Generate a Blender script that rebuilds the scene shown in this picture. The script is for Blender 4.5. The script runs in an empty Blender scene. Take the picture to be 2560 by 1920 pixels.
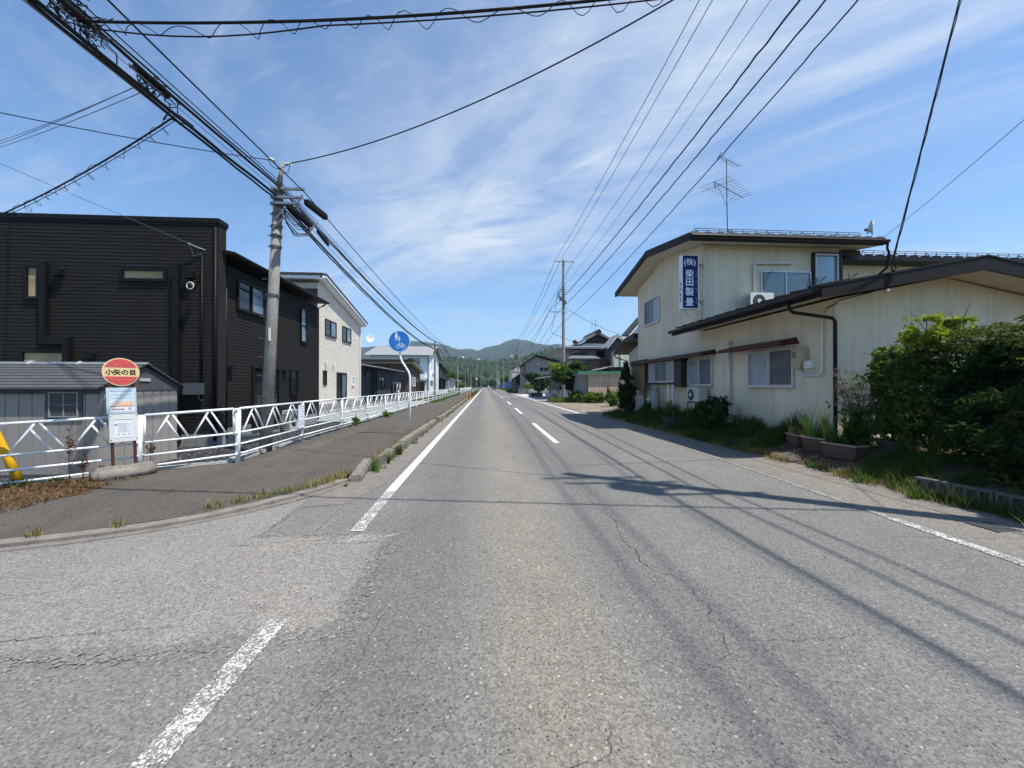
import bpy, bmesh, math, random
import numpy as np
from mathutils import Vector, Matrix, noise as mnoise
R = math.radians
scene = bpy.context.scene
col = scene.collection

# ---------------------------------------------------------------- camera
YAW = math.atan(67 / 985.0)
cd = bpy.data.cameras.new('camera'); cam = bpy.data.objects.new('camera', cd); col.objects.link(cam)
cd.sensor_width = 36.0; cd.lens = 36.0 * 985.0 / 2560.0
cd.clip_start = 0.05; cd.clip_end = 12000
cam.location = (0, 0, 1.55)
cam.rotation_euler = (R(90) + math.atan(4.5 / 985.0), 0, -YAW)
scene.camera = cam

# ---------------------------------------------------------------- light
SUN_D = Vector((0.843, -0.538, 2.1)).normalized()          # towards the sun
sd = bpy.data.lights.new('sun', 'SUN'); sd.energy = 4.0; sd.angle = R(0.53); sd.color = (1.0, 0.955, 0.89)
sun = bpy.data.objects.new('sun', sd); col.objects.link(sun)
sun.rotation_euler = SUN_D.to_track_quat('Z', 'Y').to_euler(); sun.location = (20, -20, 60)
scene.view_settings.view_transform = 'Standard'; scene.view_settings.look = 'None'
scene.view_settings.exposure = 0.8; scene.view_settings.gamma = 1.0
scene.view_settings.use_curve_mapping = False
scene.cycles.max_bounces = 8; scene.cycles.transparent_max_bounces = 16
scene.cycles.volume_bounces = 0

world = bpy.data.worlds.new('World'); scene.world = world; world.use_nodes = True
def build_world():
    nt = world.node_tree; N = nt.nodes; L = nt.links
    for n in list(N): N.remove(n)
    out = N.new('ShaderNodeOutputWorld'); bg = N.new('ShaderNodeBackground'); bg.inputs[1].default_value = 0.1
    L.new(bg.outputs[0], out.inputs[0])
    sky = N.new('ShaderNodeTexSky'); sky.sky_type = 'NISHITA'; sky.sun_disc = False
    sky.sun_elevation = math.asin(SUN_D.z); sky.sun_rotation = math.atan2(SUN_D.x, SUN_D.y)
    sky.air_density = 1.0; sky.dust_density = 0.35; sky.ozone_density = 1.6; sky.altitude = 200
    tc = N.new('ShaderNodeTexCoord'); sep = N.new('ShaderNodeSeparateXYZ'); L.new(tc.outputs['Generated'], sep.inputs[0])
    def mth(op, a, b=None, clamp=False):
        m = N.new('ShaderNodeMath'); m.operation = op; m.use_clamp = clamp
        for i, v in enumerate((a, b)):
            if v is None: continue
            if isinstance(v, (int, float)): m.inputs[i].default_value = v
            else: L.new(v, m.inputs[i])
        return m.outputs[0]
    z = mth('MAXIMUM', mth('ADD', sep.outputs[2], 0.03), 0.02)
    px = mth('DIVIDE', sep.outputs[0], z); py = mth('DIVIDE', sep.outputs[1], z)
    comb = N.new('ShaderNodeCombineXYZ'); L.new(px, comb.inputs[0]); L.new(py, comb.inputs[1])
    def layer(rot, sx, sy, scale, detail, dist, lo, hi, off=0, rough=0.6):
        mp = N.new('ShaderNodeMapping'); L.new(comb.outputs[0], mp.inputs[0])
        mp.inputs['Rotation'].default_value = (0, 0, R(rot)); mp.inputs['Location'].default_value = (off, off * .7, off)
        mp2 = N.new('ShaderNodeMapping'); L.new(mp.outputs[0], mp2.inputs[0]); mp2.inputs['Scale'].default_value = (sx, sy, 1)
        nz = N.new('ShaderNodeTexNoise'); L.new(mp2.outputs[0], nz.inputs['Vector'])
        nz.inputs['Scale'].default_value = scale; nz.inputs['Detail'].default_value = detail
        nz.inputs['Roughness'].default_value = rough; nz.inputs['Distortion'].default_value = dist
        mr = N.new('ShaderNodeMapRange'); mr.interpolation_type = 'SMOOTHERSTEP'; L.new(nz.outputs['Fac'], mr.inputs[0])
        mr.inputs[1].default_value = lo; mr.inputs[2].default_value = hi
        return mr.outputs[0]
    # broad veils, long streaks, fine combed wisps
    veil = layer(42, .5, .8, .9, 8, .9, .46, .80, 3.1, .58)
    streak = layer(40, .5, 1.5, 1.3, 12, 1.4, .47, .80, 7.7, .66)
    comb_w = layer(25, .8, 3.0, 3.0, 12, 1.8, .48, .82, 1.3, .7)
    f = mth('ADD', mth('MULTIPLY', veil, .62), mth('MULTIPLY', streak, .48))
    f = mth('ADD', f, mth('MULTIPLY', comb_w, .26))
    # a long soft band from low centre towards the upper right:  x + y ~ 2.0
    band = mth('ABSOLUTE', mth('SUBTRACT', mth('ADD', px, py), 2.15))
    bandf = mth('SUBTRACT', 1.0, mth('DIVIDE', band, 1.1), True)
    f = mth('ADD', f, mth('MULTIPLY', mth('MULTIPLY', bandf, layer(46, .3, 1.0, 1.4, 8, .8, .3, .7, 5.2)), .75))
    bx = mth('DIVIDE', mth('SUBTRACT', px, .05), .95); by = mth('DIVIDE', mth('SUBTRACT', py, 2.35), 1.15)
    rad = mth('SQRT', mth('ADD', mth('MULTIPLY', bx, bx), mth('MULTIPLY', by, by)))
    blob = mth('SUBTRACT', 1.0, mth('MULTIPLY', rad, .8), True)
    f = mth('ADD', f, mth('MULTIPLY', mth('MULTIPLY', blob, layer(38, .6, 1.1, 1.6, 11, 1.2, .26, .68, 9.4, .6)), 1.0))
    # milky low sky
    low = mth('SUBTRACT', 1.0, mth('MULTIPLY', sep.outputs[2], 3.6), True)
    f = mth('ADD', f, mth('MULTIPLY', mth('POWER', low, 2.0), .32))
    f = mth('MULTIPLY', f, .85, True)
    mix = N.new('ShaderNodeMix'); mix.data_type = 'RGBA'; L.new(f, mix.inputs[0])
    tint = N.new('ShaderNodeMix'); tint.data_type = 'RGBA'; tint.blend_type = 'MULTIPLY'; tint.inputs[0].default_value = 1
    L.new(sky.outputs[0], tint.inputs[6]); tint.inputs[7].default_value = (.71, .95, 1.12, 1)
    L.new(tint.outputs[2], mix.inputs[6]); mix.inputs[7].default_value = (4.3, 4.8, 5.5, 1)
    L.new(mix.outputs[2], bg.inputs[0])
build_world()

# ---------------------------------------------------------------- materials
def lin(h):
    h = h.lstrip('#'); v = [int(h[i:i + 2], 16) / 255 for i in (0, 2, 4)]
    return tuple(((x / 12.92) if x <= .04045 else ((x + .055) / 1.055) ** 2.4) for x in v) + (1,)
class NT:
    def __init__(s, name):
        s.m = bpy.data.materials.new(name); s.m.use_nodes = True; s.t = s.m.node_tree
        s.b = s.t.nodes['Principled BSDF']; s.out = s.t.nodes['Material Output']
        s.pos = s.n('ShaderNodeNewGeometry').outputs['Position']
    def n(s, typ, **k):
        nd = s.t.nodes.new(typ)
        for a, v in k.items():
            if hasattr(nd, a): setattr(nd, a, v)
        return nd
    def l(s, a, b): s.t.links.new(a, b)
    def mth(s, op, a, b=None, c=None, clamp=False):
        m = s.n('ShaderNodeMath', operation=op); m.use_clamp = clamp
        for i, v in enumerate((a, b, c)):
            if v is None: continue
            if isinstance(v, (int, float)): m.inputs[i].default_value = v
            else: s.l(v, m.inputs[i])
        return m.outputs[0]
    def map(s, scale=(1, 1, 1), rot=(0, 0, 0), loc=(0, 0, 0), src=None):
        mp = s.n('ShaderNodeMapping'); s.l(src or s.pos, mp.inputs[0])
        mp.inputs['Scale'].default_value = scale; mp.inputs['Rotation'].default_value = rot; mp.inputs['Location'].default_value = loc
        return mp.outputs[0]
    def noise(s, scale, detail=4, rough=.55, vec=None, dist=0):
        nz = s.n('ShaderNodeTexNoise'); s.l(vec or s.pos, nz.inputs['Vector'])
        nz.inputs['Scale'].default_value = scale; nz.inputs['Detail'].default_value = detail
        nz.inputs['Roughness'].default_value = rough; nz.inputs['Distortion'].default_value = dist
        return nz.outputs['Fac']
    def vor(s, scale, vec=None, feature='F1'):
        v = s.n('ShaderNodeTexVoronoi'); v.feature = feature; s.l(vec or s.pos, v.inputs['Vector']); v.inputs['Scale'].default_value = scale
        return v
    def rng(s, f, a, b, c=0., d=1., smooth=False):
        m = s.n('ShaderNodeMapRange'); s.l(f, m.inputs[0])
        if smooth: m.interpolation_type = 'SMOOTHSTEP'
        for i, v in enumerate((a, b, c, d)): m.inputs[i + 1].default_value = v
        return m.outputs[0]
    def mix(s, f, a, b, mode='MIX'):
        m = s.n('ShaderNodeMix'); m.data_type = 'RGBA'; m.blend_type = mode
        for i, v in ((0, f), (6, a), (7, b)):
            if isinstance(v, (int, float)): m.inputs[i].default_value = v
            elif isinstance(v, tuple): m.inputs[i].default_value = v
            else: s.l(v, m.inputs[i])
        return m.outputs[2]
    def bump(s, h, strength=.3, dist=.01):
        b = s.n('ShaderNodeBump'); s.l(h, b.inputs['Height']); b.inputs['Strength'].default_value = strength
        b.inputs['Distance'].default_value = dist; s.l(b.outputs[0], s.b.inputs['Normal'])
    def xyz(s):
        sp = s.n('ShaderNodeSeparateXYZ'); s.l(s.pos, sp.inputs[0]); return sp.outputs
    def fin(s, c, rough=.8, spec=.3, metal=0.):
        if isinstance(c, tuple): s.b.inputs['Base Color'].default_value = c
        else: s.l(c, s.b.inputs['Base Color'])
        if isinstance(rough, (int, float)): s.b.inputs['Roughness'].default_value = rough
        else: s.l(rough, s.b.inputs['Roughness'])
        s.b.inputs['Specular IOR Level'].default_value = spec; s.b.inputs['Metallic'].default_value = metal
        return s.m
def g(v, k=1.0): return (v * k, v * k, v * k, 1)
def sc(c, k): return (c[0] * k, c[1] * k, c[2] * k, 1)
M = {}
def plain(name, c, rough=.6, spec=.3, metal=0., var=.18, scale=6., bump=0., dirt=.0):
    """painted or solid surface with gentle mottling and optional vertical grime"""
    t = NT(name); c = lin(c) if isinstance(c, str) else c
    f = t.noise(scale, 5, .6); f2 = t.noise(scale * 9, 3, .6)
    cc = t.mix(t.rng(f, .3, .7), sc(c, 1 - var), sc(c, 1 + var * .6))
    cc = t.mix(t.mth('MULTIPLY', t.rng(f2, .4, .75), .25), cc, sc(c, 1 - var * 1.4))
    if dirt:
        v = t.noise(1.0, 5, .7, vec=t.map((7, 7, .8)))
        cc = t.mix(t.rng(v, .52, .8, 0, dirt), cc, (c[0] * .45, c[1] * .42, c[2] * .36, 1))
    if bump: t.bump(t.noise(scale * 12, 4, .7), bump, .01)
    M[name] = t.fin(cc, rough, spec, metal); return M[name]

def asphalt_color(t, base=.105, tracks=True, spots=1.0):
    x, y, z = t.xyz()
    fine = t.noise(130, 2, .7); mid = t.noise(38, 3, .6)
    v = t.vor(75); cell = v.outputs['Color']; vs = t.n('ShaderNodeSeparateColor'); t.l(cell, vs.inputs[0])
    agg = t.mix(t.rng(vs.outputs[0], 0, 1), g(base * .38), g(base * 1.72))
    c = t.mix(.5, agg, t.mix(t.rng(fine, .3, .7), g(base * .3), g(base * 1.8)))
    c = t.mix(t.rng(mid, .35, .7, 0, .35), c, (base * .55, base * .56, base * .58, 1))
    # pale stones
    v2 = t.vor(46); s2 = t.n('ShaderNodeSeparateColor'); t.l(v2.outputs['Color'], s2.inputs[0])
    st = t.mth('MULTIPLY', t.mth('GREATER_THAN', s2.outputs[0], .965), t.mth('LESS_THAN', v2.outputs['Distance'], .34))
    c = t.mix(t.mth('MULTIPLY', st, .8 * spots), c, (.40, .39, .35, 1))
    v3 = t.vor(60, vec=t.map(loc=(3.3, 1.7, 0))); s3 = t.n('ShaderNodeSeparateColor'); t.l(v3.outputs['Color'], s3.inputs[0])
    pit = t.mth('MULTIPLY', t.mth('GREATER_THAN', s3.outputs[1], .93), t.mth('LESS_THAN', v3.outputs['Distance'], .36))
    c = t.mix(t.mth('MULTIPLY', pit, .75), c, g(.018))
    # large blotches
    big = t.noise(.55, 5, .6, vec=t.map((1, .35, 1)))
    c = t.mix(t.rng(big, .35, .68, 0, .55), c, t.mix(1.0, c, (1.3, 1.29, 1.26, 1), 'MULTIPLY'))
    stain = t.noise(1.7, 6, .7, vec=t.map((1, .8, 1), loc=(5, 2, 0))); c = t.mix(t.rng(stain, .5, .78, 0, .5), c, t.mix(1.0, c, (.70, .70, .71, 1), 'MULTIPLY'))
    pale = t.noise(3.2, 6, .75, vec=t.map((1, .7, 1), loc=(1, 8, 0))); c = t.mix(t.rng(pale, .5, .75, 0, .45), c, t.mix(1.0, c, (1.32, 1.28, 1.2, 1), 'MULTIPLY'))
    if tracks:
        w = t.mth('ADD', x, t.mth('MULTIPLY', t.mth('SUBTRACT', t.noise(.35, 2), .5), .5))
        def band(cx, hw, soft):
            return t.rng(t.mth('ABSOLUTE', t.mth('SUBTRACT', w, cx)), hw + soft, hw, 0, 1, True)
        warm = band(.42, .12, .6)
        c = t.mix(t.mth('MULTIPLY', warm, .75), c, t.mix(1.0, c, (1.32, 1.22, 1.08, 1), 'MULTIPLY'))
        dark = t.mth('ADD', band(-.65, .15, .4), band(1.35, .15, .4), clamp=True)
        c = t.mix(t.mth('MULTIPLY', dark, .42), c, t.mix(1.0, c, (.74, .75, .77, 1), 'MULTIPLY'))
        shoulder = t.rng(w, 4.3, 5.4, 0, 1, True)
        c = t.mix(t.mth('MULTIPLY', shoulder, .6), c, t.mix(1.0, c, (1.35, 1.24, 1.12, 1), 'MULTIPLY'))
    c = t.mix(1.0, c, (1.05, 1.01, .93, 1), 'MULTIPLY')
    h = t.mth('ADD', t.mth('MULTIPLY', fine, .6), t.mth('MULTIPLY', v.outputs['Distance'], .8))
    return c, h
def m_asphalt():
    t = NT('road_asphalt'); c, h = asphalt_color(t, .142, True, .8); t.bump(h, .45, .008); M['road'] = t.fin(c, .85, .25)
    t = NT('patch_asphalt'); c, h = asphalt_color(t, .180, False, .5)
    pk = t.noise(.9, 4); c = t.mix(t.rng(pk, .35, .7, 0, .6), c, t.mix(1.0, c, (1.12, 1.02, .95, 1), 'MULTIPLY'))
    t.bump(h, .55, .009); M['patch'] = t.fin(c, .9, .2)
    t = NT('foot_asphalt'); c, h = asphalt_color(t, .068, False, .25)
    c = t.mix(1.0, c, (1.08, .99, .92, 1), 'MULTIPLY')
    st = t.noise(1.2, 5, .65, vec=t.map((1.6, .35, 1))); c = t.mix(t.rng(st, .4, .7, 0, .7), c, t.mix(1.0, c, (1.5, 1.42, 1.3, 1), 'MULTIPLY'))
    st2 = t.noise(2.2, 6, .7, vec=t.map((1, .5, 1), loc=(9, 4, 0))); c = t.mix(t.rng(st2, .55, .75, 0, .6), c, (.035, .028, .022, 1))
    t.bump(h, .4, .008); M['foot'] = t.fin(c, .88, .2)
    for nm, lo, hi, cl in (('line_paint', .38, .48, (.78, .77, .71, 1)), ('worn_line_paint', .555, .60, (.76, .75, .70, 1)), ('faint_line_paint', .585, .63, (.6, .57, .52, 1))):
        t = NT(nm); c, h = asphalt_color(t, .142, False)
        w = t.mth('ADD', t.mth('MULTIPLY', t.noise(85, 3, .8), .80), t.mth('MULTIPLY', t.noise(8, 4, .7), .28))
        f = t.rng(w, lo, hi, 0, 1)
        cp = t.mix(t.rng(t.noise(14, 4), .4, .7), cl, sc(cl, .86))
        c = t.mix(f, c, cp); t.bump(h, .4, .008); M[nm] = t.fin(c, .75, .3)
m_asphalt()
def m_gravel(name, c1, c2, scale, patch=None):
    t = NT(name); v = t.vor(scale); s = t.n('ShaderNodeSeparateColor'); t.l(v.outputs['Color'], s.inputs[0])
    c = t.mix(s.outputs[0], c1, c2); c = t.mix(t.rng(v.outputs['Distance'], .25, .6, 0, .75), c, g(.008))
    br = t.mth('GREATER_THAN', s.outputs[1], .95); c = t.mix(t.mth('MULTIPLY', br, .7), c, g(.5))
    if patch: c = t.mix(t.rng(t.noise(1.1, 5, .6), .45, .7, 0, .8), c, patch)
    t.bump(v.outputs['Distance'], 1.0, .03); M[name] = t.fin(c, .85, .25)
m_gravel('dark_gravel', (.02, .021, .023, 1), (.085, .085, .09, 1), 34)
m_gravel('pale_gravel', (.42, .47, .43, 1), (.74, .78, .73, 1), 22)
m_gravel('sand', (.33, .27, .18, 1), (.5, .43, .31, 1), 40, (.45, .39, .28, 1))
def m_ground(name, c1, c2, c3, scale=1.5, b=.6):
    t = NT(name); c = t.mix(t.rng(t.noise(scale, 6, .65), .3, .7), c1, c2)
    c = t.mix(t.rng(t.noise(scale * 7, 5, .7), .5, .72), c, c3)
    t.bump(t.noise(scale * 14, 5, .7), b, .04); M[name] = t.fin(c, .95, .1)
m_ground('soil', (.055, .04, .026, 1), (.11, .08, .05, 1), (.16, .12, .07, 1), 3)
m_ground('verge', (.03, .045, .014, 1), (.06, .06, .028, 1), (.13, .1, .055, 1), 2)
m_ground('field', (.05, .08, .02, 1), (.09, .1, .04, 1), (.1, .09, .05, 1), .15, .3)
m_ground('dry_litter', (.07, .042, .024, 1), (.17, .10, .05, 1), (.36, .24, .12, 1), 7, 1.0)
def m_conc(name, c, var=.35):
    t = NT(name); c = lin(c) if isinstance(c, str) else c
    cc = t.mix(t.rng(t.noise(5, 6, .7), .3, .7), sc(c, 1 - var), sc(c, 1.15))
    cc = t.mix(t.rng(t.noise(22, 5, .75), .48, .75, 0, .7), cc, sc(c, .4))
    t.bump(t.noise(60, 5, .75), .6, .015); M[name] = t.fin(cc, .92, .15)
m_conc('kerb_concrete', (.24, .215, .185, 1)); m_conc('gutter_concrete', (.205, .182, .16, 1), .22); m_conc('grey_concrete', (.27, .27, .265, 1), .15)
m_conc('block_concrete', (.15, .14, .13, 1)); m_conc('pole_concrete', (.275, .262, .235, 1), .2); m_conc('pale_concrete', (.5, .49, .46, 1), .12)
plain('black_siding', (.0245, .0228, .0212, 1), .65, .10, var=.14, scale=1.2, dirt=.0)
plain('black_paint', (.012, .012, .013, 1), .4, .45); plain('black_cable', (.008, .008, .009, 1), .55, .3)
plain('black_metal', (.0075, .007, .007, 1), .5, .18)
plain('navy_wall', (.035, .045, .06, 1), .7); plain('muntin_grey', (.3, .3, .28, 1), .6); plain('brown_wall', (.11, .075, .055, 1), .75); plain('dark_brown', (.03, .018, .015, 1), .5)
plain('white_wall', (.72, .74, .78, 1), .7, var=.05); plain('white_paint', (.8, .81, .82, 1), .4, .4, var=.10, scale=9, dirt=.22)
plain('white_plastic', (.66, .66, .63, 1), .45, var=.06, dirt=.15); plain('ac_ivory', (.5, .49, .44, 1), .5, var=.06, dirt=.25)
plain('meter_tan', (.42, .36, .24, 1), .5, var=.08); plain('dark_grille', (.02, .02, .02, 1), .6)
plain('galv', (.3, .32, .34, 1), .45, .5, .5, var=.2); plain('galv_dark', (.1, .11, .115, 1), .5, .5, .3)
plain('grey_wall', (.23, .225, .215, 1), .8, var=.06); plain('dark_grey_wall', (.045, .047, .052, 1), .7); plain('tile_grey', (.17, .175, .19, 1), .45, .5)
plain('stucco_white', (.7, .7, .69, 1), .85, var=.06); plain('pink_wall', (.58, .42, .39, 1), .8, var=.06); plain('cream_wall', (.5, .47, .39, 1), .85, var=.06)
plain('green_trim', (.06, .17, .12, 1), .5, .4); plain('roof_grey', (.27, .265, .25, 1), .5, .4, var=.08); plain('roof_brown', (.014, .010, .0085, 1), .6, .2, dirt=.3)
plain('roof_metal_brown', (.013, .010, .009, 1), .5, .22); plain('soffit_beige', (.60, .54, .44, 1), .85, var=.06, dirt=.2)
plain('awning_brown', (.065, .013, .013, 1), .5, .25, dirt=.3); plain('alu_frame', (.52, .53, .54, 1), .35, .5, .3, var=.05)
plain('board_panel', (.2, .14, .075, 1), .8, scale=12); plain('blue_sign', (.012, .16, .52, 1), .4, .5, var=.03); plain('sign_navy', (.010, .013, .10, 1), .5, .2, var=.04)
plain('sign_white', (.74, .77, .82, 1), .4, .4, var=.03); plain('sign_pale', (.35, .42, .6, 1), .5); plain('yellow_plastic', (.78, .42, .01, 1), .45, .4, var=.06)
plain('stop_cream', (.75, .55, .28, 1), .5, var=.12, scale=14); plain('rust_brown', (.075, .025, .018, 1), .7, var=.35, scale=30); plain('letter_black', (.015, .012, .012, 1), .5)
plain('pale_blue', (.48, .58, .61, 1), .5, var=.08, dirt=.2); plain('paper', (.72, .74, .76, 1), .5, var=.03); plain('paper_blue', (.60, .70, .73, 1), .5, var=.03)
plain('orange_print', (.75, .42, .16, 1), .5); plain('red_print', (.6, .05, .05, 1), .5); plain('ink_grey', (.25, .26, .29, 1), .5); plain('ink_blue', (.05, .15, .42, 1), .5)
plain('shed_board', (.30, .275, .25, 1), .7, var=.06, scale=3, dirt=.2); plain('shed_trim', (.085, .083, .088, 1), .7, .15); plain('shed_white', (.4, .41, .4, 1), .5)
plain('orange_post', (.75, .13, .03, 1), .5); plain('tarp_blue', (.01, .12, .42, 1), .5, .4, var=.3, scale=.8); plain('pot_blue', (.03, .1, .25, 1), .5); plain('terracotta', (.105, .066, .052, 1), .8, var=.3, scale=9, dirt=.4)
plain('pot_grey', (.07, .07, .07, 1), .7, dirt=.3); plain('planter_rim', (.36, .26, .22, 1), .7, var=.2, scale=15); plain('cloth_black', (.02, .02, .025, 1), .9); plain('cloth_white', (.74, .75, .77, 1), .9)
plain('car_silver', (.42, .47, .56, 1), .25, .6, .35, var=.02); plain('car_black', (.012, .013, .015, 1), .2, .6, var=.02); plain('tyre', (.015, .015, .015, 1), .85); plain('rim', (.35, .35, .36, 1), .35, .5, .7)
plain('lamp_red', (.4, .01, .01, 1), .3); plain('lamp_clear', (.6, .6, .6, 1), .2, .6); plain('bark', (.075, .055, .04, 1), .95, var=.4, scale=14, bump=.8); plain('dead_twig', (.21, .165, .13, 1), .95, var=.3, scale=14)
plain('gas_grey', (.3, .32, .32, 1), .5, var=.1, dirt=.3); plain('clothes_pole', (.3, .3, .3, 1), .5); plain('crack_dark', (.028, .027, .025, 1), .95, .05); plain('timber_grey', (.3, .29, .27, 1), .85, dirt=.3)
def m_stop_red():
    t = NT('stop_red'); f = t.noise(22, 6, .75); c = t.mix(t.rng(f, .35, .7), (.5, .045, .05, 1), (.62, .13, .11, 1))
    c = t.mix(t.rng(t.noise(9, 5, .8), .6, .72, 0, .7), c, (.7, .3, .22, 1)); M['stop_red'] = t.fin(c, .5, .4)
m_stop_red()
def m_panelwall(name, c, pitch, dark=.6):
    """siding boards: thin upright joints every `pitch` metres, faint mottling and drips"""
    t = NT(name); x, y, z = t.xyz(); s = t.mth('ADD', x, y)
    fr = t.mth('FRACT', t.mth('DIVIDE', s, pitch)); j = t.mth('LESS_THAN', fr, .012 / pitch)
    cc = t.mix(t.rng(t.noise(1.3, 5, .6), .3, .7), sc(c, .93), sc(c, 1.05))
    rib = t.mth('FRACT', t.mth('DIVIDE', s, .03))
    v = t.noise(1.0, 5, .7, vec=t.map((5, 5, .5))); cc = t.mix(t.rng(v, .46, .8, 0, .5), cc, (c[0] * .6, c[1] * .54, c[2] * .44, 1)); pn = t.n('ShaderNodeTexWhiteNoise'); pn.noise_dimensions = '1D'; t.l(t.mth('FLOOR', t.mth('DIVIDE', s, pitch)), pn.inputs['W']); cc = t.mix(t.rng(pn.outputs['Value'], 0, 1, 0, .16), cc, sc(c, .6))
    lowd = t.noise(2.5, 5, .7); cc = t.mix(t.mth('MULTIPLY', t.rng(z, 1.3, .4, 0, .5), t.rng(lowd, .35, .65)), cc, (c[0] * .6, c[1] * .6, c[2] * .5, 1))
    cc = t.mix(t.mth('MULTIPLY', j, 1 - dark * .4), cc, sc(c, dark))
    h = t.mth('ADD', t.mth('MULTIPLY', t.mth('SUBTRACT', 1.0, j), 1.0), t.mth('MULTIPLY', rib, .12)); t.bump(h, .5, .006)
    M[name] = t.fin(cc, .85, .2)
m_panelwall('shop_wall', (.72, .635, .485, 1), .91)
m_panelwall('pink_panel', (.5, .37, .29, 1), .7, .55)
def m_brick():
    t = NT('brick_cream'); x, y, z = t.xyz(); cb = t.n('ShaderNodeCombineXYZ'); t.l(t.mth('ADD', x, y), cb.inputs[0]); t.l(z, cb.inputs[1])
    b = t.n('ShaderNodeTexBrick'); t.l(cb.outputs[0], b.inputs['Vector']); b.inputs['Scale'].default_value = 1
    b.inputs['Color1'].default_value = (.7, .64, .55, 1); b.inputs['Color2'].default_value = (.56, .51, .43, 1); b.inputs['Mortar'].default_value = (.4, .36, .31, 1)
    b.inputs['Mortar Size'].default_value = .006; b.inputs['Brick Width'].default_value = .34; b.inputs['Row Height'].default_value = .075
    c = t.mix(t.rng(t.noise(.8, 4), .3, .7, 0, .3), b.outputs['Color'], (.72, .67, .58, 1))
    t.bump(t.mth('SUBTRACT', 1.0, b.outputs['Fac']), .5, .012); M['brick_cream'] = t.fin(c, .85, .2)
m_brick()
def m_glass(name, base, refl, rough=.03):
    t = NT(name); c = t.mix(t.rng(t.noise(1.4, 3), .35, .65), sc(base, .75), sc(base, 1.2))
    t.b.inputs['IOR'].default_value = 1.52; M[name] = t.fin(c, rough, refl)
m_glass('glass_dark', (.012, .014, .016, 1), .6); m_glass('glass_screen', (.10, .105, .12, 1), .35, .35); m_glass('glass_frost', (.30, .33, .38, 1), .7, .2)
m_glass('glass_tan', (.40, .31, .18, 1), .1, .4); m_glass('glass_sky', (.12, .16, .21, 1), .9, .05)
def m_clearglass():
    t = NT('glass_clear'); tr = t.n('ShaderNodeBsdfTransparent'); gl = t.n('ShaderNodeBsdfGlossy'); gl.inputs['Roughness'].default_value = .02
    tr.inputs[0].default_value = (.8, .84, .86, 1); fr = t.n('ShaderNodeFresnel'); fr.inputs[0].default_value = 1.4
    mx = t.n('ShaderNodeMixShader'); t.l(fr.outputs[0], mx.inputs[0]); t.l(tr.outputs[0], mx.inputs[1]); t.l(gl.outputs[0], mx.inputs[2])
    t.l(mx.outputs[0], t.out.inputs[0]); M['glass_clear'] = t.m
m_clearglass()
def m_leaf(name, c1, c2, c3, scale=4., trans=.35):
    t = NT(name)
    c = t.mix(t.rng(t.noise(scale, 3, .6), .35, .65), c1, c2); c = t.mix(t.rng(t.noise(scale * 9, 3, .7), .5, .7), c, c3)
    oi = t.n('ShaderNodeTexWhiteNoise'); t.l(t.map((40, 40, 40)), oi.inputs[0])
    t.fin(c, .65, .12)
    tl = t.n('ShaderNodeBsdfTranslucent'); t.l(t.mix(1.0, c, (1.3, 1.5, .6, 1), 'MULTIPLY'), tl.inputs[0])
    mx = t.n('ShaderNodeMixShader'); mx.inputs[0].default_value = trans
    t.l(t.b.outputs[0], mx.inputs[1]); t.l(tl.outputs[0], mx.inputs[2]); t.l(mx.outputs[0], t.out.inputs[0]); M[name] = t.m
m_leaf('leaf_dark', (.012, .028, .008, 1), (.025, .055, .014, 1), (.045, .08, .02, 1), 3)
m_leaf('leaf_mid', (.03, .07, .015, 1), (.055, .11, .022, 1), (.11, .17, .04, 1), 3)
m_leaf('leaf_bright', (.14, .2, .02, 1), (.26, .3, .03, 1), (.4, .34, .05, 1), 5)
m_leaf('leaf_olive', (.05, .065, .018, 1), (.1, .12, .03, 1), (.17, .16, .05, 1), 4)
m_leaf('grass_green', (.05, .11, .02, 1), (.1, .16, .035, 1), (.19, .21, .06, 1), 3)
m_leaf('grass_shadegreen', (.025, .065, .012, 1), (.05, .1, .02, 1), (.12, .13, .035, 1), 2.5)
m_leaf('grass_dry', (.2, .13, .045, 1), (.32, .23, .09, 1), (.42, .33, .16, 1), 4, .2)
m_leaf('grass_pink', (.22, .13, .08, 1), (.3, .2, .13, 1), (.38, .28, .2, 1), 4, .2)
m_leaf('red_weed', (.08, .03, .02, 1), (.13, .06, .035, 1), (.07, .08, .03, 1), 4, .2)
m_leaf('litter_leaf', (.07, .04, .02, 1), (.15, .09, .04, 1), (.3, .2, .1, 1), 6, .1)
m_leaf('petal_white', (.7, .7, .7, 1), (.8, .8, .8, 1), (.75, .72, .6, 1), 4, .2)
m_leaf('wood_leaf', (.008, .019, .008, 1), (.022, .044, .013, 1), (.05, .078, .024, 1), .03, .0)
def m_hill():
    t = NT('far_forest'); c = t.mix(t.rng(t.noise(.006, 6, .6), .3, .7), (.009, .022, .013, 1), (.028, .05, .026, 1))
    c = t.mix(t.rng(t.noise(.05, 5, .7), .45, .7), c, (.055, .085, .04, 1)); t.bump(t.noise(.03, 7, .75), 1.0, 30); M['far_forest'] = t.fin(c, .95, .05)
m_hill()

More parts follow.
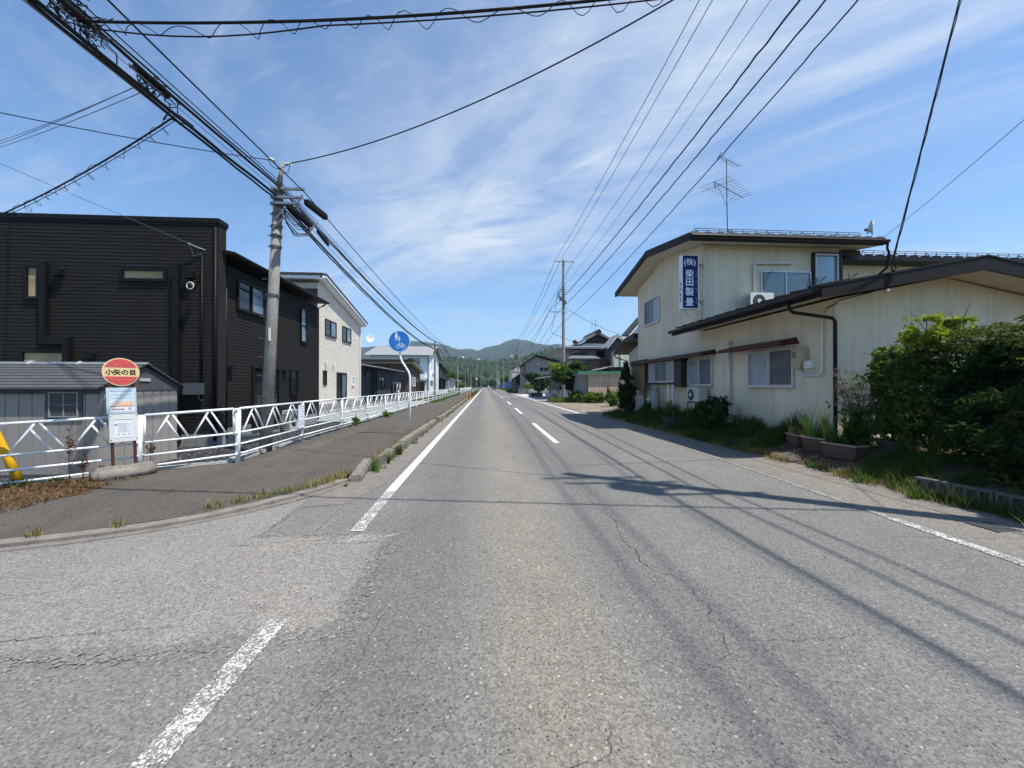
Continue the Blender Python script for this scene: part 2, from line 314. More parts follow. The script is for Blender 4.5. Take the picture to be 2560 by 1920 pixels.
# ---------------------------------------------------------------- geometry helpers
ORG = {}
def org(p): return ORG.get(p.name, Vector((0, 0, 0))) if p else Vector((0, 0, 0))
def tag(o, label=None, cat=None, group=None, kind=None):
    if label: o['label'] = label
    if cat: o['category'] = cat
    if group: o['group'] = group
    if kind: o['kind'] = kind
    return o
def thing(name, label, cat, loc=(0, 0, 0), group=None, rz=0):
    o = bpy.data.objects.new(name, None); col.objects.link(o); o.location = loc; o.rotation_euler = (0, 0, rz); o.empty_display_size = .2
    ORG[o.name] = Vector(loc); return tag(o, label, cat, group)
class Fr:
    """a wall frame: s along u, z up, d outwards along n"""
    def __init__(s, o, u, n): s.o = Vector(o); s.u = Vector(u).normalized(); s.n = Vector(n).normalized()
    def p(s, a, z, d=0): return s.o + s.u * a + s.n * d + Vector((0, 0, z))
class MB:
    def __init__(s): s.v = []; s.f = []
    def add(s, vs, fs):
        k = len(s.v); s.v += [tuple(v) for v in vs]; s.f += [tuple(i + k for i in f) for f in fs]; return s
    def hexa(s, c): return s.add(c, [(0, 3, 2, 1), (4, 5, 6, 7), (0, 1, 5, 4), (1, 2, 6, 5), (2, 3, 7, 6), (3, 0, 4, 7)])
    def box(s, x0, x1, y0, y1, z0, z1): return s.hexa([(x0, y0, z0), (x1, y0, z0), (x1, y1, z0), (x0, y1, z0), (x0, y0, z1), (x1, y0, z1), (x1, y1, z1), (x0, y1, z1)])
    def fb(s, F, a0, a1, z0, z1, d0, d1):
        return s.hexa([F.p(a0, z0, d0), F.p(a1, z0, d0), F.p(a1, z0, d1), F.p(a0, z0, d1), F.p(a0, z1, d0), F.p(a1, z1, d0), F.p(a1, z1, d1), F.p(a0, z1, d1)])
    def extr(s, prof, ax, a0, a1):
        n = len(prof)
        def P(q, a): return {'x': (a, q[0], q[1]), 'y': (q[0], a, q[1]), 'z': (q[0], q[1], a)}[ax]
        return s.add([P(q, a0) for q in prof] + [P(q, a1) for q in prof], [tuple(range(n))[::-1], tuple(range(n, 2 * n))] + [(i, (i + 1) % n, n + (i + 1) % n, n + i) for i in range(n)])
    def fextr(s, F, prof, d0, d1):
        n = len(prof); return s.add([F.p(a, z, d0) for a, z in prof] + [F.p(a, z, d1) for a, z in prof], [tuple(range(n))[::-1], tuple(range(n, 2 * n))] + [(i, (i + 1) % n, n + (i + 1) % n, n + i) for i in range(n)])
    def sheet(s, pts, z): return s.add([(p[0], p[1], z if len(p) < 3 else p[2]) for p in pts], [tuple(range(len(pts)))])
    def tube(s, pts, r, n=8, r1=None, cap=True):
        pts = [Vector(p) for p in pts]; m = len(pts); rings = []; up = None
        for i, p in enumerate(pts):
            d = (pts[min(i + 1, m - 1)] - pts[max(i - 1, 0)])
            if d.length < 1e-9: d = Vector((0, 0, 1))
            d.normalize()
            if up is None: up = d.orthogonal().normalized()
            else:
                up = up - d * up.dot(d)
                up = up.normalized() if up.length > 1e-6 else d.orthogonal().normalized()
            b = d.cross(up); rr = r if r1 is None else r + (r1 - r) * i / max(1, m - 1)
            rings.append([p + (up * math.cos(2 * math.pi * k / n) + b * math.sin(2 * math.pi * k / n)) * rr for k in range(n)])
        vs = [v for rg in rings for v in rg]; fs = []
        for i in range(m - 1):
            for k in range(n): fs.append((i * n + k, i * n + (k + 1) % n, (i + 1) * n + (k + 1) % n, (i + 1) * n + k))
        if cap: fs.append(tuple(range(n))[::-1]); fs.append(tuple((m - 1) * n + k for k in range(n)))
        return s.add(vs, fs)
    def lathe(s, c, prof, n=16, axis=(0, 0, 1)):
        c = Vector(c); a = Vector(axis).normalized(); u = a.orthogonal().normalized(); w = a.cross(u); vs = []; fs = []
        for r, h in prof:
            for k in range(n): vs.append(c + a * h + (u * math.cos(2 * math.pi * k / n) + w * math.sin(2 * math.pi * k / n)) * r)
        for i in range(len(prof) - 1):
            for k in range(n): fs.append((i * n + k, i * n + (k + 1) % n, (i + 1) * n + (k + 1) % n, (i + 1) * n + k))
        fs.append(tuple(range(n))[::-1]); fs.append(tuple((len(prof) - 1) * n + k for k in range(n)))
        return s.add(vs, fs)
    def disc(s, F, a, z, r, d0, d1, n=40): return s.fextr(F, [(a + r * math.cos(2 * math.pi * k / n), z + r * math.sin(2 * math.pi * k / n)) for k in range(n)], d0, d1)
    def build(s, name, mat, parent=None, smooth=False, recalc=True, base=None):
        o0 = org(parent) if parent else (Vector(base) if base is not None else Vector((0, 0, 0)))
        me = bpy.data.meshes.new(name); me.from_pydata([(v[0] - o0.x, v[1] - o0.y, v[2] - o0.z) for v in s.v], [], s.f)
        if recalc and len(s.f) < 60000:
            bm = bmesh.new(); bm.from_mesh(me); bmesh.ops.recalc_face_normals(bm, faces=bm.faces); bm.to_mesh(me); bm.free()
        me.materials.append(M[mat] if isinstance(mat, str) else mat)
        if smooth: me.polygons.foreach_set('use_smooth', [True] * len(me.polygons))
        o = bpy.data.objects.new(name, me); col.objects.link(o)
        if parent: o.parent = parent; ORG[o.name] = o0
        else: o.location = o0; ORG[o.name] = o0
        return o
def npmesh(name, V, F, mat, parent=None, smooth=False, base=None):
    o0 = org(parent) if parent else (Vector(base) if base is not None else Vector((0, 0, 0)))
    V = np.asarray(V, dtype=np.float64) - np.array(o0[:]); F = np.asarray(F, dtype=np.int32); k = F.shape[1]
    me = bpy.data.meshes.new(name); me.vertices.add(len(V)); me.vertices.foreach_set('co', V.astype(np.float32).ravel())
    me.loops.add(F.size); me.loops.foreach_set('vertex_index', F.ravel()); me.polygons.add(len(F))
    me.polygons.foreach_set('loop_start', np.arange(0, F.size, k, dtype=np.int32)); me.update(calc_edges=True)
    if smooth: me.polygons.foreach_set('use_smooth', np.ones(len(F), dtype=bool))
    me.materials.append(M[mat]); o = bpy.data.objects.new(name, me); col.objects.link(o)
    if parent: o.parent = parent
    else: o.location = o0
    ORG[o.name] = o0; return o
def struct(mb, name, mat, **k): return tag(mb.build(name, mat, **k), kind='structure')
def copy_tree(o, parent=None):
    c = o.copy(); col.objects.link(c); c.parent = parent; ORG[c.name] = ORG.get(o.name, Vector())
    for ch in list(o.children): copy_tree(ch, c)
    return c

def leaves(name, mat, parent, blobs, n, size, seed, clump=2.2, gap=.42, elong=1.9, up=.35, shell=.5, droop=0., base=None, jit=.5):
    """leaf-sized quads through the volume of several ellipsoids, thinned by 3-D noise so the sky shows through"""
    rg = np.random.default_rng(seed); W = np.array([b[6] if len(b) > 6 else b[3] * b[4] * b[5] for b in blobs]); W = W / W.sum()
    C = []; Nn = []
    for b, w in zip(blobs, W):
        k = int(n * w * 1.9); d = rg.normal(size=(k, 3)); d /= np.linalg.norm(d, axis=1)[:, None]
        r = rg.uniform(0, 1, k) ** shell
        r = r * (1 + .16 * np.sin(d[:, 0] * 7 + b[0]) * np.cos(d[:, 1] * 6 + b[1] * 2) + .12 * np.sin(d[:, 2] * 9 + b[2]))
        C.append(np.array(b[:3]) + d * r[:, None] * np.array(b[3:6])); Nn.append(d)
    C = np.vstack(C); Nn = np.vstack(Nn)
    nz = np.array([mnoise.noise(Vector(c) * clump) + .5 * mnoise.noise(Vector(c) * clump * 2.3) for c in C.tolist()])
    keep = nz > np.quantile(nz, gap); C = C[keep][:n]; Nn = Nn[keep][:n]
    k = len(C); nr = Nn * .6 + rg.normal(size=(k, 3)) * .7 + np.array([0, 0, up]); nr /= np.linalg.norm(nr, axis=1)[:, None]
    a = np.cross(nr, rg.normal(size=(k, 3))); a[:, 2] -= droop; a /= np.linalg.norm(a, axis=1)[:, None]; b2 = np.cross(nr, a)
    sz = size * rg.uniform(1 - jit, 1 + jit, k)[:, None]; L = a * sz * elong * .5; B = b2 * sz * .5
    V = np.stack([C - L, C + B - L * .1, C + L, C - B - L * .1], 1).reshape(-1, 3)
    return npmesh(name, V, np.arange(len(V)).reshape(-1, 4), mat, parent, base=base)
def blades(pts, h, w, seed, lean=.45, jit=.5):
    rg = np.random.default_rng(seed); P = np.asarray(pts, float); k = len(P); an = rg.uniform(0, 2 * np.pi, k); hh = h * rg.uniform(1 - jit, 1 + jit, k) * (P[:, 3] if P.shape[1] > 3 else 1)
    ln = rg.uniform(.1, 1, k) * lean * hh; dx = np.cos(an) * ln; dy = np.sin(an) * ln; ww = w * rg.uniform(.6, 1.3, k); sx = -np.sin(an) * ww / 2; sy = np.cos(an) * ww / 2
    z0 = np.zeros(k)
    p = P[:, :3]; mid = p + np.stack([dx * .35, dy * .35, hh * .6], 1); tip = p + np.stack([dx, dy, hh], 1); s = np.stack([sx, sy, z0], 1)
    V = np.stack([p - s, p + s, mid + s * .8, mid - s * .8, tip + s * .12, tip - s * .12], 1).reshape(-1, 3)
    b = np.arange(k)[:, None] * 6; F = np.concatenate([b + np.array([0, 1, 2, 3]), b + np.array([3, 2, 4, 5])]); return V, F

TXT = {}
def text(s, size, F, a, z, d, mat, name, parent, ex=.002, bold=.0, sx=1.0):
    """one run of lettering as a mesh on a wall frame, centred at (a, z)"""
    cu = bpy.data.curves.new('lettering', 'FONT'); cu.body = s; cu.size = size; cu.align_x = 'CENTER'; cu.align_y = 'CENTER'; cu.extrude = ex; cu.offset = bold; cu.resolution_u = 3
    o = bpy.data.objects.new('lettering', cu); col.objects.link(o); dg = bpy.context.evaluated_depsgraph_get(); me = bpy.data.meshes.new_from_object(o.evaluated_get(dg))
    bpy.data.objects.remove(o); bpy.data.curves.remove(cu)
    xs = [v.co.x for v in me.vertices]; ys = [v.co.y for v in me.vertices]
    cx = (max(xs) + min(xs)) / 2 if xs else 0; cy = (max(ys) + min(ys)) / 2 if ys else 0; o0 = org(parent)
    for v in me.vertices:
        p = F.p(a + (v.co.x - cx) * sx, z + (v.co.y - cy), d + v.co.z) - o0; v.co = p
    me.materials.clear(); me.materials.append(M[mat]); q = bpy.data.objects.new(name, me); col.objects.link(q); q.parent = parent; ORG[q.name] = o0; return q
def line(mb, F, pts, w, d0, d1):
    for (a0, z0), (a1, z1) in zip(pts, pts[1:]):
        dx, dz = a1 - a0, z1 - z0; l = math.hypot(dx, dz) or 1; nx, nz = -dz / l * w / 2, dx / l * w / 2
        mb.fextr(F, [(a0 + nx, z0 + nz), (a1 + nx, z1 + nz), (a1 - nx, z1 - nz), (a0 - nx, z0 - nz)], d0, d1)

def window(parent, F, a0, a1, z0, z1, frame='alu_frame', panes=('glass_screen', 'glass_frost'), proud=.05, fw=.045, name='window', sill=True, curtain=None, grid=0, depth0=0.0):
    b = MB(); d0 = depth0; d1 = d0 + proud
    b.fb(F, a0, a1, z0, z0 + fw, d0, d1); b.fb(F, a0, a1, z1 - fw, z1, d0, d1); b.fb(F, a0, a0 + fw, z0 + fw, z1 - fw, d0, d1); b.fb(F, a1 - fw, a1, z0 + fw, z1 - fw, d0, d1)
    n = len(panes); w = (a1 - a0 - 2 * fw) / n
    for i in range(1, n): b.fb(F, a0 + fw + w * i - fw * .4, a0 + fw + w * i + fw * .4, z0 + fw, z1 - fw, d0 + .003, d1 - .006)
    if grid:
        zc = (z0 + z1) / 2; b.fb(F, a0 + fw, a1 - fw, zc - fw * .2, zc + fw * .2, d0 + .004, d1 - .008)
    if sill: b.fb(F, a0 - .01, a1 + .01, z0 - .025, z0 - .002, d0, d1 + .03)
    f = b.build(name, frame, parent)
    if curtain:
        q = MB(); m = 60; vs = []; fs = []
        for i in range(m + 1):
            a = a0 + fw + (a1 - a0 - 2 * fw) * i / m; dd = d0 + .012 + .009 * math.sin(i * 1.15) + .004 * math.sin(i * 2.9)
            vs += [F.p(a, z0 + fw, dd), F.p(a, z1 - fw, dd)]
        fs = [(2 * i, 2 * i + 2, 2 * i + 3, 2 * i + 1) for i in range(m)]; q.add(vs, fs); q.build('curtain', curtain, f, smooth=True, recalc=False)
        g2 = MB(); g2.fb(F, a0 + fw, a1 - fw, z0 + fw, z1 - fw, d0 + .03, d0 + .034); g2.build('pane', 'glass_clear', f)
    else:
        kinds = {}
        for i, pm in enumerate(panes):
            kinds.setdefault(pm, MB()).fb(F, a0 + fw + w * i, a0 + fw + w * (i + 1), z0 + fw, z1 - fw, d0 + .002, d0 + .012 + .008 * (i % 2))
        for pm, g2 in kinds.items(): g2.build('pane', pm, f)
    return f
def siding(F, a0, a1, z0, z1, pitch=.093, gap=.017, d=.022, holes=()):
    b = MB(); z = z0
    while z < z1 - .01:
        zt = min(z + pitch - gap, z1); segs = [(a0, a1)]
        b.fb(F, a0, a1, z, zt, 0, d); z += pitch
    return b

# ================================================================ SETTING
b = MB(); b.sheet([(-4000, -300), (4000, -300), (4000, 6000), (-4000, 6000)], -.16); struct(b, 'ground', 'field')
b = MB(); b.sheet([(-30, -12), (-2.0, -12), (-2.0, 1500), (5.75, 1500), (5.75, -12), (-2.0, -12)][1:5], 0.0); struct(b, 'road', 'road')
KERB = [(-16, 2.6), (-9, 3.25), (-6.5, 3.62), (-5.4, 3.86), (-4.57, 4.08), (-3.9, 4.33), (-3.4, 4.62), (-3.0, 5.02), (-2.68, 5.48), (-2.4, 5.98), (-2.2, 6.55), (-2.06, 7.4), (-1.98, 8.4)]
b = MB(); b.sheet([(-30, -12), (-2.0, -12), (-2.0, 8.4)] + KERB[::-1] + [(-30, 1.6)], -.002); struct(b, 'side_road', 'road')
# older, paler surfacing in the mouth of the side road, with a ragged edge
def ragged(pts, step, amp, seed):
    rg = random.Random(seed); out = []
    for (x0, y0), (x1, y1) in zip(pts, pts[1:] + pts[:1]):
        l = math.hypot(x1 - x0, y1 - y0); k = max(1, int(l / step))
        for i in range(k): out.append((x0 + (x1 - x0) * i / k + rg.uniform(-amp, amp), y0 + (y1 - y0) * i / k + rg.uniform(-amp, amp)))
    return out
def fillsheet(pts, z):
    """triangulated flat sheet for concave outlines"""
    bm = bmesh.new(); vs = [bm.verts.new((p[0], p[1], z)) for p in pts]; f = bm.faces.new(vs); bmesh.ops.triangulate(bm, faces=[f])
    b = MB(); b.v = [tuple(v.co) for v in bm.verts]; bm.verts.index_update(); b.f = [tuple(v.index for v in q.verts) for q in bm.faces]; bm.free(); return b
pp = [(-14, 2.1), (-6, 2.38), (-2.77, 2.45), (-2.22, 2.44), (-1.81, 2.47), (-1.49, 2.5), (-1.41, 2.57), (-1.09, 2.55), (-.87, 2.6), (-.96, 2.84), (-.96, 3.2), (-1.0, 3.72), (-.96, 4.18), (-1.76, 4.21), (-2.32, 4.22), (-2.40, 5.6), (-2.72, 5.2), (-3.05, 4.85), (-3.45, 4.5), (-3.95, 4.2), (-4.6, 3.95), (-5.4, 3.74), (-6.5, 3.5), (-9, 3.12), (-14, 2.7)]
struct(fillsheet(ragged(pp, .035, .016, 4), .003), 'side_road_patch', 'patch')
def crumbs(pts, n, spread, z, mat, seed, name):
    rgk = random.Random(seed); b = MB(); segs = list(zip(pts, pts[1:] + pts[:1])); segs = [q for q in segs if q[0][0] > -8 and q[1][0] > -8 and not (q[0][1] > 4.3 or q[1][1] > 4.3)]
    for _ in range(n):
        (x0, y0), (x1, y1) = rgk.choice(segs); f = rgk.random(); x = x0 + (x1 - x0) * f + rgk.gauss(0, spread); y = y0 + (y1 - y0) * f + rgk.gauss(0, spread); rr = rgk.uniform(.006, .028); k = 6; a0 = rgk.random()
        b.add([(x + rr * rgk.uniform(.5, 1.2) * math.cos(a0 + 6.283 * i / k), y + rr * rgk.uniform(.5, 1.2) * math.sin(a0 + 6.283 * i / k), z + _ * 1e-7) for i in range(k)], [tuple(range(k))])
    struct(b, name, mat, recalc=False)
crumbs(pp, 1500, .05, .0034, 'patch', 1, 'patch_crumbs'); crumbs(pp, 1500, .04, .0044, 'road', 2, 'patch_wear')
# concrete gutter strip beside the white line
b = MB(); b.sheet([(-2.3, 5.3), (-1.83, 5.3), (-1.56, 6.2), (-1.53, 8), (-1.53, 420), (-2.05, 420), (-2.05, 7.5), (-2.2, 6.5)], .004); struct(fillsheet([(-2.42, 5.95), (-2.3, 5.2), (-1.83, 5.3), (-1.6, 6.2), (-1.53, 8), (-1.53, 420), (-2.05, 420), (-2.05, 7.5), (-2.2, 6.5)], .004), 'gutter', 'gutter_concrete')
b = MB(); b.sheet([(5.45, 2.0), (5.95, 2.0), (6.2, 8.4), (6.15, 22), (6.4, 45), (6.6, 300), (5.9, 300), (5.75, 60), (5.6, 20), (5.45, 8)], .004); struct(fillsheet([(5.55, 1.0), (6.2, 1.0), (6.2, 8.4), (6.15, 22), (6.4, 45), (6.6, 300), (5.9, 300), (5.75, 60), (5.65, 20), (5.6, 8)], .004), 'shoulder', 'gutter_concrete')
# footway
fw_ = [(-4.98, 120), (-4.98, 8.15), (-6.1, 7.42), (-7.3, 6.55), (-8.6, 5.6), (-16, 5.2), (-16, 2.85), (-9, 3.47), (-6.5, 3.84), (-5.4, 4.08), (-4.62, 4.3), (-4.0, 4.54), (-3.52, 4.82), (-3.14, 5.2), (-2.85, 5.62), (-2.6, 6.1), (-2.42, 6.65), (-2.27, 7.4), (-2.18, 8.4), (-2.18, 120)]
struct(fillsheet(fw_, .03), 'footway', 'foot')
b = MB(); b.sheet([(-4.98, 120), (-2.18, 120), (-2.18, 420), (-4.98, 420)], .03); struct(b, 'far_footway', 'foot')
# low flush kerb round the corner
def strip(pts, w, z0, z1, b=None):
    b = b or MB(); n = len(pts); P = [Vector((p[0], p[1], 0)) for p in pts]; L_ = []; R_ = []
    for i in range(n):
        d = (P[min(i + 1, n - 1)] - P[max(i - 1, 0)]).normalized(); nn = Vector((-d.y, d.x, 0)); L_.append(P[i] + nn * w); R_.append(P[i])
    for i in range(n - 1):
        c = [R_[i], R_[i + 1], L_[i + 1], L_[i]]; b.hexa([(q.x, q.y, z0) for q in c] + [(q.x, q.y, z1) for q in c])
    return b
def dens(pts, k=6):
    out = []
    for i in range(len(pts) - 1):
        p0 = pts[max(i - 1, 0)]; p1 = pts[i]; p2 = pts[i + 1]; p3 = pts[min(i + 2, len(pts) - 1)]
        for j in range(k):
            t = j / k; out.append(tuple(.5 * ((2 * p1[m]) + (-p0[m] + p2[m]) * t + (2 * p0[m] - 5 * p1[m] + 4 * p2[m] - p3[m]) * t * t + (-p0[m] + 3 * p1[m] - 3 * p2[m] + p3[m]) * t ** 3) for m in range(2)))
    return out + [pts[-1]]
struct(strip(dens(KERB[:11]), .17, -.05, .045), 'corner_kerb', 'kerb_concrete')
struct(strip([(x + .0, y - .12) if x < -3 else (x + .1, y - .05) for x, y in dens(KERB[:11])], .11, -.05, .012), 'corner_gutter', 'gutter_concrete')
# raised kerb blocks, each a stone of its own
rg = random.Random(11)
def kerb_block(x, y, ln, h, rz, tilt, seed):
    bm = bmesh.new(); bmesh.ops.create_cube(bm, size=1); bmesh.ops.scale(bm, vec=(.19, ln, h + .08), verts=bm.verts)
    bmesh.ops.bevel(bm, geom=[e for e in bm.edges], offset=.025, segments=2, affect='EDGES'); bmesh.ops.subdivide_edges(bm, edges=[e for e in bm.edges if e.calc_length() > .3], cuts=7, use_grid_fill=True)
    for v in bm.verts: v.co += mnoise.noise_vector(v.co * 5 + Vector((seed * 3.1, 0, 0))) * .016
    me = bpy.data.meshes.new('kerb_stone'); bm.to_mesh(me); bm.free(); me.materials.append(M['kerb_concrete'])
    o = bpy.data.objects.new('kerb_stone', me); col.objects.link(o); o.location = (x, y, (h - .08) / 2 + .005); o.rotation_euler = (R(tilt), R(rg.uniform(-2, 2)), R(rz)); return o
kb = [(-2.18, 7.15, 1.35, .12, 8, 1.5), (-2.07, 8.42, 1.05, .16, 4, -1), (-2.04, 9.38, .8, .17, 1, 0), (-2.05, 10.55, 1.35, .20, -1.5, 1.2), (-2.06, 11.95, 1.2, .19, .8, -1), (-2.07, 13.5, 1.75, .18, 0, .5), (-2.06, 15.5, 1.9, .17, .5, 0), (-2.05, 17.6, .8, .2, -6, 2), (-2.05, 19.2, 1.9, .14, 0, 0), (-2.05, 21.3, 1.9, .16, .4, .3), (-2.05, 23.4, 1.9, .13, 0, 0), (-2.05, 25.5, 1.9, .16, .5, 0)]
while kb[-1][1] < 100: kb.append((-2.05 + rg.uniform(-.02, .02), kb[-1][1] + 2.08, 1.95, rg.uniform(.11, .16), rg.uniform(-1, 1), rg.uniform(-.4, .4)))
for i, a in enumerate(kb):
    o = kerb_block(*a, i)
    near = ['low weathered kerb stone sinking into the footway corner', 'chipped kerb stone just before the blue sign post, on the corner side', 'short dark broken kerb stone beside the green weed tuft', 'square ended kerb stone standing high next to a broken joint', 'mossy kerb stone right at the foot of the blue round sign post', 'long kerb stone just beyond the foot of the blue round sign post']
    tag(o, near[i] if i < 6 else ('short kerb stone set crooked in the row beyond the blue sign' if i == 7 else 'grey concrete kerb stone in the long row beyond the blue sign post'), 'kerb stone', 'kerb stones between road and footway')
# painted lines
def dashline(name, x0, x1, y0, y1, mat, w=.15, z=.0058, bend=0):
    b = MB(); n = max(1, int((y1 - y0) / 4)); vs = []
    for i in range(n + 1):
        t = i / n; x = x0 + (x1 - x0) * t; vs += [(x - w / 2, y0 + (y1 - y0) * t, z), (x + w / 2, y0 + (y1 - y0) * t, z)]
    b.add(vs, [(2 * i, 2 * i + 1, 2 * i + 3, 2 * i + 2) for i in range(n)]); return struct(b, name, mat, recalc=False)
dashline('white_line', -1.385, -1.36, 5.9, 420, 'line_paint', .145)
dashline('white_line', -1.36, -1.385, 4.3, 5.9, 'worn_line_paint', .145)
dashline('white_line', -1.375, -1.37, -3, 2.72, 'worn_line_paint', .14)
dashline('white_line', -1.42, -1.1, 3.98, 4.2, 'faint_line_paint', .5)
for y0, y1, m_ in ((10.55, 16.1, 'line_paint'), (21.8, 26.9, 'line_paint'), (32.2, 38.1, 'line_paint')): dashline('centre_dash', 1.955 + .0075 * (y0 - 13), 1.955 + .0075 * (y1 - 13), y0, y1, m_, .14)
for k in range(12): dashline('centre_dash', 2.25, 2.25, 50 + k * 12, 55 + k * 12, 'line_paint', .15)
dashline('right_white_line', 4.62, 4.74, 2.0, 4.3, 'worn_line_paint', .14); dashline('right_white_line', 4.74, 4.84, 4.3, 5.9, 'faint_line_paint', .11); dashline('right_white_line', 4.84, 5.05, 5.9, 10.4, 'faint_line_paint', .08); dashline('right_white_line', 5.05, 5.25, 10.4, 22, 'faint_line_paint', .10)
dashline('right_white_line', 5.25, 5.3, 22, 300, 'line_paint', .12)
b = MB(); b.sheet([(2.4, 56.5), (5.6, 56.5), (5.6, 56.95), (2.4, 56.95)], .009); struct(b, 'stop_line', 'line_paint')
# cracks
def crack(pts, w, seed):
    rgc = random.Random(seed); P = []
    for (x0, y0), (x1, y1) in zip(pts, pts[1:]):
        k = max(2, int(math.hypot(x1 - x0, y1 - y0) / .035))
        for i in range(k): P.append((x0 + (x1 - x0) * i / k + rgc.uniform(-.011, .011), y0 + (y1 - y0) * i / k + rgc.uniform(-.011, .011)))
    P.append(pts[-1]); vs = []; n = len(P)
    for i, p in enumerate(P):
        q0 = P[max(i - 1, 0)]; q1 = P[min(i + 1, n - 1)]; dx, dy = q1[0] - q0[0], q1[1] - q0[1]; l = math.hypot(dx, dy) or 1
        ww = w * .55 * rgc.uniform(.1, 1.0) * (min(1, 6 * i / n, 6 * (n - 1 - i) / n) * .9 + .1); vs += [(p[0] - dy / l * ww, p[1] + dx / l * ww, .0062), (p[0] + dy / l * ww, p[1] - dx / l * ww, .0062)]
    b = MB(); b.add(vs, [(2 * i, 2 * i + 1, 2 * i + 3, 2 * i + 2) for i in range(n - 1)]); return struct(b, 'road_crack', 'crack_dark', recalc=False)
crack([(1.40, 7.6), (1.44, 6.2), (1.41, 5.4), (1.44, 4.87), (1.49, 4.45), (1.37, 3.89), (1.41, 3.63), (1.37, 3.39), (1.4, 3.23), (1.52, 3.12), (1.57, 3.02), (1.56, 2.78), (1.57, 2.62), (1.49, 2.58), (1.47, 2.36), (1.41, 2.19), (1.3, 2.14), (1.31, 2.02), (1.28, 1.89), (1.25, 1.73)], .0055, 1)
crack([(1.5, 2.31), (1.69, 2.29), (1.86, 2.28), (2.2, 2.28), (2.45, 2.33)], .003, 2); crack([(.24, 1.56), (.3, 1.59), (.35, 1.585), (.41, 1.605), (.48, 1.6), (.51, 1.63), (.535, 1.64), (.53, 1.69), (.565, 1.72), (.57, 1.78)], .003, 3)
crack([(.5, 1.62), (.56, 1.55), (.6, 1.4)], .004, 4); crack([(4.08, 3.86), (4.31, 3.77), (4.74, 3.69), (5.23, 3.65), (5.6, 3.6)], .005, 5)
crack([(-5, 2.5), (-2.93, 2.59), (-2.44, 2.64), (-2.19, 2.66), (-1.9, 2.67)], .006, 6); crack([(-2.6, 4.0), (-2.26, 3.98), (-2.04, 4.05), (-1.59, 4.08), (-1.36, 4.1)], .006, 7)
crack([(-.66, 2.92), (-.7, 2.55), (-.7, 2.31), (-.71, 2.07), (-.78, 2.02), (-.83, 1.94), (-.8, 1.75)], .003, 8); crack([(-.78, 2.02), (-.86, 2.1), (-.92, 2.0)], .002, 9)
crack([(-2.32, 4.22), (-2.3, 4.9), (-2.28, 5.5)], .004, 12); crack([(-1.79, 4.18), (-1.81, 4.8), (-1.84, 5.5)], .004, 13)
crack([(1.15, 10.6), (1.28, 9.9), (1.36, 9.2), (1.38, 8.4), (1.40, 7.6)], .006, 14); crack([(.2, 9.9), (.6, 9.85), (.9, 9.95)], .005, 15)
crack([(2.6, 2.2), (2.7, 2.0), (2.95, 1.9), (3.2, 2.0), (3.5, 1.95)], .0025, 16); crack([(-3.9, 2.95), (-3.2, 3.2), (-2.6, 3.5)], .003, 17)
# yards on the left
struct(fillsheet([(-5.12, 24), (-5.12, 8.25), (-6.2, 7.55), (-7.4, 6.7), (-8.7, 5.75), (-40, 5.4), (-40, 24)], -.05), 'gravel_yard', 'dark_gravel')
b = MB(); b.sheet([(-5.12, 24), (-40, 24), (-40, 70), (-5.12, 70)], -.06); struct(b, 'far_yard', 'verge')
struct(fillsheet(ragged([(-5.14, 17.2), (-7.0, 18.0), (-10.0, 18.6), (-10.0, 42), (-5.14, 42)], .3, .06, 6), -.03), 'pale_gravel_yard', 'pale_gravel')
b = MB(); b.sheet([(-10.2, 24.5), (-6.7, 24.5), (-6.7, 40), (-10.2, 40)], -.012); struct(b, 'apron', 'grey_concrete')
struct(strip([(-5.12, 8.35), (-5.12, 60)], .11, -.1, .075), 'yard_edging', 'pale_concrete')
struct(strip([(-4.98, 8.35), (-5.05, 8.25), (-6.12, 7.54), (-7.35, 6.66)], -.1, -.1, .06), 'yard_edging', 'pale_concrete')
# right-hand bank, driveways
def bank():
    xs = [5.85, 6.1, 6.5, 6.9, 7.3, 7.8, 8.4, 12, 20, 34]; ys = [-8 + i * .6 for i in range(48)]; vs = []; fs = []
    def hz(x, y):
        t = min(1, max(0, (x - 5.95) / 1.6)); h = .44 * t * t * (3 - 2 * t); e = min(1, max(0, (21.0 - y) / 2.0)); h *= e; 
        return h - .02 + (0 if t <= 0 else .035 * mnoise.noise(Vector((x * 2.2, y * 2.2, 0)))) + (.015 if e < .01 else 0)
    for y in ys:
        for x in xs: vs.append((x, y, hz(x, y)))
    m = len(xs)
    for j in range(len(ys) - 1):
        for i in range(m - 1): fs.append((j * m + i, j * m + i + 1, (j + 1) * m + i + 1, (j + 1) * m + i))
    b = MB(); b.add(vs, fs); struct(b, 'verge_bank', 'soil', smooth=True, recalc=False); return hz
bank_z = bank()
struct(fillsheet([(5.75, 20.6), (5.75, 31), (6.3, 35.5), (9, 37.5), (22, 38.5), (22, 19.6), (7.2, 19.6)], .012), 'sandy_driveway', 'sand')
struct(fillsheet(ragged([(6.35, 36), (6.0, 38.8), (6.8, 41.2), (14, 42), (22, 41.5), (22, 35.4), (12.5, 34.8), (9, 35.6), (7.4, 35.3)], .4, .1, 3), .03), 'far_verge', 'verge')
struct(fillsheet([(5.5, 41.5), (22, 41.5), (22, 75), (5.5, 75)], .009), 'concrete_apron', 'pale_concrete')
struct(fillsheet([(5.8, 76), (30, 76), (30, 400), (5.8, 400)], .006), 'far_roadside', 'verge')
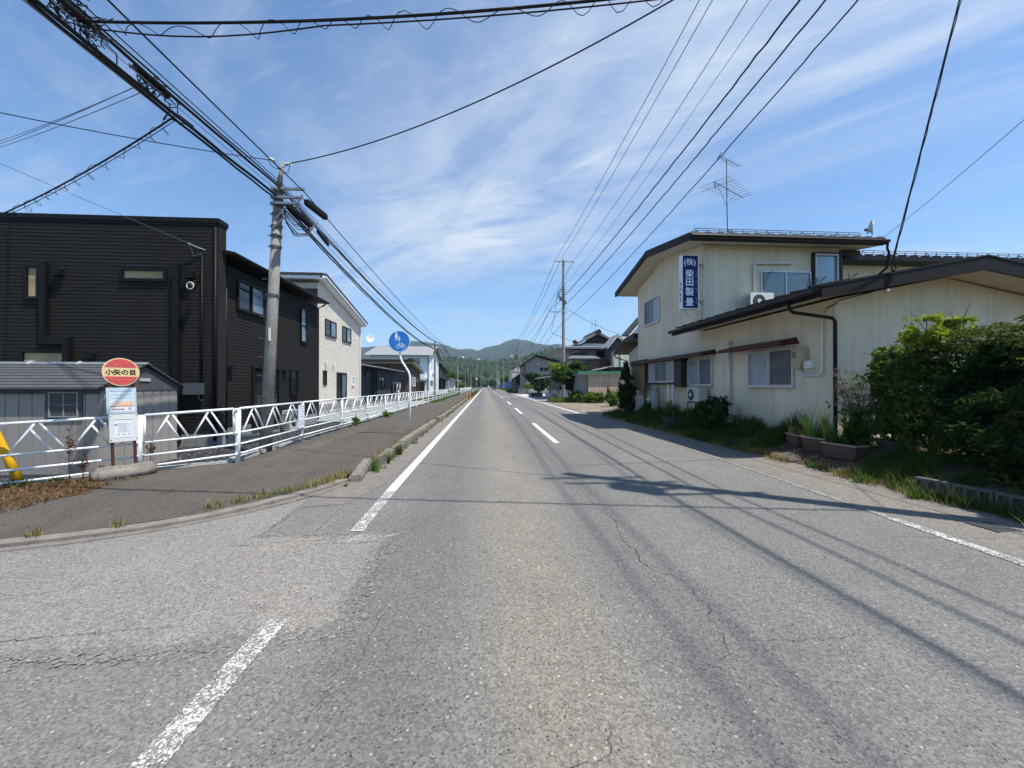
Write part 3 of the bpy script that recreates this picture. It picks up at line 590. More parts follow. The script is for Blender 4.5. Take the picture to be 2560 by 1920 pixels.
# ------------------------------------------------ hills
def ridge(name, mat, y0, y1, ny, x0, x1, nx, prof, amp, seed, rough):
    V = []; F = []
    for j in range(ny):
        t = j / (ny - 1); y = y0 + (y1 - y0) * t
        for i in range(nx):
            x = x0 + (x1 - x0) * i / (nx - 1); xs = x * y1 / y
            h = float(np.interp(x * 1.0, prof[0], prof[1])); s = math.sin(min(1, t * 1.0) * math.pi / 2) ** 1.15
            nz = mnoise.fractal(Vector((x / rough, y / rough, seed)), 1.0, 2.1, 5)
            V.append((x, y, h * s + nz * amp * (s * (1.15 - s) * 3 + .12)))
    for j in range(ny - 1):
        for i in range(nx - 1): a = j * nx + i; F.append((a, a + 1, a + nx + 1, a + nx))
    b = MB(); b.add(V, F); return struct(b, name, mat, smooth=True, recalc=False)
def xat(px, Y): 
    u = (px - 1280) / 985; t = math.tan(math.atan(u) + YAW); return t * Y
far = [(300, 872), (600, 880), (780, 884), (889, 880), (960, 876), (1040, 868), (1080, 866), (1112, 870.4), (1121, 872), (1135, 878), (1150, 880), (1165, 877.5), (1180, 879.5), (1193, 883), (1205, 878), (1230, 873.5), (1245, 872), (1260, 866), (1272, 861), (1278, 859.5), (1288, 860.5), (1298, 860), (1310, 862), (1325, 865.5), (1340, 866), (1360, 868), (1380, 870), (1398, 876), (1440, 884), (1560, 890), (1800, 880), (2300, 876)]
Yf = 2600.
ridge('far_hills', 'far_forest', 1300, Yf, 46, -6000, 6200, 700, ([xat(p, Yf) for p, q in far], [1.55 + (964.5 - q) / 985 * Yf * 1.0 for p, q in far]), 42, 3.3, 300)
near = [(600, 900), (900, 905), (1050, 903), (1085, 893), (1110, 897), (1150, 901), (1200, 906), (1230, 908), (1262, 903), (1285, 899), (1308, 896), (1330, 887), (1345, 881), (1368, 875), (1392, 880), (1420, 892), (1480, 905), (1600, 912), (2200, 908)]
Yn_ = 640.
NP = ([xat(p, Yn_) for p, q in near], [max(4, 1.55 + (966.5 - q) / 985 * Yn_ - 6.5) for p, q in near])
ridge('wooded_hills', 'wood_leaf', 400, Yn_, 26, -900, 1100, 220, NP, 3, 8.1, 60)
def wood():
    rg = np.random.default_rng(5); bm = bmesh.new(); bmesh.ops.create_icosphere(bm, subdivisions=2, radius=1); base = np.array([v.co[:] for v in bm.verts]); bf = np.array([[v.index for v in f.verts] for f in bm.faces]); bm.free()
    V = []; F = []; k = 0
    for _ in range(4200):
        y = rg.uniform(405, 655); u = rg.uniform(-.32, .62) if rg.random() < .3 else rg.uniform(-.16, .30)
        x = u * y
        t = (y - 400) / (Yn_ - 400); h = float(np.interp(x, NP[0], NP[1])) * math.sin(min(1, t) * math.pi / 2) ** 1.15
        r = rg.uniform(2.4, 4.6); el = rg.uniform(.75, 1.1) if rg.random() < .85 else rg.uniform(1.3, 1.7)
        n = rg.normal(size=(len(base), 1)) * .13
        P = base * (1 + n) * np.array([r, r, r * el]) + np.array([x, y, h + r * .6]); V.append(P); F.append(bf + k); k += len(base)
    o = npmesh('wooded_hillside', np.vstack(V), np.vstack(F), 'wood_leaf'); tag(o, None, None, None, 'stuff'); o['label'] = 'dense green woodland covering the low hills at the end of the road'; o['category'] = 'woodland'
wood()

# ================================================================ LEFT: black house
def black_house():
    X, Y = -7.1, 10.98
    t = thing('black_house', 'two storey black clad house with flat tower and low wing behind the white fence', 'house', (-12, 14, 0))
    b = MB(); b.box(-19, X, Y, Y + .3, .3, 5.92); b.box(-19, -7.22, Y + .3, 17.42, .3, 4.95); b.build('wall', 'black_siding', t)
    FS = Fr((0, Y, 0), (1, 0, 0), (0, -1, 0)); siding(FS, -19, X - .10, .3, 5.86).build('front_cladding', 'black_siding', t)
    b = MB(); b.fb(FS, X - .10, X + .02, .3, 5.86, 0, .024); b.box(X, X + .024, Y - .024, Y + .3, .3, 5.86); b.build('corner_trim', 'black_siding', t)
    FE = Fr((-7.22, 0, 0), (0, 1, 0), (1, 0, 0)); siding(FE, Y + .32, 17.42, .38, 4.93).build('side_cladding', 'black_siding', t)
    b = MB(); b.box(-19, X + .01, Y - .012, Y + .32, -.08, .29); b.box(-19, -7.2, Y + .32, 17.43, -.08, .37); b.build('foundation', 'grey_concrete', t)
    b = MB(); b.box(-19, X + .06, Y - .06, Y + .34, 5.87, 5.99); b.box(-19, X + .035, Y - .035, Y + .32, 5.80, 5.87); b.build('coping', 'black_metal', t)
    b = MB(); b.extr([(-6.86, 5.10), (-6.86, 5.20), (-19, 6.2), (-19, 6.05), (-7.3, 5.12)], 'y', 11.12, 17.62)
    b.build('roof', 'black_metal', t)
    b = MB(); b.tube([(-6.80, 11.15, 5.14), (-6.80, 17.6, 5.14)], .055, 8); b.tube([(-6.80, 17.45, 5.12), (-6.95, 17.45, 4.98), (-7.17, 17.47, 4.9), (-7.17, 17.47, .1)], .035, 8); b.build('gutter', 'black_metal', t)
    def pipe(pts, r=.04): b = MB(); b.tube(pts, r, 8); return b.build('downpipe', 'black_metal', t, smooth=True)
    yy = Y - .1
    b = MB(); b.box(-11.36, -11.22, yy - .05, Y, 2.80, 4.72); b.build('duct_cover', 'black_metal', t)
    b = MB(); b.box(-11.36, -10.66, yy - .05, Y, 2.62, 2.80); b.build('duct_cover', 'black_metal', t)
    b = MB(); b.box(-10.80, -10.66, yy - .055, Y, .3, 2.62); b.build('duct_cover', 'black_metal', t)
    b = MB(); b.box(-8.14, -8.0, yy - .05, Y, .05, 4.73); b.build('duct_cover', 'black_metal', t)
    pipe([(-7.46, Y - .06, 5.0), (-7.46, Y - .06, 1.2)], .022); pipe([(-7.13, Y - .05, 5.75), (-7.13, Y - .05, .1)], .035) ; pipe([(-7.15, Y + .42, 5.0), (-7.15, Y + .42, .1)], .04)
    def hood(F, a, z, s=.1):
        b = MB(); b.fextr(F, [(a - s, z + s * .7), (a - s * .6, z + s * 1.2), (a + s * .6, z + s * 1.2), (a + s, z + s * .7), (a + s, z - s * .9), (a - s, z - s * .9)], .018, .018 + s * 1.5); b.build('vent_hood', 'black_metal', t)
    hood(FS, -10.96, 4.48); hood(FS, -7.73, 4.46); hood(FS, -10.2, 2.34); hood(FE, 11.6, 2.02, .08); hood(FE, 14.6, 2.05, .08)
    W1 = ('glass_tan',)
    window(t, FS, -11.80, -11.42, 3.77, 4.66, 'black_metal', W1, .06, .075, sill=False, depth0=.022); window(t, FS, -9.49, -8.34, 4.28, 4.64, 'black_metal', W1, .06, .08, sill=False, depth0=.022)
    window(t, FS, -11.9, -10.78, 1.5, 2.49, 'black_metal', W1, .06, .09, sill=False, depth0=.022)
    window(t, FE, 11.92, 13.34, 3.77, 4.66, 'black_metal', ('glass_dark', 'glass_sky'), .06, .06, depth0=.022); window(t, FE, 15.85, 16.42, 3.25, 4.62, 'black_metal', ('glass_sky',), .06, .06, sill=False, grid=1, depth0=.022)
    window(t, FE, 15.05, 15.65, 1.22, 2.17, 'black_metal', ('glass_dark',), .06, .06, depth0=.022)
    d = window(t, FE, 12.68, 14.25, .2, 2.17, 'black_metal', ('glass_dark', 'glass_dark'), .06, .06, name='patio_door', sill=False, depth0=.022)
    b = MB(); b.fb(FS, -7.86, -7.42, 1.32, 1.62, 0, .16); b.build('meter_box', 'galv_dark', t)
    b = MB(); b.tube([(-7.5, Y - .08, 1.32), (-7.52, Y - .08, 1.2), (-7.46, Y - .06, 1.15), (-7.46, Y - .06, 1.3)], .018); b.build('meter_conduit', 'galv_dark', t)
    # lamp with pale ring
    l = MB(); l.lathe((-7.58, Y - .22, 4.13), [(.04, -.05), (.07, -.02), (.07, .08), (.03, .12)], 16, (0, -1, 0)); l.tube([(-7.58, Y, 4.32), (-7.58, Y - .14, 4.30), (-7.58, Y - .2, 4.2)], .02); lo = l.build('security_lamp', 'black_metal', t)
    l = MB(); n = 24; ring = [(-7.58 + .085 * math.cos(2 * math.pi * k / n), Y - .31, 4.13 + .085 * math.sin(2 * math.pi * k / n)) for k in range(n + 1)]; l.tube(ring, .014, 6, cap=False); l.build('ring', 'white_plastic', lo)
    b = MB(); b.tube([(-7.40, Y, 5.14), (-7.40, Y - .05, 5.14), (-7.58, Y - .12, 5.2), (-7.74, Y - .16, 5.27)], .016); b.tube([(-7.74, Y - .16, 5.26), (-7.68, Y - .1, 5.1), (-7.7, Y - .04, 4.98), (-7.46, Y - .05, 5.04)], .008); b.build('cable_bracket', 'galv', t)
    return t
black_house()

def garden_shed():
    X, Y0, Y1 = -6.8, 7.46, 9.2; XL = -9.9
    t = thing('garden_shed', 'grey plank garden shed with a four paned window, behind the bus stop sign', 'shed', (-8.2, 8.3, -.05))
    ym = (Y0 + Y1) / 2
    b = MB(); b.extr([(Y0, -.05), (Y0, 1.55), (ym, 1.9), (Y1, 1.55), (Y1, -.05)], 'x', XL, X); b.build('wall', 'shed_board', t)
    FG = Fr((X, 0, 0), (0, 1, 0), (1, 0, 0)); FF = Fr((0, Y0, 0), (1, 0, 0), (0, -1, 0))
    b = MB(); n = 8; w = (Y1 - Y0 - .06) / n
    for i in range(n):
        a = Y0 + .03 + i * w; b.fextr(FG, [(a + .008, -.05), (a + w - .008, -.05), (a + w - .008, 1.40), (a + w / 2, 1.45), (a + .008, 1.40)], 0, .018)
    b.build('gable_boards', 'shed_board', t)
    b = MB(); w = .217
    for i in range(14): a = X - .02 - (i + 1) * w; b.fb(FF, a + .007, a + w - .007, -.05, 1.40, 0, .016)
    b.build('front_boards', 'shed_board', t)
    b = MB(); b.fb(FF, XL, X, 1.40, 1.55, 0, .02); b.fextr(FG, [(Y0 - .01, 1.46), (Y1 + .01, 1.46), (Y1 + .01, 1.56), (ym, 1.93), (Y0 - .01, 1.56)], .002, .03); b.build('gable_trim', 'shed_trim', t)
    b = MB(); b.fextr(FG, [(ym - .12, 1.64), (ym + .12, 1.64), (ym + .12, 1.70), (ym - .12, 1.70)], .03, .05); b.build('gable_vent', 'shed_white', t)
    # roof of overlapping shingle courses
    b = MB(); k = 9
    for side in (-1, 1):
        for i in range(k):
            f0 = i / k; f1 = (i + 1) / k + .03; ye = ym + side * (ym - Y0 + .14); 
            def P(f, dz): return (ye + (ym - ye) * f, 1.50 + (1.99 - 1.50) * f + dz)
            p0, p1 = P(f0, .0), P(min(f1, 1), 0); b.extr([(p0[0], p0[1] - .01), (p0[0], p0[1] + .028), (p1[0], p1[1] + .008), (p1[0], p1[1] - .01)], 'x', XL - .1, X + .09)
    b.build('roof', 'shed_trim', t)
    b = MB(); b.extr([(ym - .07, 1.965), (ym, 2.02), (ym + .07, 1.965), (ym, 1.995)], 'x', XL - .1, X + .10); rc = b.build('ridge_cap', 'galv', t)
    b = MB()
    for xx in (-8.9, -8.0, -7.2): b.extr([(ym - .1, 1.95), (ym, 2.035), (ym + .1, 1.95), (ym, 1.97)], 'x', xx, xx + .06)
    b.build('ridge_clip', 'shed_white', rc)
    b = MB(); b.fb(FF, -7.68, -7.07, .93, 1.55 - .06, .016, .035); b.build('window_surround', 'shed_trim', t)
    f = window(t, FF, -7.61, -7.13, .997, 1.44, 'muntin_grey', ('glass_dark', 'glass_dark'), .05, .018, grid=1, sill=False, depth0=.002)
    b = MB(); b.fb(FF, XL, X + .02, -.06, .0, -.02, .03); b.build('base_rail', 'shed_trim', t)
garden_shed()

# gas heater / AC beside the black house wing
def ac_unit(name, label, loc, rz, w=.8, h=.55, d=.28, mat='ac_ivory', stand=0.0, pipes=True):
    t = thing(name, label, 'air conditioner', loc, 'outdoor air conditioner units', rz)
    o0 = org(t); F = Fr((0, 0, 0), (1, 0, 0), (0, -1, 0)); ORG[t.name] = Vector((0, 0, 0)); z = stand
    b = MB(); b.box(-w / 2, w / 2, -d / 2, d / 2, z + .04, z + h); b.build('casing', mat, t)
    b = MB(); b.box(-w / 2 + .02, w / 2 - .02, -d / 2 + .01, d / 2 - .01, z + h, z + h + .012); b.build('lid', mat, t)
    F2 = Fr((0, -d / 2, 0), (1, 0, 0), (0, -1, 0)); r = min(h * .38, w * .27); cx = -w * .14
    b = MB(); b.disc(F2, cx, z + h * .52, r, .0, .012); fn = b.build('fan_guard', 'dark_grille', t)
    b = MB()
    for k in range(1, 6):
        rr = r * k / 6; b.tube([F2.p(cx + rr * math.cos(a * math.pi / 12), z + h * .52 + rr * math.sin(a * math.pi / 12), .016) for a in range(25)], .0035, 4, cap=False)
    b.build('wire_ring', 'galv', fn)
    b = MB(); b.disc(F2, cx, z + h * .52, r * .32, .012, .03); b.build('fan_hub', 'white_plastic', fn)
    b = MB()
    for sx in (-w * .32, w * .32): b.box(sx - .03, sx + .03, -d / 2 - .02, d / 2 + .02, z, z + .04)
    if stand:
        for sx in (-w * .4, w * .4):
            for sy in (-d * .5, d * .5): b.box(sx - .015, sx + .015, sy - .015, sy + .015, 0, z)
        b.box(-w * .45, w * .45, -d / 2 - .02, -d / 2, z - .03, z); b.box(-w * .45, w * .45, d / 2, d / 2 + .02, z - .03, z)
    b.build('foot', 'galv_dark', t)
    b = MB()
    for k in range(7): b.box(-w / 2 - .006, -w / 2, -d * .4, d * .4, z + .1 + k * (h - .18) / 7, z + .12 + k * (h - .18) / 7)
    b.build('side_louvre', 'dark_grille', t)
    return t
ac_unit('air_conditioner', 'cream outdoor air conditioner against the black house, seen through the white fence', (-6.98, 14.75, -.05), R(90), .8, .72)

# ================================================================ pedestrian fence
def fence():
    t = thing('pedestrian_fence', 'long white pipe fence with slanted bars between footway and gravel yard', 'fence', (-4.9, 8.15, 0))
    line_ = [(-9.1, 5.15, .93, -.1), (-7.35, 6.38, .97, -.02), (-6.02, 7.30, 1.03, .02), (-4.88, 8.15, 1.10, .03)] + [(-4.98, 8.15 + 2.98 * k, 1.10, .03) for k in range(1, 22)]
    for i, (x, y, zt, zb) in enumerate(line_):
        b = MB(); big = i in (2, 3); r = .045 if big else (.034 if i < 12 else .03); b.tube([(x, y, zb - .1), (x, y, zt + .01)], r, 12 if i < 10 else 6)
        if i < 12:
            q = MB()
            for zz in (zt - .02, zt - .48, zt - .71, zt - .9):
                for sy in (-.065, .065): q.lathe((x + .02, y + sy, zz), [(.011, 0), (.011, .008), (0, .012)], 6, (1, 0, 0))
        if i < 9:
            for zz in (zt - .02, zt - .48, zt - .71, zt - .9): b.box(x - .02, x + .02, y - .085, y + .085, zz - .03, zz + .03)
        ps = b.build('post', 'white_paint', t, smooth=i < 10)
        if i < 12: q.build('bolt', 'rust_brown', ps)
    for i in range(len(line_) - 1):
        (x0, y0, z0, b0), (x1, y1, z1, b1) = line_[i], line_[i + 1]; b = MB(); A = Vector((x0, y0, 0)); B = Vector((x1, y1, 0)); d = (B - A); ln = d.length; d.normalize(); n = 8 if i < 9 else 5
        def P(a, hh): f = a / ln; return A + d * a + Vector((0, 0, (z0 + (z1 - z0) * f) + hh))
        g0, g1 = .07, ln - .07
        b.tube([P(g0, 0), P(g1, 0)], .024, n)
        for hh in (-.48, -.71, -.90): b.tube([P(g0, hh), P(g1, hh)], .019 if i < 9 else .02, n)
        b.tube([P(g0, 0), P(g0, -.48)], .018, n); b.tube([P(g1, 0), P(g1, -.48)], .018, n)
        if not (9 <= i <= 13 and i % 1 == 0 and i in (13,)):
            k = max(2, round((g1 - g0 - .1) / .92)); w = (g1 - g0 - .16) / k
            if i < 18:
                for j in range(k):
                    a = g0 + .1 + j * w
                    b.tube([P(a, -.47), P(a + w * .40, -.015)], .016, n); b.tube([P(a + w * .47, -.015), P(a + w * .90, -.47)], .016, n); b.tube([P(a + w * .33, -.11), P(a + w * .66, -.47)], .015, n)
        b.build('rail_panel', 'white_paint', t, smooth=i < 9)
    return t
fence()
t = thing('pedestrian_fence', 'far stretch of white fence beyond the gap, running on toward the street lamp', 'fence', (-5.05, 80, 0))
for k in range(22):
    y = 80 + k * 3; b = MB(); b.box(-5.09, -5.01, y - .03, y + .03, 0, 1.1); b.build('post', 'white_paint', t)
    if k < 21 and k != 3: b = MB(); b.box(-5.07, -5.03, y + .05, y + 2.95, .62, 1.08); b.box(-5.07, -5.03, y + .05, y + 2.95, .15, .2); b.box(-5.07, -5.03, y + .05, y + 2.95, .38, .42); b.build('rail_panel', 'white_paint', t)
b = MB(); b.tube([(-5.0, 71.2, .03), (-5.0, 71.2, .95), (-5.0, 71.6, 1.0), (-4.6, 74.6, 1.0), (-4.6, 74.8, .95), (-4.6, 74.8, .03)], .035, 8); b.tube([(-5, 71.2, .5), (-4.6, 74.8, .5)], .03, 6); o = b.build('barrier_hoop', 'white_paint', base=(-4.8, 73, 0)); tag(o, 'low white tube hoop in the fence gap, far along the footway', 'barrier')
# notice tied to the fence
def notice():
    F = Fr((-4.925, 11.13, 0), (0, 1, 0), (1, 0, 0)); t = thing('fence_notice', 'upright white notice board tied to the fence post with grey print', 'notice', (-4.92, 10.9, .55))
    b = MB(); b.fb(F, -.36, -.02, .42, 1.04, 0, .008); b.build('board', 'sign_white', t)
    b = MB(); rgn = random.Random(3)
    for k in range(4): line(b, F, [(-.3 + .23 * rgn.random(), .95 - k * .07), (-.12 + .06 * rgn.random(), .93 - k * .07)], .006, .008, .0095)
    line(b, F, [(-.33, .6), (-.06, .6)], .014, .008, .0095); 
    for k in range(3): b.fb(F, -.28 + k * .09, -.245 + k * .09, .5, .55, .008, .0095)
    b.build('print', 'ink_grey', t); b = MB(); b.fb(F, -.34, -.04, .99, 1.02, .008, .0095); b.build('print', 'pale_blue', t)
notice()

# ================================================================ bus stop
def bus_stop():
    t = thing('bus_stop_sign', 'weathered round red and yellow bus stop sign on two brown posts in a concrete block', 'bus stop sign', (-6.03, 7.02, .02))
    e = Vector((.555, .832, 0)); nn = Vector((.832, -.555, 0)); C0 = Vector((-6.03, 7.0, 0)); F = Fr(C0, e, nn)
    # leaning frame: tilt the whole upper part a little along -e
    class Lean(Fr):
        def p(s, a, z, d=0): return s.o + s.u * (a - .035 * z) + s.n * d + Vector((0, 0, z))
    F = Lean(C0 + e * .03, e, nn)
    bm = bmesh.new(); bmesh.ops.create_cube(bm, size=1); bmesh.ops.scale(bm, vec=(.80, .30, .27), verts=bm.verts); bmesh.ops.bevel(bm, geom=list(bm.edges), offset=.06, segments=3, affect='EDGES'); bmesh.ops.subdivide_edges(bm, edges=[x for x in bm.edges if x.calc_length() > .25], cuts=6, use_grid_fill=True)
    for v in bm.verts: v.co += mnoise.noise_vector(v.co * 6) * .03
    bmb = MB(); bm.verts.index_update(); 
    for v in bm.verts: p = C0 + e * (v.co.x + .02) + nn * (v.co.y + .02) + Vector((0, 0, v.co.z + .1)); bmb.v.append(tuple(p))
    bmb.f = [tuple(q.index for q in f.verts) for f in bm.faces]; bm.free(); bmb.build('concrete_base', 'kerb_concrete', t, smooth=True)
    for a in (-.13, .15):
        b = MB(); b.fb(F, a - .018, a + .018, .1, 1.68, -.028, -.012); b.fb(F, a - .018, a - .014, .1, 1.68, -.04, -.028); b.build('post', 'rust_brown', t)
    b = MB(); b.disc(F, .01, 1.78, .232, -.012, 0, 56); ds = b.build('disc', 'stop_cream', t)
    n = 40
    for s in (1, -1):
        a0 = math.asin(.075 / .215); P = [(.01 + .215 * math.cos(a0 + (math.pi - 2 * a0) * k / n), 1.78 + s * .215 * math.sin(a0 + (math.pi - 2 * a0) * k / n)) for k in range(n + 1)]
        b = MB(); b.fextr(F, P, 0, .003); b.build('red_field', 'stop_red', ds)
    for ch, a in zip('小矢の目', (-.135, -.042, .055, .152)): text(ch, .098, F, a, 1.775, .003, 'letter_black', 'lettering', ds, .001, .0022, 1.0)
    b = MB()
    for a, z in ((-.12, 1.92), (.14, 1.92), (-.12, 1.64), (.14, 1.64)): b.disc(F, a, z, .009, .003, .007, 8)
    b.build('bolt', 'galv', ds)
    # timetable frames
    b = MB(); b.fb(F, -.185, .185, 1.09, 1.52, -.012, .004); p1 = b.build('timetable_frame', 'pale_blue', t)
    b = MB(); b.fb(F, -.15, .15, 1.12, 1.48, .004, .007); b.build('paper', 'paper', p1)
    b = MB()
    for z0, z1 in ((1.40, 1.455), (1.345, 1.393), (1.30, 1.338)): b.fb(F, -.145, .145, z0, z1, .007, .0085)
    b.build('table_block', 'paper_blue', p1)
    b = MB(); b.fb(F, -.145, .145, 1.458, 1.470, .007, .009); b.fb(F, -.145, .145, 1.396, 1.399, .007, .009); b.fb(F, -.145, .145, 1.340, 1.343, .007, .009)
    for k in range(11): b.fb(F, -.1 + k * .021, -.098 + k * .021, 1.405, 1.45, .0085, .0095); b.fb(F, -.1 + k * .021, -.098 + k * .021, 1.35, 1.39, .0085, .0095)
    b.build('table_ruling', 'ink_blue', p1)
    b = MB()
    for k in range(11): b.fb(F, -.07 + k * .0195, -.058 + k * .0195, 1.235, 1.29, .007, .009)
    b.fb(F, -.145, .145, 1.218, 1.228, .007, .009); b.build('orange_column', 'orange_print', p1)
    b = MB(); b.fb(F, -.145, .145, 1.208, 1.216, .007, .009); b.fb(F, -.12, .03, 1.165, 1.172, .007, .009); b.build('red_rule', 'red_print', p1)
    b = MB(); b.fb(F, -.125, .03, 1.15, 1.158, .007, .009); b.fb(F, -.14, -.09, 1.262, 1.266, .007, .009); b.fb(F, .08, .115, 1.165, 1.185, .007, .009); b.fb(F, .075, .12, 1.15, 1.156, .007, .009); b.build('small_print', 'ink_grey', p1)
    b = MB(); b.fb(F, -.165, .19, .62, 1.08, -.012, .006); p2 = b.build('notice_frame', 'white_plastic', t)
    b = MB(); b.fb(F, -.11, .13, .69, 1.0, .006, .009); b.build('paper', 'paper', p2)
    b = MB(); b.fb(F, -.105, .13, .985, .995, .009, .011)
    rgn = random.Random(8)
    for k in range(9): a1 = rgn.uniform(.03, .12); b.fb(F, -.06, a1, .925 - k * .018, .929 - k * .018, .009, .0105)
    for k in range(3): b.fb(F, -.075 + k * .07, -.045 + k * .07, .735, .747, .009, .0105)
    b.build('small_print', 'ink_grey', p2); b = MB(); b.fb(F, -.105, -.068, .895, .915, .009, .011); b.build('blue_print', 'ink_blue', p2)
    b = MB()
    for a, z in ((-.15, 1.05), (.175, 1.05), (-.145, .66), (.17, .66)): b.disc(F, a, z, .008, .006, .012, 8)
    b.build('bolt', 'galv_dark', p2)
bus_stop()
b = MB(); b.tube([(-7.28, 6.74, -.1), (-7.40, 6.64, .45), (-7.54, 6.52, 1.05), (-8.0, 6.2, 2.9)], .058, 10, .05); o = b.build('guy_wire_guard', 'yellow_plastic', smooth=True, base=(-7.4, 6.6, 0)); tag(o, 'slanting yellow plastic guard on a guy wire, behind the fence at the left edge', 'guy wire guard')

# ================================================================ blue cycle sign
def blue_sign():
    t = thing('road_sign', 'blue round shared footpath sign for walkers and bicycles on a white bent pole', 'road sign', (-2.34, 12.46, 0))
    b = MB(); b.tube([(-2.34, 12.46, 0), (-2.34, 12.46, 1.2), (-2.335, 12.46, 1.72), (-2.345, 12.46, 1.86), (-2.39, 12.46, 2.0), (-2.58, 12.46, 2.30), (-2.63, 12.46, 2.42), (-2.645, 12.46, 2.55), (-2.645, 12.46, 3.2)], .034, 14); b.build('pole', 'white_paint', t, smooth=True)
    b = MB()
    for z in (.75, 1.42): b.lathe((-2.34, 12.46, z), [(.036, 0), (.038, .008), (.036, .016)], 14); b.build('band', 'galv_dark', t); b = MB()
    b.lathe((-2.47, 12.46, 2.12), [(.036, 0), (.038, .008), (.036, .016)], 14); b.build('band', 'galv_dark', t)
    F = Fr((-2.655, 12.405, 2.93), (1, .03, 0), (.03, -1, 0))
    b = MB(); b.disc(F, 0, 0, .328, -.012, 0, 64); d = b.build('disc', 'sign_white', t)
    b = MB(); b.disc(F, 0, 0, .315, 0, .002, 64); b.build('blue_face', 'blue_sign', d)
    q = .328; b = MB(); z0, z1 = .002, .004
    # adult with coat, child held by hand
    b.disc(F, -.09, .262, .026, z0, z1, 16); b.fextr(F, [(-.118, .228), (-.062, .228), (-.040, .130), (-.055, .125), (-.066, .165), (-.064, .03), (-.084, .03), (-.088, .11), (-.093, .11), (-.098, .03), (-.120, .03), (-.114, .165), (-.128, .120), (-.142, .126)], z0, z1)
    b.disc(F, -.002, .125, .019, z0, z1, 14); b.fextr(F, [(-.022, .102), (.020, .102), (.034, .065), (.026, .060), (.020, .075), (.026, .012), (.008, .012), (.0, .04), (-.008, .012), (-.024, .012), (-.02, .078), (-.05, .118), (-.056, .112)], z0, z1)
    b.build('pedestrian_symbol', 'sign_white', d)
    b = MB()
    def ringp(cx, cz, r, w, n=28):
        for k in range(n): a0, a1 = 2 * math.pi * k / n, 2 * math.pi * (k + 1) / n; b.fextr(F, [(cx + (r - w) * math.cos(a0), cz + (r - w) * math.sin(a0)), (cx + r * math.cos(a0), cz + r * math.sin(a0)), (cx + r * math.cos(a1), cz + r * math.sin(a1)), (cx + (r - w) * math.cos(a1), cz + (r - w) * math.sin(a1))], z0, z1)
    ringp(-.045, -.165, .062, .011); ringp(.14, -.165, .062, .011); ringp(.048, -.168, .02, .012, 14)
    for pts in ([(-.045, -.165), (-.012, -.085), (-.002, -.045), (-.03, -.035)], [(-.012, -.085), (.098, -.085), (.048, -.168), (-.012, -.085)], [(.098, -.085), (.14, -.165), (.048, -.168)], [(.085, -.055), (.1, -.085)], [(.065, -.052), (.11, -.052)], [(-.002, -.045), (.018, -.035)]): line(b, F, pts, .011, z0, z1)
    b.build('bicycle_symbol', 'sign_white', d)
blue_sign()

# delineator posts on the kerb
for i, (x, y, lab) in enumerate(((-1.93, 42.7, 'left one of two orange rubber delineator posts on the kerb'), (-1.70, 44.6, 'right one of two orange rubber delineator posts on the kerb'))):
    t = thing('delineator_post', lab, 'delineator post', (x, y, .05), 'orange delineator posts on the kerb')
    b = MB(); b.lathe((x, y, .1), [(.1, 0), (.09, .03), (.04, .05), (.038, .75), (.0, .78)], 10); b.build('tube', 'orange_post', t, smooth=True)
    b = MB(); b.lathe((x, y, .55), [(.047, 0), (.047, .06)], 10); b.lathe((x, y, .70), [(.047, 0), (.047, .06)], 10); b.build('reflective_band', 'white_plastic', t)
for i, (x, y) in enumerate(((-1.97, 64), (-1.95, 80), (-1.95, 96))):
    b = MB(); b.lathe((x, y, 0), [(.055, 0), (.055, .92), (.04, .97), (0, .98)], 10); o = b.build('marker_post', 'white_paint', base=(x, y, 0)); tag(o, ['nearest white marker post in the kerb weeds beyond the orange posts', 'second white marker post along the kerb toward the street lamp', 'farthest white marker post along the kerb, close to the street lamp'][i], 'marker post', 'white marker posts on the kerb')

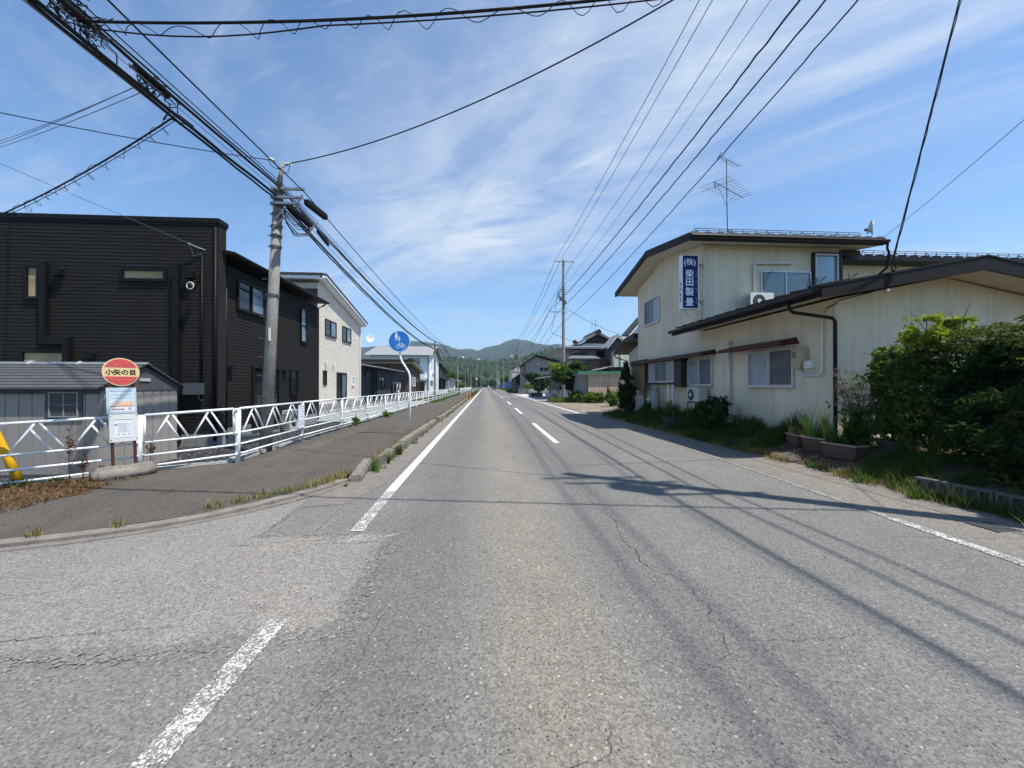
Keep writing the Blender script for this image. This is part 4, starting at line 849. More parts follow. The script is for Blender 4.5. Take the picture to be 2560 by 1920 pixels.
# ================================================================ houses further down on the left
def brick_house():
    X = -10.4; t = thing('cream_brick_house', 'two storey house in cream brick cladding with white edged sloping roof, behind the concrete pole', 'house', (-13, 29, 0))
    b = MB(); b.extr([(25.3, .35), (25.3, 7.95), (25.6, 8.1), (33.6, 6.45), (33.6, .35)], 'x', -20, X); b.build('wall', 'brick_cream', t)
    b = MB(); b.box(-20, X - .02, 25.22, 25.29, .35, 7.6); b.build('front_cladding', 'dark_grey_wall', t)
    b = MB(); b.box(-20, X + .015, 25.25, 33.62, -.1, .34); b.build('foundation', 'grey_concrete', t)
    b = MB(); b.extr([(24.6, 8.42), (25.4, 8.58), (34.1, 6.86), (34.1, 6.72), (25.4, 8.44), (24.6, 8.28)], 'x', -20.5, X + .5); b.build('roof', 'dark_grey_wall', t)
    b = MB(); b.extr([(24.66, 8.12), (25.4, 8.32), (34.05, 6.60), (34.05, 6.72), (25.4, 8.44), (24.66, 8.28)], 'x', X + .40, X + .48); b.extr([(24.66, 8.08), (24.74, 8.08), (24.74, 8.28), (24.66, 8.28)], 'x', -20.4, X + .48); b.extr([(24.74, 8.16), (25.4, 8.28), (34.0, 6.56), (34.0, 6.5), (25.4, 8.22), (24.74, 8.1)], 'x', -20.4, X + .40); b.build('bargeboard', 'white_paint', t)
    F = Fr((X, 0, 0), (0, 1, 0), (1, 0, 0))
    window(t, F, 26.34, 28.26, 4.85, 5.93, 'dark_brown', ('glass_dark', 'glass_sky'), .06, .07); window(t, F, 29.43, 31.29, 4.83, 5.93, 'dark_brown', ('glass_dark', 'glass_sky'), .06, .07)
    window(t, F, 26.04, 26.6, 1.59, 2.54, 'dark_brown', ('glass_dark',), .06, .07, sill=False); window(t, F, 28.38, 30.26, .5, 2.5, 'dark_brown', ('glass_dark', 'glass_sky'), .08, .08, name='patio_door', sill=False)
    window(t, F, 31.5, 31.95, 1.6, 2.3, 'white_paint', ('glass_sky',), .06, .06)
    for y in (26.4, 27.65): b = MB(); b.lathe((X + .12, y, 2.92), [(.07, 0), (.07, .22), (.05, .24)], 10); b.build('wall_lamp', 'white_plastic', t)
    b = MB(); b.tube([(X + .06, 33.5, 6.5), (X + .06, 33.5, 0)], .045, 8); b.build('downpipe', 'white_plastic', t)
    d = MB(); d.lathe((X + .75, 33.8, 5.5), [(.02, 0), (.2, .04), (.32, .10), (.33, .10), (.21, .03), (.02, -.02)], 24, (.35, -.93, .25)); dd = d.build('satellite_dish', 'white_plastic', t, smooth=True)
    d = MB(); d.tube([(X + .06, 33.5, 5.4), (X + .5, 33.7, 5.4), (X + .72, 33.78, 5.5)], .02); d.tube([(X + .75, 33.8, 5.3), (X + .85, 33.5, 5.35)], .012); d.build('arm', 'galv', dd)
    b = MB(); b.box(X + .01, X + .35, 31.0, 31.8, 0, .55)
    o = ac_unit('air_conditioner', 'white outdoor air conditioner at the foot of the cream brick house', (X + .2, 31.0, 0), R(90), .8, .62, mat='white_plastic')
brick_house()
def navy_house():
    X = -11.6; t = thing('navy_bungalow', 'low dark navy bungalow with a round porch lamp, beyond the cream brick house', 'house', (-14, 43, 0))
    b = MB(); b.box(-19, X, 42.9, 52, 0, 3.45); b.box(-19, X - .5, 34.6, 42.9, 0, 3.45); b.build('wall', 'navy_wall', t)
    b = MB(); b.extr([(-10.8, 3.36), (-10.8, 3.5), (-19, 4.3), (-19, 4.15)], 'y', 34.0, 53.4); b.build('roof', 'dark_grey_wall', t)
    b = MB(); b.tube([(-10.75, 34, 3.4), (-10.75, 53.4, 3.4)], .07, 8); b.build('gutter', 'tile_grey', t)
    F = Fr((X, 0, 0), (0, 1, 0), (1, 0, 0)); F2 = Fr((X - .5, 0, 0), (0, 1, 0), (1, 0, 0))
    window(t, F, 43.9, 46.2, 1.35, 2.55, 'black_metal', ('glass_dark', 'glass_sky'), .07, .09); window(t, F2, 36.2, 38.2, 1.45, 2.45, 'black_metal', ('glass_sky',), .07, .12)
    window(t, F, 49.6, 51.2, .1, 2.1, 'black_metal', ('glass_dark', 'glass_dark'), .07, .09, name='patio_door', sill=False)
    b = MB(); b.lathe((X - .4, 40.9, 2.75), [(.30, 0), (.32, .05), (.24, .14), (.05, .18)], 18, (1, 0, 0)); b.build('porch_lamp', 'galv_dark', t, smooth=True)
    b = MB(); b.tube([(X + .05, 42.92, 3.4), (X + .05, 42.92, 0)], .05, 6); b.build('downpipe', 'black_metal', t)
navy_house()
def laundry():
    t = thing('laundry_rack', 'black and white laundry hanging on a drying pole in front of the navy bungalow', 'laundry', (-10.4, 47, 0)); rgl = random.Random(2)
    b = MB(); b.tube([(-10.4, 45.6, 0), (-10.4, 45.6, 2.0)], .02); b.tube([(-10.4, 49.0, 0), (-10.4, 49.0, 2.0)], .03); b.tube([(-10.4, 45.4, 1.9), (-10.4, 49.2, 1.95)], .02); b.build('pole', 'clothes_pole', t)
    for i in range(8):
        y = 45.8 + i * .42; w = rgl.uniform(.12, .2); h = rgl.uniform(.6, 1.15); x = -10.4 + rgl.uniform(-.06, .06); b = MB(); n = 6; vs = []
        for j in range(n + 1):
            for k in range(4): vs.append((x - w * 1.6 + 3.2 * w * k / 3 * (1 - .12 * j / n), y + .05 * math.sin(k * 2.1 + j), 1.88 - h * j / n))
        b.add(vs, [(j * 4 + k, j * 4 + k + 1, j * 4 + k + 5, j * 4 + k + 4) for j in range(n) for k in range(3)])
        b.build('garment', ('cloth_black', 'cloth_black', 'cloth_white', 'cloth_black', 'cloth_black', 'cloth_white', 'cloth_black', 'cloth_black')[i], t, recalc=False)
laundry()
def brown_house():
    X = -11; t = thing('brown_bungalow', 'single storey brown house with dark fascia roof behind the navy bungalow', 'house', (-15, 62, 0))
    b = MB(); b.extr([(59.8, 0), (59.8, 4.85), (67.5, 3.7), (67.5, 0)], 'x', -27, X); b.build('wall', 'brown_wall', t)
    b = MB(); b.extr([(58.7, 5.02), (58.7, 5.42), (59.4, 5.40), (68.4, 3.98), (68.4, 3.7)], 'x', -28, X + .55); b.build('roof', 'dark_brown', t)
    b = MB(); b.extr([(58.75, 4.94), (58.75, 5.02), (68.35, 3.72), (68.35, 3.62)], 'x', -28, X + .6); b.build('soffit', 'soffit_beige', t)
    F = Fr((X, 0, 0), (0, 1, 0), (1, 0, 0)); window(t, F, 60.6, 62.8, 1.5, 2.85, 'white_paint', ('glass_dark', 'glass_sky'), .08, .1); window(t, F, 64.0, 65.6, .1, 2.2, 'dark_brown', ('glass_dark',), .08, .1, name='front_door', sill=False)
brown_house()
b = MB(); 
for k in range(16): b.box(-10.3, -10.24, 62.5 + k * .33, 62.7 + k * .33, .05, 2.3)
b.box(-10.32, -10.22, 62.4, 68, .2, .28); b.box(-10.32, -10.22, 62.4, 68, 2.1, 2.18); o = b.build('slatted_screen', 'black_metal', base=(-10.3, 65, 0)); tag(o, 'black upright slatted screen beside the brown bungalow', 'screen')
def white_house():
    X = -10.75; t = thing('white_two_storey_house', 'white two storey house with a grey ridged roof, left beyond the brown bungalow', 'house', (-15, 82, 0))
    b = MB(); b.extr([(76.4, 0), (76.4, 7.5), (84, 9.3), (92, 7.5), (92, 0)], 'x', -21.8, X); b.build('wall', 'white_wall', t)
    b = MB()
    for s in (0,): b.extr([(75.4, 7.42), (75.4, 7.62), (84, 9.85), (93, 7.62), (93, 7.42), (84, 9.6)], 'x', -22.5, X + .75)
    b.build('roof', 'roof_grey', t); b = MB(); b.box(-22.5, X + .78, 75.3, 75.42, 7.38, 7.6); b.build('fascia', 'white_paint', t)
    F = Fr((0, 76.4, 0), (1, 0, 0), (0, -1, 0)); FE = Fr((X, 0, 0), (0, 1, 0), (1, 0, 0))
    window(t, F, -20.4, -18.1, 5.6, 6.7, 'white_paint', ('glass_dark', 'glass_sky'), .08, .1); window(t, F, -14.9, -12.3, 5.55, 6.95, 'white_paint', ('glass_dark', 'glass_sky'), .08, .1)
    window(t, FE, 78, 82, 2.6, 4.0, 'white_paint', ('glass_sky', 'glass_dark'), .4, .12, name='bay_window'); window(t, FE, 84.5, 86.5, .1, 2.3, 'dark_grey_wall', ('glass_dark',), .1, .1, name='front_door', sill=False); window(t, FE, 79, 79.8, 5.3, 6.7, 'white_paint', ('glass_dark',), .08, .1)
    b = MB(); b.tube([(X - .1, 76.3, 7.4), (X - .1, 76.3, 0)], .09, 6); b.build('downpipe', 'tile_grey', t)
    b = MB(); b.extr([(-13.2, 3.1), (-13.2, 3.25), (-10.9, 3.0), (-10.9, 2.9)], 'y', 75.2, 76.3); b.build('porch_roof', 'white_paint', t)
white_house()
def black_garage():
    X = -10.6; t = thing('black_house', 'tall black house with an open dark carport bay, beyond the white two storey house', 'house', (-14, 105, 0))
    b = MB(); b.extr([(99, 3.3), (99, 6.6), (113, 5.1), (113, 3.3)], 'x', -22, X - .6); b.box(-22, X - .6, 112.6, 113, 0, 3.3); b.box(-22, -21.5, 99, 113, 0, 3.3); b.build('wall', 'dark_grey_wall', t)
    b = MB(); b.extr([(98, 6.75), (98, 6.95), (114, 5.3), (114, 5.1)], 'x', -22.4, X - .1); b.build('roof', 'black_metal', t)
    b = MB(); b.box(-22, X + .2, 97.4, 117, 3.35, 3.62); b.build('carport_roof', 'dark_grey_wall', t); b = MB(); b.box(X - .2, X + .1, 112, 116.5, 0, 3.35); b.build('carport_wall', 'grey_wall', t); b = MB(); b.box(X - .1, X, 97.6, 97.8, 0, 3.35); b.build('post', 'galv_dark', t)
    F = Fr((X - .6, 0, 0), (0, 1, 0), (1, 0, 0)); window(t, F, 107, 109, 4.0, 4.9, 'black_metal', ('glass_dark',), .08, .1)
black_garage()
def small_far(name, label, x0, x1, y0, y1, h, hr, wall, roof):
    t = thing(name, label, 'house', ((x0 + x1) / 2, y0, 0)); xm = (x0 + x1) / 2; b = MB(); b.extr([(x0, 0), (x0, h), (xm, hr), (x1, h), (x1, 0)], 'y', y0, y1); b.build('wall', wall, t)
    b = MB(); b.extr([(x0 - .6, h - .2), (x0 - .6, h), (xm, hr + .3), (x1 + .6, h), (x1 + .6, h - .2), (xm, hr + .05)], 'y', y0 - .6, y1 + .6); b.build('roof', roof, t)
    F = Fr((0, y0, 0), (1, 0, 0), (0, -1, 0)); window(t, F, x0 + .6, x0 + (x1 - x0) * .4, 1, min(2.2, h * .8), 'white_paint', ('glass_dark', 'glass_sky'), .1, .12); return t
small_far('storage_hut', 'small white walled hut beside the far black carport', -12.4, -9.5, 122, 128, 3.2, 3.6, 'white_wall', 'tile_grey')
small_far('low_house', 'low dark walled house with pale roof, far left among the trees', -18, -11.8, 176, 190, 3.6, 5.2, 'dark_brown', 'roof_grey')
small_far('low_house', 'low brown house with flat pale roof, farthest on the left side', -16, -9.5, 250, 262, 3.4, 4.0, 'brown_wall', 'roof_grey')
small_far('low_house', 'grey roofed house far down the left side, just by the street lamp', -24, -14, 320, 334, 5, 7.0, 'stucco_white', 'tile_grey')

# ================================================================ RIGHT: tatami shop house
W = 'shop_wall'
def snow_guard(t, x0, x1, y, z, name='snow_guard', h=.2):
    b = MB()
    for dy, dz in ((-.02, .0), (.06, .10), (.14, h)): b.tube([(x0, y + dy, z + dz), (x1, y + dy, z + dz + .0)], .012, 4)
    n = int((x1 - x0) / .42)
    for i in range(n + 1):
        x = x0 + (x1 - x0) * i / n; b.tube([(x - .16, y - .03, z - .02), (x + .05, y + .14, z + h)], .010, 4); b.tube([(x + .06, y + .14, z + h), (x + .05, y + .2, z + .03)], .010, 4)
        if i % 3 == 0: b.tube([(x - .2, y - .03, z - .02), (x + .03, y + .14, z + h), (x + .08, y + .05, z + .0)], .014, 4)
    return b.build(name, 'galv_dark', t)
def shop():
    t = thing('shop_house', 'cream two storey shop house with low brown roofs and awnings on the right roadside', 'house', (10, 13, .3))
    X = 7.5
    b = MB(); b.extr([(X, .1), (X, 3.42), (10.1, 3.93), (12.7, 3.42), (12.7, .1)], 'y', 8.0, 13.09)
    b.extr([(13.1, .1), (13.1, 6.42), (16.07, 6.9), (18.91, 6.25), (18.91, .1)], 'x', X, 12.48); b.box(12.49, 24, 14.0, 19, .1, 6.2); b.build('wall', W, t)
    b = MB(); b.box(X - .004, X + .05, 7.985, 8.04, .1, 3.4); b.box(X - .012, X + .2, 13.07, 13.13, 3.6, 6.3); b.build('corner_trim', 'soffit_beige', t)
    # upper roof
    b = MB(); b.extr([(12.46, 6.44), (12.46, 6.56), (16.07, 7.16), (19.9, 6.38), (19.9, 6.24), (16.07, 7.02)], 'x', 6.70, 13.55)
    b.extr([(12.46, 6.56), (12.5, 6.60), (16.07, 7.20), (16.2, 7.17)], 'x', 6.7, 13.55); r1 = b.build('roof', 'roof_metal_brown', t)
    b = MB()
    for k in range(16): x = 6.9 + k * .435; b = MB(); b.box(x - .1, x + .12, 12.50, 12.75, 6.585, 6.63); b.build('eave_tile', 'roof_metal_brown', r1)
    b = MB(); b.extr([(12.52, 6.35), (12.52, 6.44), (16.07, 7.02), (19.82, 6.24), (19.82, 6.14), (16.07, 6.90)], 'x', 6.77, 13.48); b.build('soffit', 'soffit_beige', t)
    b = MB(); b.extr([(12.44, 6.34), (12.44, 6.555), (16.07, 7.15), (19.92, 6.37), (19.92, 6.13), (16.07, 6.92)], 'x', 6.68, 6.76); b.extr([(12.44, 6.34), (12.44, 6.555), (16.07, 7.15), (19.92, 6.37), (19.92, 6.13), (16.07, 6.92)], 'x', 13.49, 13.56); b.box(6.76, 13.49, 12.455, 12.515, 6.32, 6.46); b.build('bargeboard', 'roof_brown', t)
    b = MB(); b.tube([(6.7, 12.38, 6.46), (13.6, 12.38, 6.44)], .06, 8); b.tube([(13.55, 12.38, 6.42), (13.55, 12.4, 6.2), (13.72, 12.5, 6.1), (13.75, 12.6, 5.6), (13.75, 13.3, 5.2)], .04, 6); b.build('gutter', 'roof_metal_brown', t)
    snow_guard(t, 7.0, 12.9, 12.62, 6.64, h=.20)
    b = MB(); b.box(12.5, 13.3, 13.1, 13.2, 6.22, 6.36); b.build('beam_end', 'dark_brown', t)
    # right wing roof
    b = MB(); b.extr([(13.35, 6.12), (13.35, 6.28), (16.8, 6.9), (20, 6.3), (20, 6.1)], 'x', 12.95, 25); r2 = b.build('roof', 'roof_metal_brown', t)
    b = MB()
    for k in range(24): x = 13.05 + k * .45; b = MB(); b.box(x - .1, x + .12, 13.4, 13.7, 6.30, 6.35); b.build('eave_tile', 'roof_metal_brown', r2)
    snow_guard(t, 13.9, 24, 13.5, 6.36, h=.20)
    # low roof in front
    zr = lambda x: 3.50 + (4.16 - 3.50) * (x - 6.55) / 3.55
    b = MB(); b.extr([(6.55, 3.40), (6.55, 3.50), (10.1, 4.16), (13.65, 3.50), (13.65, 3.40), (10.1, 4.04)], 'y', 7.27, 13.06); b.extr([(6.55, 3.40), (6.55, 3.50), (7.44, zr(7.44)), (7.44, zr(7.44) - .1)], 'y', 13.06, 13.45); r3 = b.build('roof', 'roof_metal_brown', t)
    b = MB()
    for k in range(13): y = 7.45 + k * .465; b.extr([(6.53, 3.515), (6.53, 3.56), (7.3, 3.71), (7.42, 3.69)], 'y', y, y + .12); 
    b.extr([(6.50, 3.48), (6.5, 3.52), (10.1, 4.195), (13.7, 3.52), (13.7, 3.48), (10.1, 4.163)], 'y', 7.24, 7.36); b.build('roof_rib', 'roof_metal_brown', r3)
    b = MB(); b.extr([(6.62, 3.32), (6.62, 3.40), (10.1, 4.04), (13.6, 3.40), (13.6, 3.32), (10.1, 3.955)], 'y', 7.30, 13.0); b.build('soffit', 'soffit_beige', t)
    b = MB(); b.extr([(6.56, 3.27), (6.56, 3.49), (10.1, 4.155), (13.65, 3.49), (13.65, 3.27), (10.1, 3.885)], 'y', 7.255, 7.30); b.box(6.545, 6.61, 7.30, 13.44, 3.30, 3.42); b.build('bargeboard', 'roof_brown', t)
    b = MB(); b.tube([(6.48, 7.4, 3.40), (6.48, 13.5, 3.43)], .055, 8); b.build('gutter', 'roof_metal_brown', t)
    b = MB(); b.tube([(6.50, 8.05, 3.38), (6.50, 8.02, 3.2), (6.58, 8.0, 3.12), (7.40, 7.93, 3.0), (7.46, 7.925, 2.93), (7.46, 7.925, .3)], .038, 10); b.build('downpipe', 'roof_metal_brown', t, smooth=True)
    # road side openings
    F = Fr((X, 0, 0), (0, 1, 0), (-1, 0, 0)); FF = Fr((0, 8.0, 0), (1, 0, 0), (0, -1, 0)); FU = Fr((0, 13.1, 0), (1, 0, 0), (0, -1, 0))
    window(t, F, 9.06, 10.73, 1.53, 2.49, 'alu_frame', ('glass_screen', 'glass_frost'), .07, .045)
    window(t, F, 12.5, 14.08, 1.56, 2.49, 'alu_frame', ('glass_screen', 'glass_frost'), .07, .045)
    b = MB(); b.fb(F, 14.60, 17.0, 1.68, 2.56, 0, .26); b.fb(F, 14.10, 14.60, 1.50, 2.56, 0, .29); b.fb(F, 14.58, 17.02, 1.60, 1.68, 0, .30); b.build('bay_box', 'dark_brown', t)
    window(t, F, 14.66, 16.95, 1.71, 2.52, 'alu_frame', ('glass_frost', 'glass_screen', 'glass_screen', 'glass_frost'), .04, .04, depth0=.261)
    window(t, F, 16.46, 18.05, 4.34, 5.46, 'alu_frame', ('glass_sky', 'glass_screen'), .06, .045)
    for a0, a1, z in ((12.30, 18.5, 2.58), (8.92, 11.45, 2.56)):
        b = MB(); b.add([F.p(a0, z, 0), F.p(a1, z, 0), F.p(a1 - .05, z, .52), F.p(a0 - .0, z, .52), F.p(a0 + .1, z + .17, 0), F.p(a1 - .1, z + .17, 0), F.p(a1 - .06, z + .05, .52), F.p(a0 + .01, z + .05, .52)], [(0, 3, 2, 1), (4, 5, 6, 7), (0, 1, 5, 4), (1, 2, 6, 5), (2, 3, 7, 6), (3, 0, 4, 7)]); aw = b.build('awning', 'awning_brown', t)
        b = MB(); b.fb(F, a0 - .01, a1 - .04, z - .05, z + .02, .50, .53); b.build('awning_fascia', 'awning_brown', aw)
    b = MB(); b.fb(F, 17.33, 18.95, 1.32, 2.52, .30, .33); b.build('reed_panel', 'board_panel', t)
    b = MB(); b.fb(F, 17.15, 18.98, 2.52, 2.74, .2, .36); b.build('panel_header', 'dark_brown', t)
    window(t, F, 16.5, 17.2, .55, 1.52, 'alu_frame', ('glass_sky',), .05, .05, name='side_door', sill=False)
    b = MB(); b.fb(F, 17.3, 17.36, .4, 2.5, .28, .32); b.build('post', 'dark_brown', t)
    b = MB(); b.tube([(X - .09, 11.53, .5), (X - .09, 11.53, 2.88)], .05, 12); b.lathe((X - .09, 11.53, 2.88), [(.05, 0), (.056, .02), (0, .03)], 12); b.build('flue_pipe', 'white_plastic', t, smooth=True)
    b = MB(); b.tube([(X - .3, 15.05, .35), (X - .3, 15.05, 1.60)], .05, 10); b.tube([(X - .3, 14.68, .35), (X - .3, 14.68, 1.60)], .05, 10); b.build('bay_prop', 'white_plastic', t)
    # meter and conduits
    b = MB(); b.fb(F, 8.64, 9.0, 2.12, 2.44, 0, .15); b.fextr(F, [(8.70, 2.12), (8.98, 2.12), (8.93, 1.98), (8.86, 1.93), (8.77, 1.96)], .01, .14); mt = b.build('electric_meter', 'meter_tan', t)
    b = MB(); b.fb(F, 8.86, 8.98, 2.21, 2.36, .15, .155); b.build('meter_glass', 'glass_dark', mt)
    b = MB(); b.fb(F, 8.46, 8.70, 1.95, 2.13, 0, .10); b.build('junction_box', 'white_plastic', t)
    b = MB(); b.tube([(X - .05, 8.85, 1.95), (X - .05, 8.83, 1.86), (X - .05, 8.76, 1.8), (X - .05, 8.4, 1.79), (X - .05, 8.28, 1.8), (X - .05, 8.24, 1.88), (X - .05, 8.24, 3.0), (X - .05, 8.2, 3.22)], .022, 8); b.tube([(X - .05, 8.62, 1.95), (X - .05, 8.6, 1.88), (X - .05, 8.5, 1.86), (X - .05, 8.5, 1.95)], .015, 6); b.build('conduit', 'white_plastic', t, smooth=True)
    # upper front windows
    window(t, FU, 9.55, 11.40, 4.58, 5.55, 'alu_frame', ('a', 'b'), .07, .05, curtain='cloth_white'); window(t, FU, 11.50, 12.40, 5.05, 6.18, 'alu_frame', ('a',), .10, .06, curtain='cloth_white')
    b = MB(); b.fb(FU, 11.44, 11.49, 4.6, 6.22, 0, .14); b.fb(FU, 12.41, 12.49, 4.6, 6.22, 0, .14); b.fb(FU, 11.49, 12.41, 6.185, 6.22, 0, .14); b.build('window_surround', 'dark_brown', t)
    b = MB(); b.tube([(9.30, 13.02, 4.6), (9.30, 13.02, 5.73), (9.38, 13.02, 5.80), (10.64, 13.02, 5.83), (10.7, 13.06, 5.83)], .045, 8); b.build('duct', 'white_plastic', t)
    b = MB()
    for a, z in ((9.62, 5.2), (11.32, 5.0), (11.56, 5.05), (12.75, 5.2)):
        b.tube([FU.p(a, z + .3, .1), FU.p(a, z - .3, .1)], .012, 5); b.tube([FU.p(a, z + .1, .1), FU.p(a + .16, z + .28, .28)], .012, 5); b.tube([FU.p(a, z - .1, .1), FU.p(a + .16, z + .28, .28)], .012, 5)
    b.build('laundry_bracket', 'galv_dark', t)
    # cable anchors on the gable
    b = MB()
    for k in range(3):
        b.lathe((7.95 + k * .05, 7.2, 3.76 + k * .06), [(.016, -.02), (.024, 0), (.016, .02)], 8); b.tube([(7.95 + k * .05, 7.2, 3.74 + k * .06), (7.93, 7.23, 3.5)], .006, 5)
    b.tube([(8.0, 7.25, 4.15), (7.96, 7.2, 3.9), (7.98, 7.22, 3.6), (7.9, 7.24, 3.42), (7.82, 7.26, 3.46)], .012, 6); b.build('service_anchor', 'black_cable', t)
    b = MB(); b.tube([(7.82, 7.26, 3.46), (7.7, 7.6, 3.42), (7.56, 7.95, 3.38), (7.5, 7.96, 3.3), (7.45, 8.15, 3.25)], .012, 6); b.build('service_cable', 'black_cable', t)
    b = MB(); b.lathe((7.88, 7.2, 3.42), [(.0, -.03), (.028, -.01), (.028, .02), (0, .03)], 8); b.build('insulator', 'white_plastic', t)
    # little lean-to at the far end
    b = MB(); b.box(7.9, 11.5, 18.93, 21.2, .05, 3.15); b.extr([(18.93, 3.15), (18.93, 3.95), (21.2, 3.3), (21.2, 3.15)], 'x', 7.9, 11.5); b.build('annex_wall', 'cream_wall', t)
    b = MB(); b.extr([(18.95, 3.92), (18.95, 4.14), (20.2, 4.05), (22.0, 3.50), (22.0, 3.32), (20.2, 3.85)], 'x', 7.3, 12); b.build('annex_roof', 'roof_metal_brown', t)
    b = MB(); b.tube([(7.3, 21.9, 3.35), (7.35, 21.8, 3.15), (7.8, 21.2, 2.9), (7.82, 21.2, .1)], .04, 8); b.build('downpipe', 'black_metal', t)
    return t
SHOP = shop()

def hanging_sign():
    t = thing('shop_sign', 'tall dark blue hanging shop sign with white characters on the corner of the shop house', 'shop sign', (6.97, 12.95, 4.18)); F = Fr((0, 12.92, 0), (1, 0, 0), (0, -1, 0))
    b = MB(); b.fb(F, 6.66, 7.24, 4.16, 6.0, -.22, 0); bx = b.build('sign_box', 'sign_white', t)
    b = MB(); b.fb(F, 6.685, 7.215, 4.19, 5.975, 0, .004); b.build('blue_face', 'sign_navy', bx)
    text('(株)', .26, F, 6.93, 5.74, .004, 'sign_white', 'lettering', bx, .001, .002, 1.0)
    for ch, z in zip('柴田製畳', (5.36, 5.07, 4.745, 4.40)): text(ch, .30, F, 6.92, z, .004, 'sign_white', 'lettering', bx, .001, .005, 1.0)
    for ch, z in zip('しばたせいじょう', (5.42, 5.31, 5.08, 4.84, 4.73, 4.53, 4.455, 4.36)): text(ch, .06, F, 7.155, z, .004, 'sign_pale', 'lettering', bx, .001, .001, 1.0)
    FL = Fr((6.66, 0, 0), (0, 1, 0), (-1, 0, 0))
    FLr = Fr((6.66, 0, 0), (0, -1, 0), (-1, 0, 0))
    for ch, z in zip('柴田製畳', (5.02, 4.84, 4.66, 4.48)): text(ch, .13, FLr, -13.03, z, .002, 'sign_navy', 'lettering', bx, .001, .001, 1.0)
    b = MB()
    for z in (5.70, 4.46): b.tube([(7.24, 13.03, z), (7.5, 13.05, z)], .012, 6); b.tube([(7.3, 13.03, z - .0), (7.5, 13.05, z - .14)], .01, 6)
    b.tube([(6.8, 13.03, 4.16), (7.15, 13.4, 3.95)], .008, 5); b.tube([(7.4, 13.05, 4.46), (7.44, 13.07, 4.2), (7.42, 13.07, 3.8)], .006, 5); b.build('bracket', 'black_metal', t)
hanging_sign()

def antenna():
    t = thing('tv_antenna', 'tall roof mast with two comb shaped aerials on the upper roof of the shop house', 'antenna', (9.6, 15, 7.05))
    b = MB(); b.tube([(9.62, 15, 6.95), (9.58, 15, 8.5), (9.56, 15, 10.52)], .022, 8, .016); b.build('mast', 'galv_dark', t)
    b = MB(); b.tube([(8.90, 14.75, 9.50), (9.56, 15, 9.38), (10.48, 15.35, 9.22)], .014, 6); b.tube([(9.55, 15, 8.72), (9.1, 14.85, 9.44)], .009, 5); b.tube([(9.55, 15, 8.72), (10.1, 15.2, 9.3)], .009, 5); bo = b.build('boom', 'galv_dark', t)
    b = MB(); dirv = Vector((.55, -.8, 0)).normalized() * -1
    for k in range(10):
        f = k / 9; p = Vector((8.92 + 1.54 * f, 14.76 + .58 * f, 9.50 - .27 * f)); l = .62 - .22 * f; b.tube([p - dirv * l, p + dirv * l], .007, 4)
    p = Vector((8.98, 14.78, 9.34)); b.tube([p - dirv * .62, p + dirv * .62], .007, 4); b.tube([(8.9, 14.75, 9.5), (9.0, 14.79, 9.25)], .016, 5); b.build('element', 'galv_dark', bo)
    b = MB(); b.tube([(9.2, 14.85, 10.58), (10.25, 15.2, 10.40)], .010, 5); b.tube([(9.3, 14.9, 10.5), (9.56, 15, 10.38), (9.9, 15.1, 10.36)], .008, 5); bo = b.build('boom', 'galv_dark', t)
    b = MB()
    for k in range(16): f = k / 15; p = Vector((9.2 + 1.05 * f, 14.85 + .35 * f, 10.58 - .18 * f)); b.tube([p - dirv * .13, p + dirv * .13], .004, 4)
    b.box(9.1, 9.3, 14.7, 14.95, 10.50, 10.62) if False else b.tube([(9.17, 14.7, 10.66), (9.17, 15.0, 10.5)], .02, 5); b.build('element', 'galv', bo)
    b = MB(); b.box(9.62, 9.72, 14.95, 15.03, 7.45, 7.72); b.build('amplifier', 'galv_dark', t)
antenna()
def roof_dish():
    t = thing('satellite_dish', 'grey satellite dish seen edge on at the right end of the upper shop roof', 'satellite dish', (13.3, 12.65, 6.78))
    b = MB(); b.lathe((13.32, 12.7, 7.02), [(.02, 0), (.15, .02), (.235, .07), (.24, .07), (.15, .0), (.02, -.03)], 24, (-.82, .50, .22)); b.build('reflector', 'white_plastic', t, smooth=True)
    b = MB(); b.tube([(13.32, 12.7, 6.76), (13.32, 12.7, 7.0)], .02, 6); b.tube([(13.3, 12.7, 6.85), (13.05, 12.62, 6.88)], .012, 6); b.box(12.98, 13.08, 12.58, 12.66, 6.86, 6.93); b.build('arm', 'galv_dark', t)
roof_dish()
ac_unit('air_conditioner', 'white outdoor air conditioner standing on the low roof below the curtained window', (9.25, 12.72, 4.10), 0, .82, .56, .3, 'white_plastic')
ac_unit('air_conditioner', 'cream outdoor air conditioner on the ground below the white flue pipe', (7.22, 11.45, .38), R(-90), .8, .55, .28)
ac_unit('air_conditioner', 'cream boxy outdoor unit on a thin metal stand under the middle shop window', (7.2, 13.0, .36), R(-90), .8, .50, .28, stand=.62)
ac_unit('air_conditioner', 'cream outdoor unit under the brown reed panel, behind the tall potted shrub', (7.15, 18.05, .30), R(-90), .75, .8, .28)
def gas_bottle(x, y, z, lab):
    t = thing('gas_cylinder', lab, 'gas cylinder', (x, y, z)); b = MB(); b.lathe((x, y, z), [(.15, .0), (.17, .04), (.17, .85), (.14, .95), (.06, 1.0)], 18); b.build('body', 'gas_grey', t, smooth=True); b = MB(); b.lathe((x, y, z + 1.0), [(.09, 0), (.09, .14), (.07, .14), (.07, .0)], 12); b.build('collar', 'gas_grey', t)
gas_bottle(7.2, 16.25, .34, 'grey gas cylinder standing beside the white bay props')

